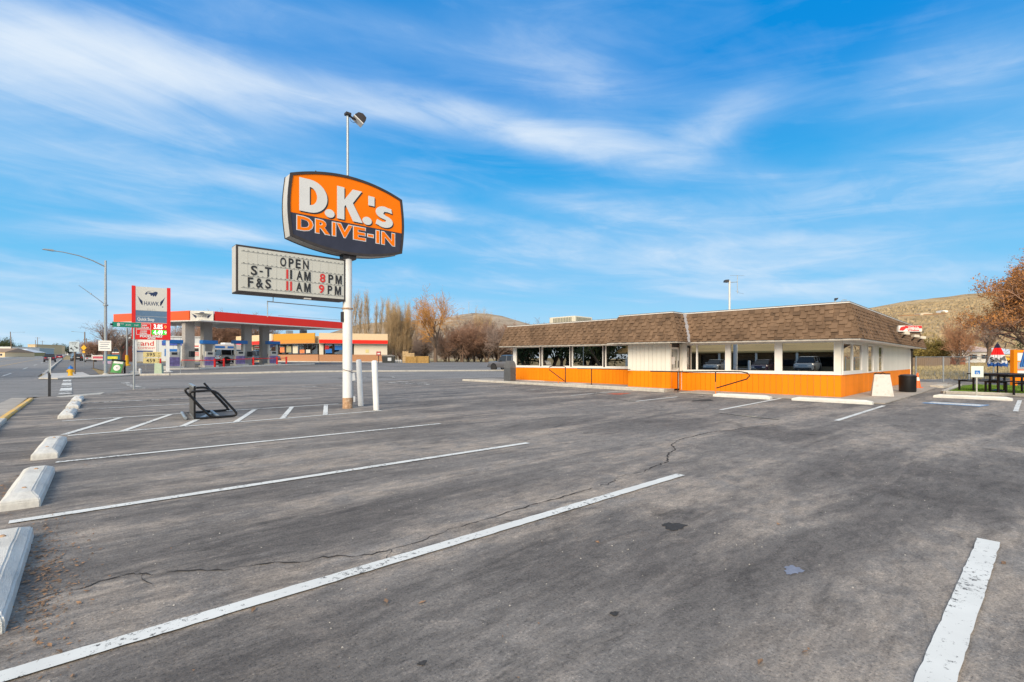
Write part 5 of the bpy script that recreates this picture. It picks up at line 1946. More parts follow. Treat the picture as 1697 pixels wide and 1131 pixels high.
# emblem: hawk head over a winged word
hd = [(-.62, .10), (-.50, .26), (-.25, .40), (.10, .44), (.45, .38), (.62, .30), (.56, .10), (.40, -.18), (.30, -.05), (.16, -.20), (.10, -.02), (-.05, -.14), (-.12, .06), (-.30, .16), (-.42, .10), (-.48, -.02), (-.58, .0)]
hz = zz(489.5)
MB().prism([(x * .72, hz + z * .8) for x, z in hd], -.189, -.186).build('hawk_head', NAVY, wp)
MB().prism([(x * .72, hz + z) for x, z in [(-.46, .12), (-.30, .26), (.05, .34), (.40, .30), (.1, .20), (-.2, .2)]], -.192, -.190).build('hawk_highlight', MATS['warm_white_face'], wp)
wz = zz(503)
for sg_ in (-1, 1):
    wing = MB()
    for k in range(4):
        o_ = k * .13
        wing.prism([(sg_ * (.98 - o_ * .5), wz + .58 - o_ * 1.5), (sg_ * (.74 - o_ * .15), wz + .02 - o_ * .5), (sg_ * (.60 - o_ * .05), wz - .12 - o_ * .2), (sg_ * (.62), wz + .14 - o_ * .9), (sg_ * (.80 - o_ * .25), wz + .34 - o_ * 1.2)], -.189, -.186)
    wing.build('wing', NAVY, wp)
lettering('HAWK', 0, wz - .22, .52, NAVY, wp, -.190, offset=.004, sx=.66)
lettering('FUEL', 0, wz - .66, .24, mat('pale_grey_print', (.36, .37, .38), .5), wp, -.189, spacing=1.9, sx=.66)
MB().lathe([(.05, -.002), (.05, .002)], 10).build('dot', NAVY, wp).matrix_local = Matrix.Translation((.78, -.19, zz(508.5))) @ Matrix.Rotation(R(90), 4, 'X')
for z0, z1, dg, pm, dm, l1 in ((zz(546), zz(537.3), '3.85', RED, LED_W, 'REGULAR'), (zz(555.5), zz(546.8), '4.49', GREEN_LED, LED_W, 'DIESEL')):
    px = MB().box((.02, -.212, z0 + .03), (wS - .16, -.202, z1 - .03)).build('price_display', pm, rp)
    lettering(dg, .47, z0 + .045, .53, dm, px, -.216, sx=.72, offset=.018)
    lettering('9', wS - .24, z0 + .08, .38, LED_O if pm is RED else dm, px, -.216)
    fr = MB()
    a0, a1 = -wS + .18, -.04
    fr.box((a0, -.206, z0), (a1, -.201, z0 + .03)).box((a0, -.206, z1 - .03), (a1, -.201, z1)).box((a0, -.206, z0 + .03), (a0 + .03, -.201, z1 - .03)).box((a1 - .03, -.206, z0 + .03), (a1, -.201, z1 - .03))
    fo_ = fr.build('label_frame', SIGN_WHITE, rp)
    lettering('CASH', (a0 + a1) / 2, z0 + .24, .18, SIGN_WHITE, fo_, -.206, offset=.008)
    lettering(l1, (a0 + a1) / 2, z0 + .06, .17, SIGN_WHITE, fo_, -.206, offset=.008)
lettering('FOOD MART', 0, zz(559.5), .26, SIGN_WHITE, rp, -.206, offset=.018, sx=1.05)
lettering('ATM', 0, zz(562.8), .24, SIGN_WHITE, rp, -.206, offset=.016, sx=1.1)

# yellow price board on its own stand
x, y = place(252.5, 46)
GB = 46 / F_PX
z0 = hgt(x, y)
pb = thing('price_board', 'two yellow price plates with black numbers low behind the gas sign', 'sign', (x, y, z0), R(-18))
z2 = lambda v: EYE + (HY - v) * GB - z0
for va, vb, tx in ((583.5, 592.5, '395'), (594, 602.5, '459')):
    pl = MB().box((-.70, -.02, z2(vb)), (.70, .02, z2(va))).build('price_plate', PALEYEL, pb)
    lettering(tx, -.12, z2(vb) + .10, .44, LET_BLACK, pl, -.024, offset=.008, spacing=1.1)
    lettering('9', .50, z2(vb) + .27, .2, LET_BLACK, pl, -.024)
    lettering('10', .50, z2(vb) + .06, .2, LET_BLACK, pl, -.024)
MB().tube([(-.5, .04, -.1), (-.5, .04, z2(584))], .03, 6).tube([(.5, .04, -.1), (.5, .04, z2(584))], .03, 6).build('post', STEEL, pb)
x, y = place(263.5, 41.3)
cb = MB().prism([(-.28, -.05), (.28, -.05), (.25, .82), (-.25, .88)], -.22, .22).build('utility_cabinet', PALEGREEN, loc=(x, y, hgt(x, y)), rz=R(-25), bevel=.02)
tag(cb, 'pale green utility cabinet at the kerb under the gas price sign', 'utility box')
x, y = place(299, 41.6)
tag(MB().tube([(0, 0, -.1), (0, 0, 2.15)], .022, 6).box((-.02, -.04, 1.7), (.02, .04, 2.4)).build('marker_post', STEEL, loc=(x, y, hgt(x, y))), 'thin grey marker post at the kerb in front of the first pumps', 'post')
x, y = place(266, 44.0)
tag(MB().lathe([(.07, -.1), (.07, .55), (.072, .551), (.072, .80), (.07, .801), (.07, 1.1), (.03, 1.15)], 12).build('bollard', RED, loc=(x, y, hgt(x, y)), smooth=40), 'red bollard behind the pale green cabinet', 'bollard')
x, y = place(232, 41.8)
tag(MB().lathe([(.10, -.05), (.10, .25), (.12, .26), (.08, .4), (.02, .42)], 10).build('valve_post', WHITE_PIPE, loc=(x, y, hgt(x, y)), smooth=40), 'small white stub post beside the left footing of the gas sign', 'post')

# canopy
A, B_, Cc = P3(190, 56, 0), P3(331, 49, 0), P3(577, 66, 0)


def top_of(u, d, v):
    return EYE + (HY - v) * d / F_PX


zA = (top_of(190, 56, 532), top_of(190, 56, 519))
zB = (top_of(331, 49, 531.5), top_of(331, 49, 514.5))
zC = (top_of(577, 66, 546.5), top_of(577, 66, 535.5))
zA = (zB[0] + .35, zB[1] + .25)
Dd = A + (Cc - B_)
zD = (zA[0] + zC[0] - zB[0], zA[1] + zC[1] - zB[1])
cn = thing('fuel_canopy', 'flat canopy with orange and red bands over the fuel pumps', 'canopy', (B_.x, B_.y, hgt(B_.x, B_.y)))
off = Vector((B_.x, B_.y, hgt(B_.x, B_.y)))
corn = [(A, zA), (B_, zB), (Cc, zC), (Dd, zD)]


def rel(p, z):
    return tuple(Vector((p.x, p.y, z)) - off)


cen = (A + B_ + Cc + Dd) / 4
m_ = MB()
top, bot = [], []
for p, (zb, zt) in corn:
    q = p.lerp(cen, .012)
    top.append(rel(q, zt - .25))
    bot.append(rel(q, zb + .02))
m_.add(bot + top, [(3, 2, 1, 0), (4, 5, 6, 7)])
m_.build('soffit', SOFFIT, cn)


def band(p, q, zp, zq, s0, s1, mtl, name, out=0.0, th=.12, f0=0.0, f1=1.0):
    dv = (q - p).normalized()
    nv = Vector((dv.y, -dv.x, 0))
    if nv.dot(cen - p) > 0:
        nv = -nv
    a, b = p.lerp(q, s0), p.lerp(q, s1)
    za = [zp[0] + (zq[0] - zp[0]) * s0, zp[1] + (zq[1] - zp[1]) * s0]
    zb = [zp[0] + (zq[0] - zp[0]) * s1, zp[1] + (zq[1] - zp[1]) * s1]
    h = lambda zz_, f: zz_[0] + (zz_[1] - zz_[0]) * f
    o1, o2 = nv * (out + th), nv * out
    return MB().hexa([rel(a + o1, h(za, f0)), rel(b + o1, h(zb, f0)), rel(b + o2, h(zb, f0)), rel(a + o2, h(za, f0)), rel(a + o1, h(za, f1)), rel(b + o1, h(zb, f1)), rel(b + o2, h(zb, f1)), rel(a + o2, h(za, f1))]).build(name, mtl, cn)


band(A, B_, zA, zB, 0, .90, FASCIA_ORANGE, 'fascia_band', f0=.06)
band(B_, Cc, zB, zC, .075, 1, FASCIA_RED, 'fascia_band', f0=.06)
band(Cc, Dd, zC, zD, 0, 1, FASCIA_RED, 'fascia_band')
band(Dd, A, zD, zA, 0, 1, FASCIA_RED, 'fascia_band')
band(A, B_, zA, zB, 0, 1, SOFFIT, 'edge_trim', f0=-.06, f1=.05)
band(B_, Cc, zB, zC, 0, 1, SOFFIT, 'edge_trim', f0=-.06, f1=.05)
# corner panel with the winged emblem, set across the corner
a, b = A.lerp(B_, .905), B_.lerp(Cc, .07)
ang = math.atan2(b.y - a.y, b.x - a.x)
cp = inst('logo_panel', MB().box((0, -.12, zB[0] - off.z - .02), ((b - a).length, .0, zB[1] - off.z + .02)).mesh('logo_panel', MATS['warm_white_face']), cn, (a.x - off.x, a.y - off.y, 0), (0, 0, ang))
mid, zc_ = (b - a).length / 2, (zB[0] + zB[1]) / 2 - off.z
for sg_ in (-1, 1):
    wg = MB()
    for k in range(3):
        wg.prism([(mid + sg_ * (.95 - k * .1), zc_ + .26 - k * .13), (mid + sg_ * (.62 - k * .03), zc_ - .08 - k * .07), (mid + sg_ * .48, zc_ - .14 - k * .03), (mid + sg_ * .52, zc_ + .06 - k * .06)], -.126, -.122)
    wg.build('wing', NAVY, cp)
lettering('HAWK', mid, zc_ - .14, .32, NAVY, cp, -.126)
lettering('FUEL', mid, zc_ - .38, .14, MATS['pale_grey_print'], cp, -.126, spacing=1.8)
MB().prism([(mid + x * .38, zc_ + .28 + z * .3) for x, z in hd], -.126, -.122).build('hawk_head', NAVY, cp)
# columns: two pairs, each square and painted
cang = math.atan2((Cc - B_).y, (Cc - B_).x)
for u, d, wd in ((312, 51, .92), (342, 53.6, .92), (408.5, 57, .90), (438, 60, .90)):
    p = P3(u, d)
    col = inst('column', MB().box((-wd / 2, -.32, -.1), (wd / 2, .32, top_of(u, d, 531 + (u - 312) * .085) - p.z + .6)).mesh('column', COLBEIGE), cn, tuple(p - off), (0, 0, cang))
for u, d in ((318, 50.3), (414, 56.3)):
    q = P3(u, d, 588)
    inst('waste_box', MB().box((-.2, -.2, -.25), (.2, .2, .35)).mesh('waste_box', BLACK), cn, tuple(q - off), (0, 0, cang))
for k in range(3):
    for j in range(2):
        q = A.lerp(B_, .25 + .5 * j).lerp(Dd.lerp(Cc, .25 + .5 * j), .2 + .3 * k)
        MB().box((-.45, -.45, 0), (.45, .45, .1)).build('canopy_light', mat('frosted_panel', (.8, .8, .78), .4) if not 'frosted_panel' in MATS else MATS['frosted_panel'], cn, loc=(q.x - off.x, q.y - off.y, (zB[0] + (zC[0] - zB[0]) * (.2 + .3 * k)) - off.z + .05))

# fuel pumps with blue toppers
isl = MB()
PUMPL = {287: 'first fuel pump, half hidden behind the gas price sign', 345: 'fuel pump at the second canopy column, before the white cars', 395: 'fuel pump just left of the third canopy column', 452: 'fuel pump right of the last canopy column by the red rail'}
for u, d in ((287, 49.3), (346, 52), (397, 55.5), (452, 59)):
    p = P3(u, d)
    pm = thing('fuel_pump', PUMPL[u if u != 346 else 345] if u not in (397,) else PUMPL[395], 'fuel pump', tuple(p), cang, 'fuel pumps under the canopy')
    MB().box((-.75, -.55, -.05), (.75, .55, .16)).build('island', PAVE, pm, bevel=.03)
    MB().box((-.50, -.26, .16), (.50, .26, 1.05)).build('lower_cabinet', mat('purple_pump_print', (.20, .16, .36), .5, var=.5, scale=3) if 'purple_pump_print' not in MATS else MATS['purple_pump_print'], pm, bevel=.02)
    MB().box((-.44, -.24, 1.05), (.44, .24, 1.62)).build('head_cabinet', CAB_GREY, pm, bevel=.03)
    for s in (-1, 1):
        MB().box((-.26, s * .245 - .01, 1.30), (.26, s * .245 + .01, 1.54)).build('screen', DARK, pm)
        MB().tube([(s * .5, 0, 1.5), (s * .62, 0, 1.2), (s * .60, 0, .6), (s * .52, 0, .45)], .03, 6).build('hose', BLACK, pm)
        MB().box((s * .52 - .09, -.1, .16), (s * .52 + .09, .1, 2.42)).build('side_post', MATS['warm_white_face'], pm)
    MB().box((-.80, -.30, 2.42), (.80, .30, 2.80)).build('topper', BLUE, pm, bevel=.03)

# kerb of the pump islands and red rails
pth = [(P3(u, d).x, P3(u, d).y) for u, d in ((270, 46.5), (330, 47.6), (400, 52.3), (470, 57.5), (520, 62))]
kerb('kerb', pth, .3, .14, PAVE, seg=4)
for nm, pts, hgt_, lab in (('guard_rail', [(300, 48.2), (356, 49.3), (371, 50.2)], 1.0, 'low red pipe rail between the first canopy columns'), ('guard_rail', [(376, 51), (420, 54), (459, 57), (474.5, 58.3)], 1.0, 'low red pipe rail ending by the last fuel pump')):
    base = P3(*pts[0])
    gr = thing(nm, lab, 'guard rail', tuple(base), 0, 'red pipe rails round the pumps')
    ps_ = [P3(*q) - base for q in pts]
    MB().tube([tuple(p + Vector((0, 0, .82))) for p in ps_], .04, 6).build('rail', RED, gr)
    for p in ps_[1:]:
        MB().tube([tuple(p + Vector((0, 0, -.05))), tuple(p + Vector((0, 0, .98)))], .10, 8).build('post', RED, gr)

# convenience shop
SH = [P3(400, 100), P3(461, 91), P3(529, 87), P3(641.5, 91)]
sc0 = SH[2]
back = (SH[3] - SH[2]).normalized()
back = Vector((-back.y, back.x, 0))
if back.dot(FWD) < 0:
    back = -back
shop = thing('convenience_shop', 'tan convenience store with red stripe and mustard front under a flat roof', 'shop', tuple(sc0))
ground_z = sc0.z


def face_box(p, q, z0, z1, t0, t1, mtl, name, a=0.0, b=1.0, parent=None):
    dv = (q - p)
    L = dv.length
    ang_ = math.atan2(dv.y, dv.x)
    ob = inst(name, MB().box((L * a, -t1, z0), (L * b, -t0, z1)).mesh(name, mtl), parent or shop, tuple(p - Vector((sc0.x, sc0.y, p.z))), (0, 0, ang_))
    return ob


def frow(v, d):
    return EYE + (HY - v) * d / F_PX - ground_z


ZB, ZW0, ZW1, ZE, ZR, ZT_ = frow(591.5, 88), frow(588, 88), frow(571.5, 88), frow(569.5, 88), frow(563.5, 88), frow(553, 88)
for i, (p, q) in enumerate(zip(SH[:-1], SH[1:])):
    face_box(p, q, -.3, ZW0, 0, .25, BRICK if i != 0 else TAN, 'wall')
    face_box(p, q, ZE - .05, ZT_ - .5, -.25, 0, TAN, 'wall')
    face_box(p, q, ZR - .02, ZT_, .9, 1.05, MUSTARD if i == 1 else TAN, 'fascia', 0, 1)
    if i != 1:
        face_box(p, q, ZE, ZR - .03, .9, 1.06, FASCIA_RED, 'red_stripe', 0, 1)
    else:
        face_box(p, q, ZE, ZR - .03, .9, 1.05, mat('burnt_orange_boards', (.62, .25, .04), .6, var=.1), 'orange_stripe', 0, 1)
    face_box(p, q, ZE - .08, ZE - .01, -.2, .9, SOFFIT, 'soffit')
face_box(SH[2], SH[3], ZW0, ZE, 0, .24, mat('pale_stucco', (.66, .60, .48), .8, var=.04), 'wall', .50, 1.0)
face_box(SH[2], SH[3], ZW0, ZE, 0, .24, MATS['pale_stucco'], 'wall', .0, .06)
face_box(SH[0], SH[1], ZW0, ZE, 0, .24, MATS['pale_stucco'], 'wall', .0, .35)
for i, cuts in ((0, (.36, .55, .78, .99)), (1, (.02, .20, .36, .53, .68, .83, .98)), (2, (.07, .20, .34, .48))):
    p, q = SH[i], SH[i + 1]
    for a_, b_ in zip(cuts[:-1], cuts[1:]):
        wf = face_box(p, q, ZW0 + .02, ZE - .1, .02, .1, BRONZE, 'window', a_ + .004, b_ - .004)
        L = (q - p).length
        MB().box((L * (a_ + .012), -.105, ZW0 + .1), (L * (b_ - .012), -.10, ZE - .2)).build('pane', GLASS_FAR, wf)
pic = [(2, .09, .18, .1, .6, BLUE), (2, .22, .33, .45, .95, BLUE), (2, .08, .14, .5, .95, LET_RED), (1, .38, .5, .1, .9, MATS['pale_stucco']), (1, .06, .17, .2, .8, mat('orange_poster', (.7, .22, .08), .6, var=.4, scale=4)), (1, .55, .66, .1, .5, MATS['orange_poster']), (1, .70, .80, .1, .5, MATS['warm_white_face']), (1, .22, .34, .2, .9, OLIVEROOM)]
for i, a_, b_, f0, f1, mm in pic:
    zz0, zz1 = ZW0 + .1 + (ZE - ZW0 - .4) * f0, ZW0 + .1 + (ZE - ZW0 - .4) * f1
    face_box(SH[i], SH[i + 1], zz0, zz1, .106, .115, mm, 'window_poster', a_, b_)
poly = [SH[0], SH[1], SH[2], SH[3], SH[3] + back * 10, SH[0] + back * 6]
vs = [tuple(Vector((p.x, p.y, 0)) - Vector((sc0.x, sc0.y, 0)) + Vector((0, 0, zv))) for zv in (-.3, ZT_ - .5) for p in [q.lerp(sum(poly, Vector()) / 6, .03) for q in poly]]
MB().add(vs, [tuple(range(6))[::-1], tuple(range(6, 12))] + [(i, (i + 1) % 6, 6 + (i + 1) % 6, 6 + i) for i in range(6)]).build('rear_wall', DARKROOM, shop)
face_box(SH[2], SH[3], ZW0 + .35, ZW0 + .95, .25, .27, PALEYEL, 'wall_plate', .67, .72)
face_box(SH[0], SH[1], ZR - .1, ZT_ + .1, 1.07, 1.1, MATS['warm_white_face'], 'shop_emblem', .82, .98)
for f in (.25, .6):
    q = SH[1].lerp(SH[2], f) + back * 3
    MB().box((-.5, -.5, 0), (.5, .5, 1.3)).build('roof_unit', DARK if f > .5 else STEEL, shop, loc=(q.x - sc0.x, q.y - sc0.y, ZT_ - .5))
wk = MB()
a_, b_ = SH[2] - back * 2.0, SH[3] - back * 2.0
for (p, q) in ((SH[1], SH[2]), (SH[2], SH[3])):
    d_ = -back * 1.8
    wk.hexa([tuple(Vector((c.x - sc0.x, c.y - sc0.y, hgt(c.x, c.y) - sc0.z + z))) for z in (-.1, .14) for c in (p + d_, q + d_, q, p)])
tag(wk.build('shop_walk', PAVE, loc=tuple(sc0)), kind='structure')
strip('shop_kerb_paint', [tuple((SH[2] - back * 2.0)[:2]), tuple((SH[3].lerp(SH[2], .3) - back * 2.0)[:2])], .5, PAINT_YEL, forecourt, .02)
strip('forecourt_line', [gp(575, 605.3), gp(545, 606.5)], .4, PAINT_OLD, forecourt)

# white metal building behind the pumps, with printed banners
W0, W1 = P3(198, 92), P3(345, 99)
wb = thing('metal_building', 'long white metal building with blue and red banners behind the pumps', 'building', tuple(W0))
dv = W1 - W0
L = dv.length
wang = math.atan2(dv.y, dv.x)
wb.rotation_euler = (0, 0, wang)
zt = top_of(200, 92, 557) - W0.z
MB().box((0, 0, -.5), (L, 12, zt)).build('wall', METALW, wb)
MB().box((-.2, -.2, zt + .003), (L + .2, 12.2, zt + .18)).build('roof', mat('pale_roof_metal', (.55, .58, .60), .5), wb)
for k in range(1, 12):
    MB().box((L * k / 12 - .04, -.05, 0), (L * k / 12 + .04, -.003, zt - .05)).build('wall_rib', METALW, wb)
bw = MB().box((L * .045, -.09, 1.65), (L * .40, -.06, 4.1)).build('banner', WHITE, wb)
MB().prism([(L * .055, 2.5), (L * .10, 3.7), (L * .145, 2.5), (L * .125, 2.35), (L * .10, 2.95), (L * .075, 2.35)], -.10, -.095).build('chevron_emblem', BLUE, bw)
lettering('and', L * .30, 3.0, 1.3, LET_RED, bw, -.10, sx=1.15, offset=.015)
lettering('COMPANY', L * .29, 2.35, .55, LET_RED, bw, -.10)
MB().box((L * .05, -.10, 1.75), (L * .36, -.095, 2.05)).build('small_print', mat('blue_print', (.05, .10, .28), .5, var=.5, scale=6), bw)
MB().box((L * .46, -.09, 3.1), (L * .70, -.06, 4.0)).build('blue_script', mat('blue_script_print', (.06, .10, .42), .5, var=.3, scale=3), wb)
MB().box((L * .49, -.09, 1.0), (L * .66, -.06, 2.4)).build('blue_poster', BLUE, wb)
b2 = MB().box((L * .80, -.09, 1.0), (L * .98, -.06, 3.6)).build('poster', WHITE, wb)
for z in (1.15, 1.55, 2.9):
    MB().box((L * .805, -.10, z), (L * .975, -.093, z + .22)).build('red_line', LET_RED, b2)
MB().box((L * .82, -.10, 1.95), (L * .96, -.093, 2.6)).build('dark_picture', DARK, b2)
x, y = place(210.5, 60)
yp = thing('sign_pole', 'grey pole with yellow painted base beside the white metal building', 'pole', (x, y, hgt(x, y)))
MB().tube([(0, 0, 1.2), (0, 0, 4.6)], .09, 8).build('pole', STEEL, yp)
MB().lathe([(.40, -.1), (.38, .12), (.2, .2), (.17, 1.3)], 10).build('yellow_base', YELLOW, yp)

# ------------------------------------------------------------------ vehicles
def car_mesh(kind):
    """Lofted body shell, glass house and roof for a vehicle 1 m scale; x forward, wheels on z = 0."""
    K = {
        'sedan': dict(L=4.6, W=1.8, H=1.45, belt=.92, nose=.78, tail=.90, cab=(-1.75, -1.05, .55, 1.25), clear=.22, wb=(1.40, -1.35), wr=.33),
        'suv': dict(L=4.8, W=1.9, H=1.78, belt=1.08, nose=.98, tail=1.05, cab=(-2.30, -2.12, .62, 1.20), clear=.30, wb=(1.45, -1.45), wr=.37),
        'jeep': dict(L=4.3, W=1.85, H=1.85, belt=1.15, nose=1.10, tail=1.12, cab=(-2.05, -1.98, .55, .80), clear=.40, wb=(1.40, -1.35), wr=.42),
        'pickup': dict(L=5.5, W=1.95, H=1.82, belt=1.10, nose=1.05, tail=1.05, cab=(-.95, -.85, .75, 1.25), clear=.38, wb=(1.75, -1.7), wr=.40),
    }[kind]
    Lh, Wh = K['L'] / 2, K['W'] / 2
    xs_ = [-Lh, -Lh + .06, -Lh + .25, K['wb'][1] - .5, K['wb'][1] + .5, 0, K['wb'][0] - .5, K['wb'][0] + .5, Lh - .25, Lh - .06, Lh]
    body = MB()
    prof = []
    for x in xs_:
        top = K['belt'] if K['cab'][0] - .1 <= x <= K['cab'][3] + .1 else (K['nose'] + (K['belt'] - K['nose']) * .5 * (1 - (x - K['cab'][3]) / max(.1, Lh - K['cab'][3])) if x > 0 else K['tail'])
        e = max(0.0, (abs(x) - (Lh - .28)) / .28)
        wx = Wh * (1 - .16 * e * e)
        top -= .12 * e * e
        bot = K['clear'] + .10 * e
        prof.append([(x, -wx * .93, bot), (x, -wx, bot + .16), (x, -wx, top - .16), (x, -wx * .93, top - .03), (x, -wx * .8, top), (x, wx * .8, top), (x, wx * .93, top - .03), (x, wx, top - .16), (x, wx, bot + .16), (x, wx * .93, bot)])
    for r_ in prof:
        body.v += r_
    k = 10
    for i in range(len(prof) - 1):
        for j in range(k):
            body.f.append((i * k + j, i * k + (j + 1) % k, (i + 1) * k + (j + 1) % k, (i + 1) * k + j))
    body.f += [tuple(range(k))[::-1], tuple((len(prof) - 1) * k + j for j in range(k))]
    body.m = [0] * len(body.f)
    x0, x1, x2, x3 = K['cab']
    zb, zt_ = K['belt'] - .01, K['H'] - .06
    wb_, wt = Wh * .90, Wh * .74
    gl = MB().add([(x0, -wb_, zb), (x3, -wb_, zb), (x3, wb_, zb), (x0, wb_, zb), (x1, -wt, zt_), (x2, -wt, zt_), (x2, wt, zt_), (x1, wt, zt_)], [(4, 5, 6, 7), (0, 1, 5, 4), (1, 2, 6, 5), (2, 3, 7, 6), (3, 0, 4, 7)])
    rf = MB().add([(x1 - .05, -wt - .03, zt_), (x2 + .05, -wt - .03, zt_), (x2 + .05, wt + .03, zt_), (x1 - .05, wt + .03, zt_), (x1 + .15, -wt + .12, K['H']), (x2 - .15, -wt + .12, K['H']), (x2 - .15, wt - .12, K['H']), (x1 + .15, wt - .12, K['H'])],
                 [(3, 2, 1, 0), (4, 5, 6, 7), (0, 1, 5, 4), (1, 2, 6, 5), (2, 3, 7, 6), (3, 0, 4, 7)])
    for px in ([x1 + .02, (x1 + x2) / 2, x2 - .02] if kind != 'pickup' else [x1 + .02, (x1 + x2) / 2]):
        for s in (-1, 1):
            rf.hexa([(px - .05, s * (wb_ + .006), zb), (px + .05, s * (wb_ + .006), zb), (px + .05, s * (wb_ - .03), zb), (px - .05, s * (wb_ - .03), zb),
                     (px - .05, s * (wt + .012), zt_), (px + .05, s * (wt + .012), zt_), (px + .05, s * (wt - .03), zt_), (px - .05, s * (wt - .03), zt_)])
    return K, body, gl, rf


TY = {}


def wheel(parent, x, y, r):
    key = round(r, 2)
    if key not in TY:
        ty = MB().lathe([(r * .62, -.11), (r * .95, -.11), (r, -.07), (r, .07), (r * .95, .11), (r * .62, .11)], 18)
        rm = MB().lathe([(r * .60, -.09), (r * .60, .09)], 14)
        TY[key] = (ty.mesh('wheel', TYRE), rm.mesh('rim', RIM))
    w_ = inst('wheel', TY[key][0], parent, (x, y, r), (R(90), 0, 0))
    inst('rim', TY[key][1], w_, (0, 0, -.025 if y < 0 else .025))


def car(name, kind, paint, label, cat, loc, rz, group=None, trim=None):
    K, body, gl, rf = car_mesh(kind)
    c = thing(name, label, cat, loc, rz, group)
    body.build('body', paint, c, smooth=45)
    gl.build('window', CARGLASS, c)
    rf.build('roof', paint, c, smooth=35)
    for wx in K['wb']:
        for s in (-1, 1):
            wheel(c, wx, s * (K['W'] / 2 - .10), K['wr'])
            MB().lathe([(K['wr'] + .06, -.012), (K['wr'] + .06, .012)], 18).build('wheel_arch', BLACK, c).matrix_local = Matrix.Translation((wx, s * (K['W'] / 2 - .003), K['wr'] + .02)) @ Matrix.Rotation(R(90), 4, 'X')
    Lh, Wh = K['L'] / 2, K['W'] / 2
    for s in (-1, 1):
        MB().box((-Lh - .01, s * Wh * .66 - .16, K['belt'] - .28), (-Lh + .12, s * Wh * .66 + .16, K['belt'] - .12)).build('tail_light', LAMPRED, c)
        MB().box((Lh - .14, s * Wh * .64 - .17, K['nose'] - .30), (Lh + .01, s * Wh * .64 + .17, K['nose'] - .16)).build('headlight', LAMPW, c)
        MB().box((K['cab'][2] + .05, s * (Wh + .10) - .09, K['belt'] + .02), (K['cab'][2] + .17, s * (Wh + .10) + .09, K['belt'] + .16)).build('mirror', paint, c)
    for s in (-1, 1):
        MB().box((s * Lh - .09, -Wh * .86, K['clear'] + .04), (s * Lh + .09, Wh * .86, K['clear'] + .22)).build('bumper', trim or DARK, c, bevel=.02)
    MB().box((-Lh - .03, -.26, K['belt'] - .30), (-Lh - .012, .26, K['belt'] - .16)).build('plate', WHITE, c)
    return c


def carpaint(name, col):
    m = mat(name, col, .28, 0.15, var=.03)
    m.node_tree.nodes['Principled BSDF'].inputs['Coat Weight'].default_value = .6
    return m


PLUM, CRED, CBLACK, CWHITE, CSILV = carpaint('plum_car_paint', (.055, .022, .05)), carpaint('red_car_paint', (.45, .015, .02)), carpaint('black_car_paint', (.02, .018, .02)), carpaint('white_car_paint', (.70, .71, .70)), carpaint('silver_car_paint', (.36, .38, .40))
CGREY = carpaint('dark_grey_car_paint', (.12, .12, .13))


def carloc(u, d):
    return on_ground(u, d)


car('suv', 'suv', PLUM, 'dark plum SUV driving away on the main road', 'car', carloc(82.5, 106), R(90), 'cars on the main road')
car('sedan', 'sedan', CRED, 'bright red car just right of the plum SUV on the road', 'car', carloc(98.5, 172), R(90), 'cars on the main road')
car('sedan', 'suv', CBLACK, 'black car with red tail lights at the roadside beyond the hydrant', 'car', carloc(127, 118), R(96), 'cars on the main road')
car('sedan', 'sedan', CWHITE, 'small white car far up the main road', 'car', carloc(105, 330), R(90), 'cars on the main road')
car('sedan', 'sedan', CSILV, 'silver car parked far along the right side of the road', 'car', carloc(150, 100), R(90), 'cars on the main road')
car('hatchback', 'sedan', CWHITE, 'white car parked between the second and third canopy columns', 'car', carloc(366, 68), R(14))
car('jeep', 'jeep', CWHITE, 'boxy white off-roader with black spare wheel under the canopy', 'car', carloc(389, 66), R(10))
car('pickup_truck', 'pickup', CSILV, 'dark bedded pale truck between the last two canopy columns', 'truck', carloc(430, 72), R(12))
car('pickup_truck', 'pickup', CGREY, 'grey pickup truck half hidden behind the far end of the diner', 'truck', carloc(846, 57), R(100))
# travel trailer behind the pumps
p = P3(370, 90)
tr = thing('camper_trailer', 'white camper trailer with blue stripes parked behind the white cars', 'trailer', tuple(p), R(18))
MB().prism([(-3.6, .5), (3.4, .5), (3.7, 1.3), (3.5, 2.9), (3.2, 3.1), (-3.4, 3.1), (-3.7, 2.6)], -1.2, 1.2).build('body', CWHITE, tr, bevel=.08)
for a_, b_ in ((-3.0, -.4), (.1, 1.3)):
    MB().box((a_, -1.225, 2.35), (b_, -1.205, 2.75)).build('blue_stripe', BLUE, tr)
for a_, b_ in ((-2.8, -1.8), (-1.2, -.2), (1.7, 2.6)):
    MB().box((a_, -1.225, 1.5), (b_, -1.205, 2.1)).build('window', CARGLASS, tr)
MB().box((-.1, -.7, 3.1), (1.6, .7, 3.4)).build('roof_unit', WHITE, tr, bevel=.05)
for x in (-1.0, -.2):
    wheel(tr, x, -1.0, .36)

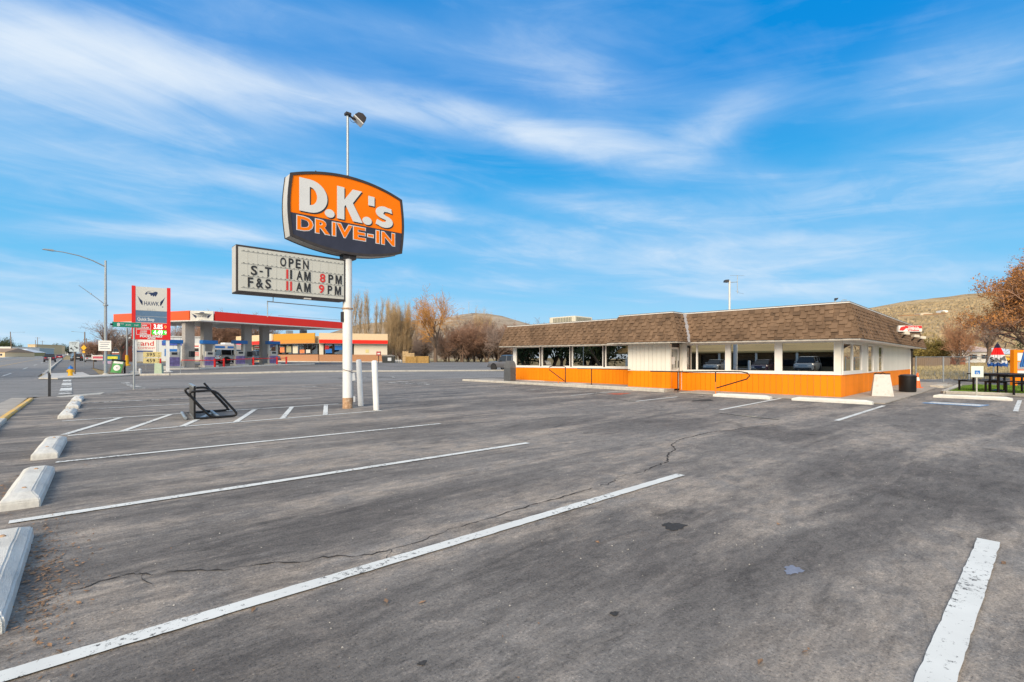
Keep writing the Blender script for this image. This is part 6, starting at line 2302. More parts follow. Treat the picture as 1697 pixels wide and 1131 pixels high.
# ------------------------------------------------------------------ far side of the main road
def house(u0, u1, d, v_top, v_base, depth, wall_m, roof_m, name, label, roof='flat', rz=None, wins=3, over=.3, band=None, cat='building'):
    a, b = P3(u0, d), P3(u1, d)
    z0 = hgt((a.x + b.x) / 2, (a.y + b.y) / 2) if v_base is None else EYE + (HY - v_base) * d / F_PX
    c = Vector((a.x, a.y, z0))
    L_ = (b - a).length
    ang_ = math.atan2(b.y - a.y, b.x - a.x)
    t_ = thing(name, label, cat, tuple(c), ang_)
    H_ = EYE + (HY - v_top) * d / F_PX - z0
    if roof == 'flat':
        MB().box((0, 0, -1.5), (L_, depth, H_)).build('wall', wall_m, t_)
        MB().box((-over, -over, H_ + .004), (L_ + over, depth + over, H_ + .3)).build('roof', roof_m, t_)
        hw = H_
    else:
        hw = H_ * .58
        MB().box((0, 0, -1.5), (L_, depth, hw)).build('wall', wall_m, t_)
        y0, y1, yc = -over, depth + over, depth / 2
        MB().add([(-over, y0, hw), (L_ + over, y0, hw), (L_ + over, y1, hw), (-over, y1, hw), (-over + roof * 3, yc, H_), (L_ + over - roof * 3, yc, H_)], [(0, 1, 5, 4), (2, 3, 4, 5), (1, 2, 5), (3, 0, 4), (3, 2, 1, 0)]).build('roof', roof_m, t_)
    if band:
        MB().box((-over - .02, -over - .04, H_ - band[1]), (L_ + over + .02, -over - .004, H_ + .25)).build('fascia', band[0], t_)
    for k in range(wins):
        f = (k + .5) / wins
        wdo = MB().box((L_ * f - .6, -.05, hw * .35), (L_ * f + .6, -.004, hw * .8)).build('window', WHITE, t_)
        MB().box((L_ * f - .5, -.07, hw * .39), (L_ * f + .5, -.052, hw * .76)).build('pane', CARGLASS, wdo)
    return t_


PALEROOF = mat('pale_metal_roof', (.58, .61, .64), .5, var=.06)
TANROOF = mat('brown_roof', (.26, .19, .14), .9, var=.15)
REDROOF = mat('red_metal_fascia', (.36, .06, .045), .6)
MAROON = mat('maroon_awning', (.16, .03, .04), .8)
BLUEWALL = mat('pale_blue_wall', (.36, .44, .46), .8)
house(-40, 8, 225, 577, 593.8, 14, TAN, TANROOF, 'motel', 'low tan building with brown roof at the left photo edge', roof=.4, wins=4)
house(8, 35, 300, 578, 592.8, 16, mat('olive_wall', (.34, .30, .15), .9), PALEROOF, 'shop_house', 'small olive building under a pale metal roof across the road', roof=1.2, wins=3)
house(20, 46, 350, 577, 591.8, 20, BLUEWALL, WHITE, 'store', 'pale blue store with dark red fascia behind the olive building', wins=2, band=(REDROOF, 3.0))
house(-25, 18, 330, 575.5, 592, 20, WHITE, PALEROOF, 'store', 'white roofed store behind the tan motel on the far left', wins=3)
house(46, 60, 420, 571.5, 591.5, 24, BEIGE, TAN, 'block_building', 'tall beige block with maroon awnings beside the far utility poles', wins=2)
house(60, 78, 600, 573, 590.5, 24, TAN, BEIGE, 'block_building', 'tan block building right of the beige block far down the road', wins=2)
for u0, u1, vt, mm, lab in ((79, 86, 579, TAN, 'narrow tan shop right of the two blocks far down the road'), (87, 99, 581.5, BLUEWALL, 'pale blue low shop far down the road beyond the red car'), (101, 113, 583.5, PALEROOF, 'grey low shed at the far end of the road by the dark conifer')):
    house(u0, u1, 1000, vt, 590.5, 20, mm, TANROOF, 'shop_house', lab, wins=1)
house(150, 171, 120, 577, 594, 10, REDBRICK, TANROOF, 'shop_house', 'low red brick house right of the road behind the red lettered sign', wins=2)
house(181, 199, 90, 563, 597, 9, REDBRICK, WHITE, 'brick_building', 'red brick building with white trim behind the street light', wins=2)
for k, (u, d) in enumerate(((50, 412), (56, 414))):
    p = P3(u, d)
    aw = MB().prism([(-2.8, 1.6), (2.8, 1.6), (2.8, 4.2), (-2.8, 4.2)], -1.4, 0).build('awning', MAROON, loc=tuple(p), rz=R(-42))
    tag(aw, ('first', 'second')[k] + ' maroon awning on the front of the beige block', 'awning')


def utility_pole(u, d, h, label, arm=None, lamp=False, lean=0):
    x, y = place(u, d)
    t_ = thing('utility_pole', label, 'utility pole', (x, y, hgt(x, y)), 0, 'utility poles along the main road')
    MB().tube([(0, 0, -.2), (lean, 0, h)], [.22, .15], 8).build('pole', WOOD, t_)
    if arm:
        MB().box((-arm, -.06, h - .7), (arm, .06, h - .55)).build('cross_arm', WOOD, t_)
        MB().tube([(-arm * .8, 0, h - .55), (-arm * .8, 0, h - .3)], .06, 6).tube([(arm * .8, 0, h - .55), (arm * .8, 0, h - .3)], .06, 6).build('insulator', STEEL, t_)
    if lamp:
        s = lamp
        MB().tube([(0, 0, h - .4), (s * 1.4, 0, h - .1), (s * 2.6, 0, h)], .04, 6).build('lamp_arm', STEEL, t_)
        MB().box((s * 2.6 - .35, -.13, h - .08), (s * 2.6 + .35, .13, h + .04)).build('lamp_head', STEEL, t_)
    return t_


utility_pole(20, 240, 12.2, 'leaning brown utility pole with lamp arm, farthest left', lamp=1.6, lean=-.6)
utility_pole(58.8, 360, 11.5, 'short brown utility pole before the beige block', None)
utility_pole(62.2, 390, 14.5, 'tall utility pole with cross arm before the beige block', 1.6)
utility_pole(70.3, 480, 14.0, 'thin distant utility pole before the tan block', 1.5)
utility_pole(140.5, 170, 9.2, 'brown utility pole with lamp arm right of the road', None, lamp=-1.2)
utility_pole(143.2, 220, 9.0, 'pale utility pole just behind the one right of the road', 1.0)

# ------------------------------------------------------------------ right side of the lot
# artificial-green lawn inside a kerb
lx0, ly0 = gp(1572, 652.5)
lx1, ly1 = gp(1597, 641.0)
lawn_poly = [(lx0, ly0), (lx1, ly1), (lx1 + 1.0, -6), (lx0 + .2, -6)]
drape('lawn', lawn_poly, LAWN, .03, 2.0, thick=.06)
kerb('kerb', [(lx0 - .16, -6), (lx0 - .16, ly0 + .05), (lx0 + .1, ly0 + .16), (lx1, ly1 + .16)], .18, .11, CONC, seg=3.2)
gb = MB()
rr = random.Random(5)
for _ in range(26000):
    y = ly0 - 6.5 * rr.random() ** 1.2
    x = rr.uniform(lx0, lx1 + .6)
    if (y - ly0) > (ly1 - ly0) * (x - lx0) / (lx1 - lx0):
        continue
    z = hgt(x, y) + .088
    a, h, s = rr.uniform(0, 6.3), rr.uniform(.025, .055), rr.uniform(.005, .010)
    lx_, ly_ = rr.gauss(0, .018), rr.gauss(0, .018)
    gb.add([(x - s * math.cos(a), y - s * math.sin(a), z), (x + s * math.cos(a), y + s * math.sin(a), z), (x + lx_, y + ly_, z + h)], [(0, 1, 2)])
tag(gb.build('lawn_grass', GRASS), 'short bright green grass under the picnic tables', 'grass', kind='stuff')

# accessible parking sign
x, y = place(1618.5, 17.3)
ac = thing('accessible_parking_sign', 'white parking sign with blue wheelchair symbol on a thin post', 'sign', (x, y, hgt(x, y) + .05), R(-50))
ac.rotation_euler = (0, 0, math.atan2(RIGHT.y, RIGHT.x) - R(10))
k_ = 17.3 / F_PX
MB().tube([(0, 0, -.05), (0, 0, .98)], .022, 8).build('post', mat('pale_post', (.50, .50, .44), .6), ac)
z1, z0_ = EYE + (HY - 607) * k_ - ac.location.z, EYE + (HY - 625.5) * k_ - ac.location.z
pl = MB().box((-8.9 * k_, -.035, z0_), (8.9 * k_, -.025, z1)).build('sign_plate', mat('pale_green_white', (.66, .72, .64), .5, var=.05), ac, bevel=.004)
zc_ = (z0_ + z1) / 2 - 1.2 * k_
bs = MB().box((-4 * k_, -.0375, zc_ - 3.2 * k_), (4 * k_, -.0355, zc_ + 3.2 * k_)).build('blue_panel', BLUE, pl)
sy = MB()
ww = k_
ringp = [(-.3 * ww + 1.7 * ww * math.cos(R(a)), zc_ - .9 * ww + 1.7 * ww * math.sin(R(a))) for a in range(120, 370, 20)]
sy.tube([(px, -.040, pz) for px, pz in ringp], .006, 5).tube([(-.5 * ww, -.040, zc_ + 1.4 * ww), (-.4 * ww, -.040, zc_ - .4 * ww), (1.0 * ww, -.040, zc_ - .5 * ww), (1.7 * ww, -.040, zc_ - 2.0 * ww), (2.4 * ww, -.040, zc_ - 1.8 * ww)], .007, 5).lathe([(.0, -.003), (.012, 0), (.0, .003)], 8, (-.5 * ww, -.042, zc_ + 2.3 * ww))
sy.build('wheelchair_symbol', WHITE, pl)

# picnic tables of black metal
def picnic(x, y, rz, label):
    t_ = thing('picnic_table', label, 'picnic table', (x, y, hgt(x, y) + .09), rz, 'black picnic tables on the lawn')
    for k in range(6):
        MB().box((-.95, -.37 + k * .125, .68), (.95, -.37 + k * .125 + .11, .715)).build('table_slat', BLACK, t_)
    for s in (-1, 1):
        for k in range(2):
            MB().box((-.95, s * .75 - .13 + k * .135, .41), (.95, s * .75 - .13 + k * .135 + .12, .44)).build('bench_slat', BLACK, t_)
        for q in (-.72, .72):
            MB().box((q - .025, s * .30 - .025, -.03), (q + .025, s * .30 + .025, .68)).build('leg', BLACK, t_)
            MB().box((q - .025, s * .84 - .025, -.03), (q + .025, s * .84 + .025, .41)).build('bench_leg', BLACK, t_)
            MB().box((q - .02, min(s * .30, s * .84), .37), (q + .02, max(s * .30, s * .84), .41)).build('bench_arm', BLACK, t_)
        MB().box((-.70, s * .30 - .015, .6), (.70, s * .30 + .015, .66)).build('rail', BLACK, t_)
    return t_


LATROT = math.atan2(RIGHT.y, RIGHT.x)
xa, ya = place(1653, 19.3)
picnic(xa, ya, LATROT + R(8), 'black picnic table holding the red white and blue umbrella')
xb, yb = place(1702, 18.0)
picnic(xb, yb, LATROT - R(4), 'black picnic table cut by the right photo edge')

# folded umbrellas
def folded(x, y, label, bands, top, rad, letters=None):
    zb = hgt(x, y) + .09
    t_ = thing('umbrella', label, 'umbrella', (x, y, zb), LATROT - R(40))
    MB().tube([(0, 0, .0), (0, 0, top + .02)], .02, 8).lathe([(.22, 0), (.22, .04), (.05, .09)], 14).build('pole', BLACK, t_)
    n = 16
    for z0, z1, r0, r1, m in bands:
        mbu = MB()
        def ring(z, r):
            return [((r * (1 + .20 * math.cos(8 * 2 * PI * k / (n * 2) * 2))) * math.cos(2 * PI * k / (n * 2)), (r * (1 + .20 * math.cos(8 * 2 * PI * k / (n * 2) * 2))) * math.sin(2 * PI * k / (n * 2)), z + (.03 * math.cos(8 * 2 * PI * k / (n * 2)) if z < top - .75 else 0)) for k in range(n * 2)]
        a, b = ring(z0, r0), ring(z1, r1)
        c = n * 2
        mbu.add(a + b, [(k, (k + 1) % c, c + (k + 1) % c, c + k) for k in range(c)] + [tuple(range(c))[::-1], tuple(c + k for k in range(c))])
        mbu.build('canopy', m, t_, smooth=35)
    MB().lathe([(.03, top), (.02, top + .05), (.0, top + .07)], 8).build('finial', DARK, t_)
    for ch, xx, zz_, rot in letters or []:
        me = text_mesh(ch, .24, 0.0, .012, 'CENTER').copy()
        me.materials.clear()
        me.materials.append(LET_BLACK)
        inst('letter', me, t_, (xx, -.30 + abs(xx) * .5, zz_), (R(-6), rot, xx * 1.4))
    return t_


UNAVY, URED, UWHITE, UBLUE = mat('navy_canvas', (.02, .02, .06), .9), mat('red_canvas', (.78, .02, .02), .9), mat('white_canvas', (.72, .73, .74), .9), mat('blue_canvas', (.02, .09, .32), .9)
kk = 19.3 / F_PX
zz_ = lambda v: EYE + (HY - v) * kk - hgt(xa, ya) - .09
folded(xa, ya, 'folded umbrella in navy, red and white with black letters', [(zz_(577), zz_(570), .085, .03, UNAVY), (zz_(588.5), zz_(577), .165, .085, URED), (zz_(602), zz_(588.5), .235, .165, UWHITE), (zz_(607), zz_(602), .25, .235, UBLUE)], zz_(570), .25,
       [('S', -.15, zz_(599.5), R(-14)), ('N', .0, zz_(600.5), R(0)), ('A', .14, zz_(597.5), R(14))])
xc, yc = place(1707, 20.5)
BLUEU = mat('bright_blue_canvas', (.06, .22, .60), .9)
kb = 20.5 / F_PX
zq = lambda v: EYE + (HY - v) * kb - hgt(xc, yc) - .09
folded(xc, yc, 'folded bright blue umbrella at the right photo edge', [(zq(608), zq(585), .26, .17, BLUEU), (zq(585), zq(560), .17, .05, BLUEU)], zq(560), .26)

# orange framed menu board
xm, ym = place(1677, 25.5)
mb_ = thing('menu_board', 'orange framed board with white and grey stripes behind the umbrellas', 'sign', (xm, ym, hgt(xm, ym)), LATROT)
km = 25.5 / F_PX
zm = lambda v: EYE + (HY - v) * km - hgt(xm, ym)
for a_, b_ in ((0, 6), (60, 66)):
    MB().box((a_ * km, -.10, -.05), (b_ * km, .10, zm(580))).build('upright', ORANGE, mb_)
MB().box((6 * km, -.09, zm(584.5)), (60 * km, .09, zm(580.5))).build('top_beam', ORANGE, mb_)
MB().box((6 * km, -.09, zm(632)), (60 * km, .09, zm(628))).build('bottom_beam', ORANGE, mb_)
for va, vb, m in ((598, 584.6, WHITE), (600, 598.1, ORANGE), (611.5, 600.1, mat('grey_board', (.33, .34, .35), .6)), (614.5, 611.6, mat('salmon_stripe', (.55, .22, .14), .6)), (623.5, 614.6, WHITE), (628, 623.6, ORANGE)):
    MB().box((6 * km, -.05, zm(va)), (60 * km, .05, zm(vb))).build('stripe_board', m, mb_)

# white sandwich board, litter bin, cone
x, y = place(1461.5, 17.55)
sb = thing('sandwich_board', 'blank white plastic sandwich board with rust stains against the diner side', 'sign', (x, y, hgt(x, y) + .03), LATROT - R(30))
WPL = mat('stained_white_plastic', (.52, .52, .50), .5, var=.05, dirt=(.30, .20, .12), dirt_amt=.7, dirt_scale=5)
for s in (-1, 1):
    MB().hexa([(-.325, s * .20 - .02, -.02), (.325, s * .20 - .02, -.02), (.325, s * .20 + .02, -.02), (-.325, s * .20 + .02, -.02), (-.225, s * .05 - .02, .78), (.225, s * .05 - .02, .78), (.225, s * .05 + .02, .78), (-.225, s * .05 + .02, .78)]).build('board', WPL, sb, bevel=.01)
    MB().tube([(-.23, s * .05, .785), (-.15, s * .05, .82), (-.05, s * .05, .795), (.02, s * .05, .83), (.10, s * .05, .795), (.23, s * .05, .80)], .022, 6).build('handle', BLACK, sb)
x, y = place(1504, 19.8)
tb = thing('litter_bin', 'round black litter bin beside the diner side wall', 'litter bin', (x, y, hgt(x, y) + .03))
MB().lathe([(.27, 0), (.285, .05), (.29, .60), (.30, .61), (.30, .66), (.27, .67)], 20).build('drum', BLACK, tb, smooth=40)
MB().lathe([(.27, .671), (.25, .70), (.1, .72)], 20).build('liner', DARK, tb, smooth=40)
x, y = place(1520.5, 22.8)
co = thing('traffic_cone', 'orange traffic cone with white band behind the black litter bin', 'traffic cone', (x, y, hgt(x, y) + .03))
CONEM = mat('cone_orange', (.80, .14, .02), .5, var=.08)
MB().box((-.19, -.19, 0), (.19, .19, .035)).build('foot', CONEM, co, bevel=.01)
MB().lathe([(.13, .036), (.085, .34)], 16).lathe([(.060, .50), (.030, .70), (.022, .705)], 16).build('cone', CONEM, co, smooth=40)
MB().lathe([(.084, .341), (.061, .499)], 16).build('white_band', WHITE, co, smooth=40)
x, y = place(1560, 24)
tag(MB().box((-.9, -.25, -.05), (.9, .25, .12)).build('concrete_block', CONC, loc=(x, y, hgt(x, y)), rz=R(-4), bevel=.02), 'pale low concrete block on the drive behind the diner', 'block')

# grey domed litter bin at the far end of the diner
x, y = place(845, 26.6)
gbn = thing('litter_bin', 'grey litter bin with domed lid at the far left end of the diner', 'litter bin', (x, y, hgt(x, y) + .11), DROT)
kz = 26.6 / F_PX
hB = (631 - 598.5) * kz
w_ = 6.6 * kz
MB().box((-w_, -w_ * 1.15, 0), (w_, w_ * 1.15, hB * .66)).build('body', mat('grey_bin_steel', (.11, .115, .12), .5, .2, var=.15), gbn, bevel=.01)
dome = [(-w_ * 1.15, hB * .665)] + [(-w_ * 1.15 * math.cos(R(a)), hB * .70 + (hB * .33) * math.sin(R(a))) for a in range(0, 181, 20)] + [(w_ * 1.15, hB * .665)]
dm = MB().prism(dome, -w_, w_, M=Matrix.Rotation(R(90), 4, 'Z'))
dm.build('domed_lid', mat('grey_bin_lid', (.16, .165, .17), .4, .2), gbn)

# hand rails
RAILM = mat('brown_black_rail', (.035, .02, .016), .45, .4)


def dpt(x, y, z):
    return (x, y, z)


hr = thing('handrail', 'dark bent tube handrail in front of the left diner windows', 'handrail', (DX, DY, 0), DROT, 'handrails in front of the diner')
Lx = -1.15
MB().tube([(Lx, 11.15, .22), (Lx, 11.15, .98), (Lx, 11.3, 1.03), (Lx, 12.0, 1.03), (Lx, 12.18, .98), (Lx, 12.2, .85), (Lx, 11.2, .30)], .022, 8).build('loop', RAILM, hr, smooth=60)
MB().box((Lx - .03, 7.55, .90), (Lx + .03, 10.4, .935)).build('top_rail', RAILM, hr)
MB().tube([(Lx, 9.6, .1), (Lx, 9.6, .90)], .022, 8).build('post', RAILM, hr)
MB().tube([(Lx, 11.6, .1), (Lx, 11.6, .62)], .02, 8).build('post', mat('orange_rail_paint', (.75, .2, .02), .5), hr)
hr2 = thing('handrail', 'dark bent tube handrail in front of the entrance and right wing', 'handrail', (DX, DY, 0), DROT, 'handrails in front of the diner')
Rx = -1.55
MB().tube([(Rx, 6.35, .86), (Rx, 4.9, .86), (Rx, 3.2, .90), (Rx, 2.75, .90), (Rx, 2.52, .86), (Rx, 2.44, .76), (Rx, 2.55, .64), (Rx, 3.62, .28)], .022, 8).build('loop', RAILM, hr2, smooth=60)
MB().tube([(Rx, 5.15, .08), (Rx, 5.15, .86)], .022, 8).build('post', RAILM, hr2)
MB().tube([(Rx, 3.66, .5), (Rx, 3.66, .89)], .022, 8).build('post', RAILM, hr2)
MB().tube([(Rx, 3.66, .05), (Rx, 3.66, .5)], .022, 8).build('post', MATS['orange_rail_paint'], hr2)

# things on the diner roof
ac_ = thing('rooftop_unit', 'cream air conditioning unit with louvred sides on the diner roof', 'air conditioner', (*place(946, 35), TOP + .05), DROT)
MB().box((-1.0, -1.15, 0), (1.0, 1.15, 1.08)).build('casing', mat('cream_casing', (.64, .60, .48), .5, var=.05), ac_, bevel=.06)
LOUV = mat('louvre_dark_metal', (.22, .22, .17), .5)  # dark slat colour against the cream casing
for k in range(12):
    MB().box((-1.02, -.85 + k * .14, .40), (-1.003, -.85 + k * .14 + .085, 1.0)).build('louvre_slat', LOUV, ac_)
    MB().box((-.85 + k * .14, -1.17, .40), (-.85 + k * .14 + .085, -1.153, 1.0)).build('louvre_slat', LOUV, ac_)
MB().box((-.3, 1.2, 0), (.6, 2.6, .62)).build('duct', MATS['cream_casing'], ac_)
x, y = place(1209, 27.5)
an = thing('antenna_mast', 'thin mast with a lamp and television aerial on the diner roof', 'antenna', (x, y, TOP), LATROT)
ka = 27.5 / F_PX
za = lambda v: EYE + (HY - v) * ka - TOP
MB().tube([(0, 0, -.1), (0, 0, za(465.5))], .055, 8).build('mast', CAB_GREY, an)
MB().prism([(-9 * ka, za(468)), (-2.5 * ka, za(468.5)), (-2 * ka, za(464)), (-8 * ka, za(464.5))], -.12, .12).build('flood_lamp', DARK, an)
MB().tube([(0, 0, za(468.5)), (13 * ka, 0, za(467.5))], .02, 6).tube([(13 * ka, 0, za(486.5)), (13 * ka, 0, za(456.5))], .018, 6).tube([(0, -.1, za(457.5)), (26 * ka, .1, za(456.8))], .008, 5).tube([(12 * ka, -.1, za(485.5)), (25 * ka, .1, za(487))], .008, 5).tube([(10 * ka, 0, za(483)), (16 * ka, 0, za(483))], .01, 5).build('aerial', STEEL, an)
x, y = place(1384, 18.3)
k_ = 18.3 / F_PX
zr = lambda v: EYE + (HY - v) * k_ - TOP
rl = thing('roof_light', 'small dark flood lamp standing on the near corner of the roof', 'lamp', (x, y, TOP), LATROT)
MB().tube([(0, 0, 0), (0, 0, zr(497.5))], .018, 6).build('stem', STEEL, rl)
MB().prism([(-.01, zr(499)), (.07, zr(496.5)), (.09, zr(494)), (.0, zr(494.5))], -.05, .05).build('lamp_head', DARK, rl)
MB().tube([(11 * k_, 0, 0), (11 * k_, 0, zr(498.5)), (13 * k_, 0, zr(497.3)), (19 * k_, 0, zr(497.6))], .014, 6).build('conduit', STEEL, rl)

# walk-up window sign bracketed off the side roof, with flood lamps under it
x, y = place(1507, 20.6)
ks = 20.6 / F_PX
wsn = thing('walk_up_sign', 'small red and white walk-up window sign with arrow on the side roof', 'sign', (x, y, 0), LATROT)
zw = lambda v: EYE + (HY - v) * ks
bx_ = MB().box((-19.3 * ks, -.05, zw(550)), (19.3 * ks, .05, zw(540))).build('sign_box', WHITE, wsn)
MB().box((-9 * ks, -.056, zw(544.6)), (19 * ks, -.051, zw(540.3))).build('red_band', LET_RED, bx_)
lettering('Walk-Up', 5 * ks, zw(544.3), 3.9 * ks, SIGN_WHITE, bx_, -.060, sx=1.25, offset=.004)
lettering('Window', 5 * ks, zw(549.0), 4.4 * ks, LET_RED, bx_, -.056, sx=1.25, offset=.004)
MB().prism([(-18.5 * ks, zw(548)), (-16 * ks, zw(543)), (-12 * ks, zw(541.5)), (-8 * ks, zw(541.5)), (-8 * ks, zw(545.5)), (-12 * ks, zw(548.5))], -.058, -.0515).build('arrow', LET_RED, bx_)
MB().tube([(-33 * ks, .3, zw(541)), (-19 * ks, .0, zw(540.5))], .012, 5).tube([(-33 * ks, .3, zw(541)), (-32.5 * ks, .3, zw(544))], .012, 5).box((-18 * ks, -.0, zw(552)), (18 * ks, .03, zw(550.2))).build('bracket', BRONZE, wsn)
for du, v in ((-6.5, 552.5), (9.5, 557.0), (20, 559.5)):
    MB().prism([(du * ks - .12, zw(v + 2)), (du * ks + .12, zw(v + 2.6)), (du * ks + .10, zw(v - 1.6)), (du * ks - .10, zw(v - 2.2))], -.10, .06).build('flood_lamp', mat('pale_lamp_glass', (.60, .55, .45), .3) if 'pale_lamp_glass' not in MATS else MATS['pale_lamp_glass'], wsn)
    MB().tube([(du * ks, .0, zw(v + 2)), (du * ks + .06, .25, zw(v + 7))], .03, 6).build('lamp_arm', BRONZE, wsn)

# chain-link fence behind the lot
fx0, fy0 = place(1517, 29.0)
fx1, fy1 = place(1720, 33.5)
cf = thing('chain_link_fence', 'galvanised chain-link fence along the back of the lot', 'fence', (fx0, fy0, 0), math.atan2(fy1 - fy0, fx1 - fx0))
FL = math.hypot(fx1 - fx0, fy1 - fy0)
gz = lambda s: hgt(fx0 + (fx1 - fx0) * s / FL, fy0 + (fy1 - fy0) * s / FL)
npost = 5
for k in range(npost + 1):
    s = FL * (k + .02) / npost
    MB().tube([(s, 0, gz(s) - .1), (s, 0, gz(s) + 1.55)], .038, 8).build('post', STEEL, cf)
MB().tube([(0, 0, gz(0) + 1.50), (FL, 0, gz(FL) + 1.50)], .025, 6).build('top_rail', STEEL, cf)
wm = MB()
s = 0.0
while s < FL:
    for sg_ in (-1, 1):
        a = s if sg_ > 0 else s + 1.45
        b = a + 1.45 * sg_
        if 0 <= b <= FL and a <= FL:
            wm.hexa([(a - .0018, -.004, gz(a) + .03), (a + .0018, -.004, gz(a) + .03), (a + .0018, -.001, gz(a) + .03), (a - .0018, -.001, gz(a) + .03), (b - .0018, -.004, gz(b) + 1.48), (b + .0018, -.004, gz(b) + 1.48), (b + .0018, -.001, gz(b) + 1.48), (b - .0018, -.001, gz(b) + 1.48)])
    s += .17
o = wm.build('wire_mesh', STEEL, cf)
o['kind'] = 'stuff'

# pale houses and sheds over the field
house(1560, 1598, 62, 572, 601, 8, WHITE, mat('pale_pink_roof', (.55, .42, .34), .8), 'bungalow', 'white bungalow with pale roof behind the rusty bush', roof=.5, wins=2, cat='house')
house(1602, 1662, 66, 570.5, 602, 8, WHITE, MATS['pale_pink_roof'], 'bungalow', 'long white bungalow with salmon roof behind the fence', roof=.4, wins=3, cat='house')
house(1664, 1720, 70, 576, 602, 8, WHITE, PALEROOF, 'bungalow', 'white house with grey roof behind the orange menu board', roof=.6, wins=2, cat='house')
x, y = place(1571, 58)
tag(MB().box((-1.6, -.5, 0), (1.6, .5, .9)).box((-1.7, -.6, .901), (1.7, .6, .97)).build('low_shed', mat('rust_red_boards', (.34, .13, .06), .9, var=.3), loc=(x, y, hgt(x, y)), rz=LATROT, bevel=.01), 'low rust red shed in the field before the white bungalow', 'shed')
x, y = place(1535, 55)
wf = thing('wooden_fence', 'weathered brown board fence at the field edge near the diner corner', 'fence', (x, y, hgt(x, y)), LATROT)
for k in range(22):
    MB().box((-2.6 + k * .24, -.02, -.2), (-2.6 + k * .24 + .22, .02, 1.0)).build('board', WOOD, wf)
MB().box((-2.7, .021, .7), (2.8, .06, .8)).build('rail', WOOD, wf)
x, y = place(1666, 60)
lw = thing('garden_tractor', 'small yellow machine parked in the field behind the umbrella', 'vehicle', (x, y, hgt(x, y)), LATROT)
MB().box((-.6, -.3, .35), (.5, .3, .75)).box((-.1, -.25, .751), (.45, .25, 1.0)).build('body', YELLOW, lw, bevel=.05)
for sx_ in (-.4, .4):
    for sy_ in (-.35, .35):
        wheel(lw, sx_, sy_, .28)

# sheds high on the hill
for u, v, w_, h_, mm, lab in ((1530, 521.5, 9, .7, mat('sandy_roof', (.55, .48, .36), .8), 'long pale shed on the hillside above the diner roof'), (1561, 518, 4, 1.0, WHITE, 'small white shed on the hillside above the walk-up sign')):
    p = hill_point(u, v)
    tag(MB().prism([(-w_ / 2, -4), (w_ / 2, -4), (w_ / 2, h_), (0, h_ + .4), (-w_ / 2, h_)], -3, 3).build('hill_shed', mm, loc=tuple(p), rz=LATROT), lab, 'shed')
p0, p1 = hill_point(1490, 524), hill_point(1575, 520)
terr = MB()
for k in range(24):
    q, q2 = hill_point(1490 + 85 * k / 24, 524.5 - 4 * k / 24), hill_point(1490 + 85 * (k + 1) / 24, 524.5 - 4 * (k + 1) / 24)
    terr.hexa([tuple(q + Vector((0, 0, -2))), tuple(q2 + Vector((0, 0, -2))), tuple(q2 + FWD * 6 + Vector((0, 0, -2))), tuple(q + FWD * 6 + Vector((0, 0, -2))), tuple(q + Vector((0, 0, .7))), tuple(q2 + Vector((0, 0, .7))), tuple(q2 + FWD * 6 + Vector((0, 0, .7))), tuple(q + FWD * 6 + Vector((0, 0, .7)))])
tag(terr.build('terrace', mat('cut_earth', (.30, .17, .09), .95, var=.3)), kind='structure')
# radio mast on the far hill
p = P3(777, 2290, 519)
tag(MB().lathe([(1.6, -40), (1.0, 52)], 6).build('radio_mast', STEEL, loc=tuple(p)), 'thin radio mast on top of the distant hill', 'mast')

# things at the back of the forecourt
x, y = place(644, 84)
dp = thing('dumpster', 'dark dumpster with pale poster beside the convenience store', 'dumpster', (x, y, hgt(x, y)), LATROT + R(6))
MB().prism([(-.95, .0), (.95, .0), (1.05, 1.1), (-1.05, 1.1)], -.7, .7).build('bin', mat('dark_green_steel', (.02, .025, .025), .5), dp)
MB().prism([(-1.06, 1.104), (1.06, 1.104), (.5, 1.35), (-1.0, 1.30)], -.72, .72).build('lid', mat('grey_lid', (.2, .19, .18), .6), dp)
MB().box((-.05, -.712, .3), (.55, -.702, .85)).build('poster', PALEROOF, dp)
x, y = place(627.5, 78)
av = thing('air_machine', 'red air machine on a post at the shop corner', 'machine', (x, y, hgt(x, y)), LATROT)
MB().tube([(0, 0, 0), (0, 0, 1.2)], .06, 8).build('post', DARK, av)
MB().box((-.32, -.2, 1.2), (.32, .2, 1.85)).build('cabinet', mat('faded_red', (.45, .06, .06), .5), av, bevel=.03)
MB().box((-.15, -.21, 1.4), (.28, -.201, 1.6)).build('label_plate', WHITE, av)
x, y = place(659, 87)
rk_ = MB()
for k in range(7):
    rk_.lathe([(.0, -.1), (.30, .0), (.34, .25), (.2, .45), (.0, .5)], 7, ((k % 4) * .42 - .7, (k // 4) * .4, .0))
tag(rk_.build('white_boulders', PAVE, loc=(x, y, hgt(x, y))), 'row of pale boulders between the dumpster and the wooden crates', 'rocks', kind='stuff')
for u, d, w_, h_, lab in ((672, 86, 1.0, 2.0, 'tall pale pallet standing at the left of the crates'), (680, 85, 1.4, 1.7, 'pale pallet just right of the tall pallet behind the forecourt')):
    x, y = place(u, d)
    pt = thing('pallet', lab, 'pallet', (x, y, hgt(x, y)), LATROT, 'pallets behind the forecourt')
    for k in range(7):
        MB().box((-w_ / 2, -.06, h_ * k / 7), (w_ / 2, .0, h_ * k / 7 + h_ / 9)).build('plank', WOODPALE, pt)
    for s in (-.45, 0, .45):
        MB().box((s * w_ - .05, .001, 0), (s * w_ + .05, .1, h_)).build('bearer', WOODPALE, pt)
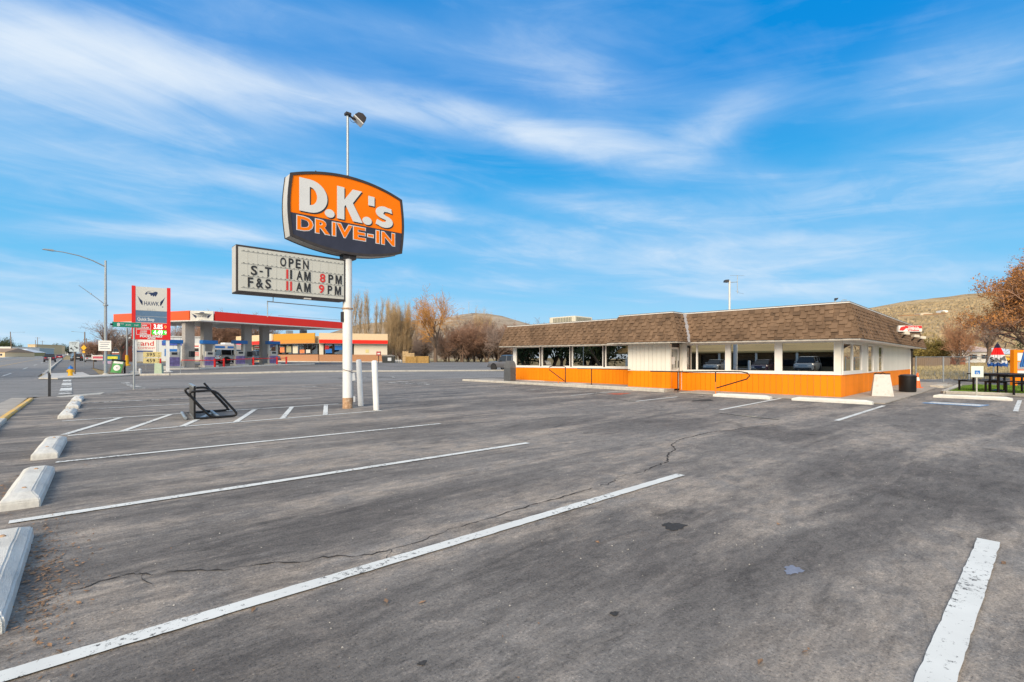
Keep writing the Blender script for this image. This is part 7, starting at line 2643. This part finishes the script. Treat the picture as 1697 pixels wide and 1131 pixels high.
for u, d, w_, h_, lab in ((683, 82.5, 1.9, 1.1, 'first brown wooden crate, before the pallets'), (701, 82.5, 2.0, 1.15, 'second brown wooden crate, right of the pallets')):
    x, y = place(u, d)
    ct = thing('wooden_crate', lab, 'crate', (x, y, hgt(x, y)), LATROT, 'wooden crates behind the forecourt')
    for k in range(5):
        MB().box((-w_ / 2, -.6, h_ * k / 5), (w_ / 2, -.56, h_ * k / 5 + h_ / 5.5)).box((w_ / 2, -.6, h_ * k / 5), (w_ / 2 + .04, .6, h_ * k / 5 + h_ / 5.5)).box((-w_ / 2 - .04, -.6, h_ * k / 5), (-w_ / 2, .6, h_ * k / 5 + h_ / 5.5)).build('plank', mat('ochre_crate_wood', (.36, .22, .07), .9, var=.3) if 'ochre_crate_wood' not in MATS else MATS['ochre_crate_wood'], ct)
    MB().box((-w_ / 2 + .01, -.55, 0), (w_ / 2 - .01, .6, h_ * .9)).build('load', WOODPALE, ct)

# ------------------------------------------------------------------ trees
def grow(seed, P):
    """Branch skeleton: list of (p0, p1, r0, r1, level) and twig tips."""
    rr = random.Random(seed)
    segs, tips = [], []

    def branch(p, d, L_, r, lvl):
        n = P['seg'][min(lvl, len(P['seg']) - 1)]
        p, d = p.copy(), d.copy()
        last = lvl >= P['levels']
        for i in range(n):
            d = (d + Vector((rr.gauss(0, 1), rr.gauss(0, 1), rr.gauss(0, 1))) * P['wig'][min(lvl, len(P['wig']) - 1)] + UP * P['up'][min(lvl, len(P['up']) - 1)]).normalized()
            q = p + d * (L_ / n)
            r2 = max(P['rmin'], r * (1 - (0.75 if last else P['taper']) / n))
            segs.append((tuple(p), tuple(q), r, r2, lvl))
            p, r = q, r2
            if not last and (i + 1) / n > P['bare'][min(lvl, len(P['bare']) - 1)]:
                k = P['kids'][min(lvl, len(P['kids']) - 1)]
                k = int(k) + (1 if rr.random() < k - int(k) else 0)
                for _ in range(k):
                    ax = d.cross(Vector((rr.gauss(0, 1), rr.gauss(0, 1), rr.gauss(0, 1)))).normalized()
                    ang_ = R(rr.uniform(*P['ang'][min(lvl, len(P['ang']) - 1)]))
                    nd = (Matrix.Rotation(ang_, 3, ax) @ d)
                    f = P['ratio'][min(lvl, len(P['ratio']) - 1)] * rr.uniform(.7, 1.2)
                    if lvl == 0:
                        f *= P.get('shape', lambda t_: 1.0)((i + 1) / n)
                    branch(p, nd, L_ * f, max(P['rmin'], r * .62), lvl + 1)
        if last or lvl == P['levels'] - 1:
            tips.append((tuple(p), tuple(d)))

    for k in range(P.get('stems', 1)):
        d0 = Vector((rr.gauss(0, P.get('lean', .03)), rr.gauss(0, P.get('lean', .03)), 1)).normalized()
        o_ = Vector((rr.gauss(0, .12 * (P.get('stems', 1) - 1) ** .5), rr.gauss(0, .12 * (P.get('stems', 1) - 1) ** .5), -.2))
        branch(o_, d0, P['H'] * P.get('trunk', .75) * rr.uniform(.85, 1.05), P['r'], 0)
    return segs, tips


def seg_mesh(name, segs, sides, m):
    n = len(segs)
    p0 = np.array([s[0] for s in segs])
    p1 = np.array([s[1] for s in segs])
    r0 = np.array([s[2] for s in segs])[:, None]
    r1 = np.array([s[3] for s in segs])[:, None]
    d = p1 - p0
    d /= np.linalg.norm(d, axis=1)[:, None] + 1e-9
    ref = np.where(np.abs(d[:, 2:3]) < .9, np.array([[0, 0, 1.]]), np.array([[1., 0, 0]]))
    a = np.cross(d, ref)
    a /= np.linalg.norm(a, axis=1)[:, None] + 1e-9
    b = np.cross(d, a)
    vs = np.zeros((n, 2 * sides, 3))
    for k in range(sides):
        t = 2 * PI * k / sides
        o_ = a * math.cos(t) + b * math.sin(t)
        vs[:, k] = p0 + o_ * r0
        vs[:, sides + k] = p1 + o_ * r1
    fs = np.zeros((n, sides, 4), dtype=np.int32)
    base = (np.arange(n) * 2 * sides)[:, None]
    for k in range(sides):
        fs[:, k] = base + np.array([[k, (k + 1) % sides, sides + (k + 1) % sides, sides + k]])
    me = bpy.data.meshes.new(name)
    me.vertices.add(n * 2 * sides)
    me.vertices.foreach_set('co', vs.reshape(-1))
    me.loops.add(n * sides * 4)
    me.loops.foreach_set('vertex_index', fs.reshape(-1))
    me.polygons.add(n * sides)
    me.polygons.foreach_set('loop_start', np.arange(n * sides, dtype=np.int32) * 4)
    me.materials.append(m)
    me.update(calc_edges=True)
    return me


def leaf_mesh(name, tips, m, per, spread_, size, seed):
    rg = np.random.default_rng(seed)
    t = np.array([q[0] for q in tips])
    c = np.repeat(t, per, axis=0) + rg.normal(0, spread_, (len(t) * per, 3))
    n = len(c)
    u = rg.normal(0, 1, (n, 3))
    u /= np.linalg.norm(u, axis=1)[:, None]
    w_ = np.cross(u, rg.normal(0, 1, (n, 3)))
    w_ /= np.linalg.norm(w_, axis=1)[:, None] + 1e-9
    s = rg.uniform(.5, 1.2, (n, 1)) * size
    vs = np.stack([c - u * s, c + w_ * s * .45, c + u * s, c - w_ * s * .45], 1)
    me = bpy.data.meshes.new(name)
    me.vertices.add(n * 4)
    me.vertices.foreach_set('co', vs.reshape(-1))
    me.loops.add(n * 4)
    me.loops.foreach_set('vertex_index', np.arange(n * 4, dtype=np.int32))
    me.polygons.add(n)
    me.polygons.foreach_set('loop_start', np.arange(n, dtype=np.int32) * 4)
    me.materials.append(m)
    me.update(calc_edges=True)
    return me


TREES = {}


def tree_kind(key, seed, P, bark, twig, leaf=None, per=0, spread_=.2, size=.1, split=1, zmin=None):
    segs, tips = grow(seed, P)
    if zmin:
        rz_ = random.Random(seed)
        segs = [s for s in segs if s[4] <= 1 or s[1][2] > zmin or rz_.random() < (.10 if s[4] > 2 else .45)]
        tips = [t_ for t_ in tips if t_[0][2] > zmin * rz_.uniform(.95, 1.15)]
    tr_ = [s for s in segs if s[4] <= split]
    cr_ = [s for s in segs if s[4] > split]
    parts = [('trunk', seg_mesh('trunk', tr_, 6, bark)), ('crown', seg_mesh('crown', cr_, 3, twig))]
    if leaf is not None:
        parts.append(('leaves', leaf_mesh('leaves', tips, leaf, per, spread_, size, seed)))
    TREES[key] = parts


def tree(key, u, d, label, name, sc=1.0, rz=0.0, group=None, sx=1.0, z=None, cat='tree'):
    x, y = place(u, d)
    t_ = thing(name, label, cat, (x, y, hgt(x, y) if z is None else z), rz, group)
    for nm, me in TREES[key]:
        inst(nm, me, t_, scale=(sc * sx, sc * sx, sc))
    return t_


POP = dict(H=15, r=.22, levels=3, seg=[9, 4, 3, 2], wig=[.03, .07, .10, .14], up=[.02, .22, .20, .12], kids=[4.2, 1.9, 1.3], bare=[.10, .12, .2], ang=[(16, 34), (14, 36), (20, 50)], ratio=[.21, .52, .50], taper=.93, rmin=.012, trunk=.98, shape=lambda t_: 1.0 - .45 * abs(t_ - .45))
for i in range(3):
    tree_kind('poplar%d' % i, 20 + i, POP, BARK_PALE, TWIG_TAN)
SPREADP = dict(H=12, r=.42, levels=4, seg=[4, 5, 4, 3, 2], wig=[.05, .12, .16, .18, .2], up=[.0, .10, .07, .04, .03], kids=[3.4, 1.5, 1.7, 1.6], bare=[.35, .25, .2, .2], ang=[(25, 58), (20, 50), (20, 55), (25, 60)], ratio=[1.0, .58, .56, .55], taper=.6, rmin=.017, trunk=.42, lean=.04)
tree_kind('cottonwood', 40, SPREADP, BARK, TWIG_ORANGE, LEAF_RUST, 1, .25, .10, split=1)
for i in range(4):
    q = dict(SPREADP, H=9.5, r=.26, stems=1 + i % 2, lean=.12, trunk=.34, rmin=.018, kids=[3.2, 1.7, 1.8, 1.6], ratio=[1.15, .60, .58, .55])
    tree_kind('brown%d' % i, 50 + i, q, BARK, TWIG_BROWN if i % 2 else TWIG_GREY, split=1)
BUSHP = dict(H=5, r=.12, levels=3, seg=[4, 4, 3, 3], wig=[.10, .14, .2, .2], up=[.05, .08, .06, .03], kids=[3, 2.4, 2.2], bare=[.15, .2, .15], ang=[(20, 55), (20, 50), (25, 60)], ratio=[.75, .6, .55], taper=.6, rmin=.010, trunk=.55, stems=4, lean=.32)
tree_kind('rusty_bush', 61, BUSHP, BARK, TWIG_RUST, split=1, zmin=1.7)
tree_kind('thicket', 63, dict(BUSHP, stems=6, lean=.35, H=6.5, rmin=.022), BARK, TWIG_GREY, split=1)
tree_kind('tan_thicket', 64, dict(BUSHP, stems=5, lean=.14, H=8.5, trunk=.9, rmin=.014, ang=[(10, 30), (12, 35), (20, 50)], up=[.05, .15, .12, .05], ratio=[.42, .55, .5], seg=[6, 4, 3, 2]), BARK_PALE, TWIG_TAN, split=1)
EVER = dict(H=4, r=.12, levels=2, seg=[6, 3, 2], wig=[.03, .1, .15], up=[.0, -.02, 0], kids=[5, 2], bare=[.05, .1], ang=[(55, 85), (25, 60)], ratio=[.34, .5], taper=.9, rmin=.012, trunk=.98, shape=lambda t_: 1.15 - t_)
tree_kind('conifer', 70, EVER, BARK, LEAF_DARK, LEAF_DARK, 14, .16, .16, split=0)
tree_kind('straggly', 74, dict(EVER, kids=[3, 1.2], ratio=[.30, .5]), BARK, LEAF_DARK, LEAF_DARK, 4, .12, .11, split=0)
tree_kind('green_shrub', 71, dict(BUSHP, H=3, stems=5, levels=2), BARK, LEAF_OLIVE, LEAF_OLIVE, 10, .16, .10, split=0)
tree_kind('evergreen', 72, dict(BUSHP, H=5, stems=4, levels=2), BARK, LEAF_GREEN, LEAF_GREEN, 14, .22, .13, split=0)
BIG = dict(H=9, r=.30, levels=4, seg=[4, 6, 5, 4, 3], wig=[.06, .16, .2, .22, .24], up=[.0, .05, .04, .04, .04], kids=[3.6, 1.7, 1.8, 1.9], bare=[.45, .2, .2, .15], ang=[(35, 62), (25, 60), (25, 60), (25, 65)], ratio=[1.05, .55, .52, .5], taper=.6, rmin=.009, trunk=.42)
tree_kind('big_rust', 81, BIG, BARK, TWIG_BROWN, LEAF_RUST, 8, .10, .075, split=1, zmin=3.6)
tree_kind('bare', 83, dict(SPREADP, H=9, rmin=.012, kids=[3.2, 1.5, 1.6, 1.4]), BARK, TWIG_GREY, split=1)

ORD = ['first', 'second', 'third', 'fourth', 'fifth', 'sixth', 'seventh', 'eighth', 'ninth', 'tenth', 'eleventh', 'twelfth']
for i, (u, d, sc) in enumerate(((588, 118, 1.02), (596, 120, .98), (604, 116, 1.04), (612, 119, .98), (620, 117, .88), (629, 118, .93), (640, 120, .92), (650, 121, .95), (662, 122, .90), (676, 120, .9), (688, 121, .86), (578, 122, .9))):
    lab = ORD[i] + ' tall bare poplar counting right from the sign pole' if i < 11 else 'tall bare poplar half hidden behind the sign pole'
    tree('poplar%d' % (i % 3), u, d, lab, 'poplar_tree', sc, i * 1.3, 'bare poplars behind the shop', sx=.72)
for i, (u, d, sc) in enumerate(((647, 98, .92), (657, 99, 1.0), (667, 100, .95), (677, 101, .90), (792, 132, 1.12), (806, 134, 1.08))):
    tree('tan_thicket', u, d, ORD[i] + ' pale tan upright tree from the shop end towards the diner', 'willow_tree', sc, i * 1.1, 'pale tan upright trees', sx=.50)
tree('cottonwood', 722, 100, 'tallest orange tinted bare cottonwood between shop and diner', 'cottonwood_tree', 1.12, .6)
for i, (u, d, sc) in enumerate(((744, 108, .88), (766, 104, .98), (786, 112, 1.04), (806, 108, .95), (826, 104, 1.0), (850, 110, 1.02), (700, 118, .85), (872, 118, .95))):
    tree('brown%d' % (i % 4), u, d, ('brown bare tree ' + ('between the cottonwood and the diner, %s from the left' % ORD[i] if i < 6 else 'partly hidden behind the ' + ('cottonwood' if i == 6 else 'diner roof'))), 'bare_tree', sc, i * .9, 'brown bare trees beyond the forecourt')
for i, u in enumerate((604, 620, 640, 662, 684, 700, 738, 756, 776, 798, 822, 848)):
    tree('thicket', u, 113 + (i * 7) % 9, ORD[i] + ' leafless thicket counting from the shop towards the diner', 'thicket', .66 + .08 * ((i * 5) % 4), i * 1.7, 'thickets under the bare trees', cat='shrub')
for i, (u, d, sc) in enumerate(((296, 108, 1.1), (318, 112, 1.2), (338, 108, 1.25), (356, 105, 1.3), (372, 110, 1.4), (388, 106, 1.3), (402, 112, 1.3), (425, 115, 1.3), (446, 118, 1.2))):
    tree('brown%d' % (i % 4), u, d, ORD[i] + ' brown bare tree from the left, seen under the canopy', 'bare_tree', sc * .8, i * 1.4, 'bare trees behind the filling station')
tree('bare', 183, 78, 'bare dark limbed tree behind the street light', 'bare_tree', .86, .4)
tree('bare', 199, 82, 'pale bare tree behind the green street name sign', 'bare_tree', .80, 2.2)
tree('brown1', 158, 100, 'round brown bare tree left of the street light', 'bare_tree', .55, 1.0)
tree('brown3', 150, 120, 'small brown tree behind the red lettered roadside sign', 'bare_tree', .5, 2.0)
tree('conifer', 115.5, 700, 'dark conifer standing at the far end of the main road', 'conifer_tree', 3.6, 0, sx=.8)
for i, (u, d, sc) in enumerate(((1, 380, 2.6), (14, 390, 3.4), (28, 420, 2.4), (93, 900, 5.5), (98.5, 1000, 6.0), (107, 1050, 5.0))):
    tree('evergreen', u, d, ORD[i] + ' dark bushy treetop on the left skyline from the photo edge', 'bushy_tree', sc * .75, i * 1.2, 'bushy trees on the left skyline')
tree('rusty_bush', 1586, 56, 'rusty orange twiggy bush tree behind the chain-link fence', 'bush_tree', 1.05, .3, sx=.62)
tree('bare', 1638, 62, 'dark bare tree rising between the pale bungalows', 'bare_tree', .80, 1.9)
tree('big_rust', 1752, 30, 'large spreading tree with dead rust leaves at the right photo edge', 'rust_leaved_tree', .94, .5)
tree('green_shrub', 1545, 60, 'yellow green shrub beside the diner back corner', 'shrub', 1.15, .2, cat='shrub')
tree('green_shrub', 1532, 62, 'olive shrub closest to the brown downspout', 'shrub', 1.0, 1.4, cat='shrub')
tree('evergreen', 1722, 52, 'green evergreen tree behind the menu board at the right edge', 'evergreen_tree', .75, .8, sx=.8)
tree('straggly', 968, 62, 'dark straggly conifer top showing above the diner roof', 'conifer_tree', 1.72, .9, sx=.9)
for i, (u, d, sc) in enumerate(((880, 90, .80), (895, 95, .82), (908, 92, .80))):
    tree('brown%d' % i, u, d, ORD[i] + ' bare treetop showing over the far left of the diner roof', 'bare_tree', sc, i, 'treetops behind the diner')

# dry tufts in the back field
tf = MB()
rr = random.Random(9)
for _ in range(5200):
    d = rr.uniform(34, 62)
    u = rr.uniform(1500, 1760)
    x, y = place(u, d)
    z = hgt(x, y) - .07
    for _k in range(3):
        a, h, s = rr.uniform(0, 6.3), rr.uniform(.10, .32), rr.uniform(.02, .05)
        ox, oy = rr.gauss(0, .10), rr.gauss(0, .10)
        tf.add([(x + ox - s * math.cos(a), y + oy - s * math.sin(a), z), (x + ox + s * math.cos(a), y + oy + s * math.sin(a), z), (x + ox + rr.gauss(0, .1), y + oy + rr.gauss(0, .1), z + h)], [(0, 1, 2)])
tag(tf.build('dry_grass', DRYGRASS), 'dry yellow grass in the field behind the fence', 'grass', kind='stuff')

# ------------------------------------------------------------------ across the main road behind the camera: what the diner windows mirror
oz = 0.0
opp = thing('strip_building', 'long low building with white posts mirrored in the diner windows', 'building', (-29, -34, 0))
MB().box((-9, 0, -.2), (0, 74, 2.35)).build('wall', mat('shadowed_shop_wall', (.34, .26, .17), .8, var=.4, scale=.4), opp)  # plain brown wall colour, unevenly mottled
MB().prism([(3.2, 2.3), (3.2, 2.5), (-4.5, 5.2), (-9.5, 2.9), (-9.5, 2.36)], -1, 75).build('roof', mat('sandy_roof_sheet', (.64, .43, .18), .8, var=.3, scale=.5, stretch=(1, .15, 1)), opp)
for k in range(17):
    MB().box((2.8, .6 + k * 4.5, 0), (3.0, .85 + k * 4.5, 2.29)).build('post', WHITE, opp)
for k in range(16):
    MB().box((.004, 1.5 + k * 4.5, .6), (.06, 4.2 + k * 4.5, 2.1)).build('window', CARGLASS, opp)
for k, (yy, nm, knd, pnt) in enumerate(((14.5, 'parked_car', 'suv', CSILV), (19, 'parked_car', 'sedan', PLUM), (24.5, 'parked_car', 'sedan', CSILV), (34, 'parked_car', 'pickup', CGREY))):
    car(nm, knd, pnt, ('silver SUV', 'plum sedan', 'silver sedan', 'grey pickup')[k] + ' parked across the road, mirrored in the diner windows', 'car', (-23, yy, 0), R(0))
tree('bare', 0, 1, 'bare street tree across the road, mirrored in the diner windows', 'bare_tree', .9, .3).location = (-20.5, 29.5, 0)
for k, (xx, yy, sc) in enumerate(((-23.5, 41.5, 2.2), (-25, 45, 2.7), (-24, 49, 2.4), (-25, 53, 2.8), (-24, 57, 2.4), (-26, 62, 2.9), (-24, 67, 2.5), (-25, 73, 2.8))):
    tree('evergreen', 0, 1, ORD[k] + ' dark evergreen across the road, mirrored in the left diner windows', 'evergreen_tree', sc, k * 1.3, 'evergreens across the road').location = (xx, yy, hgt(xx, yy))
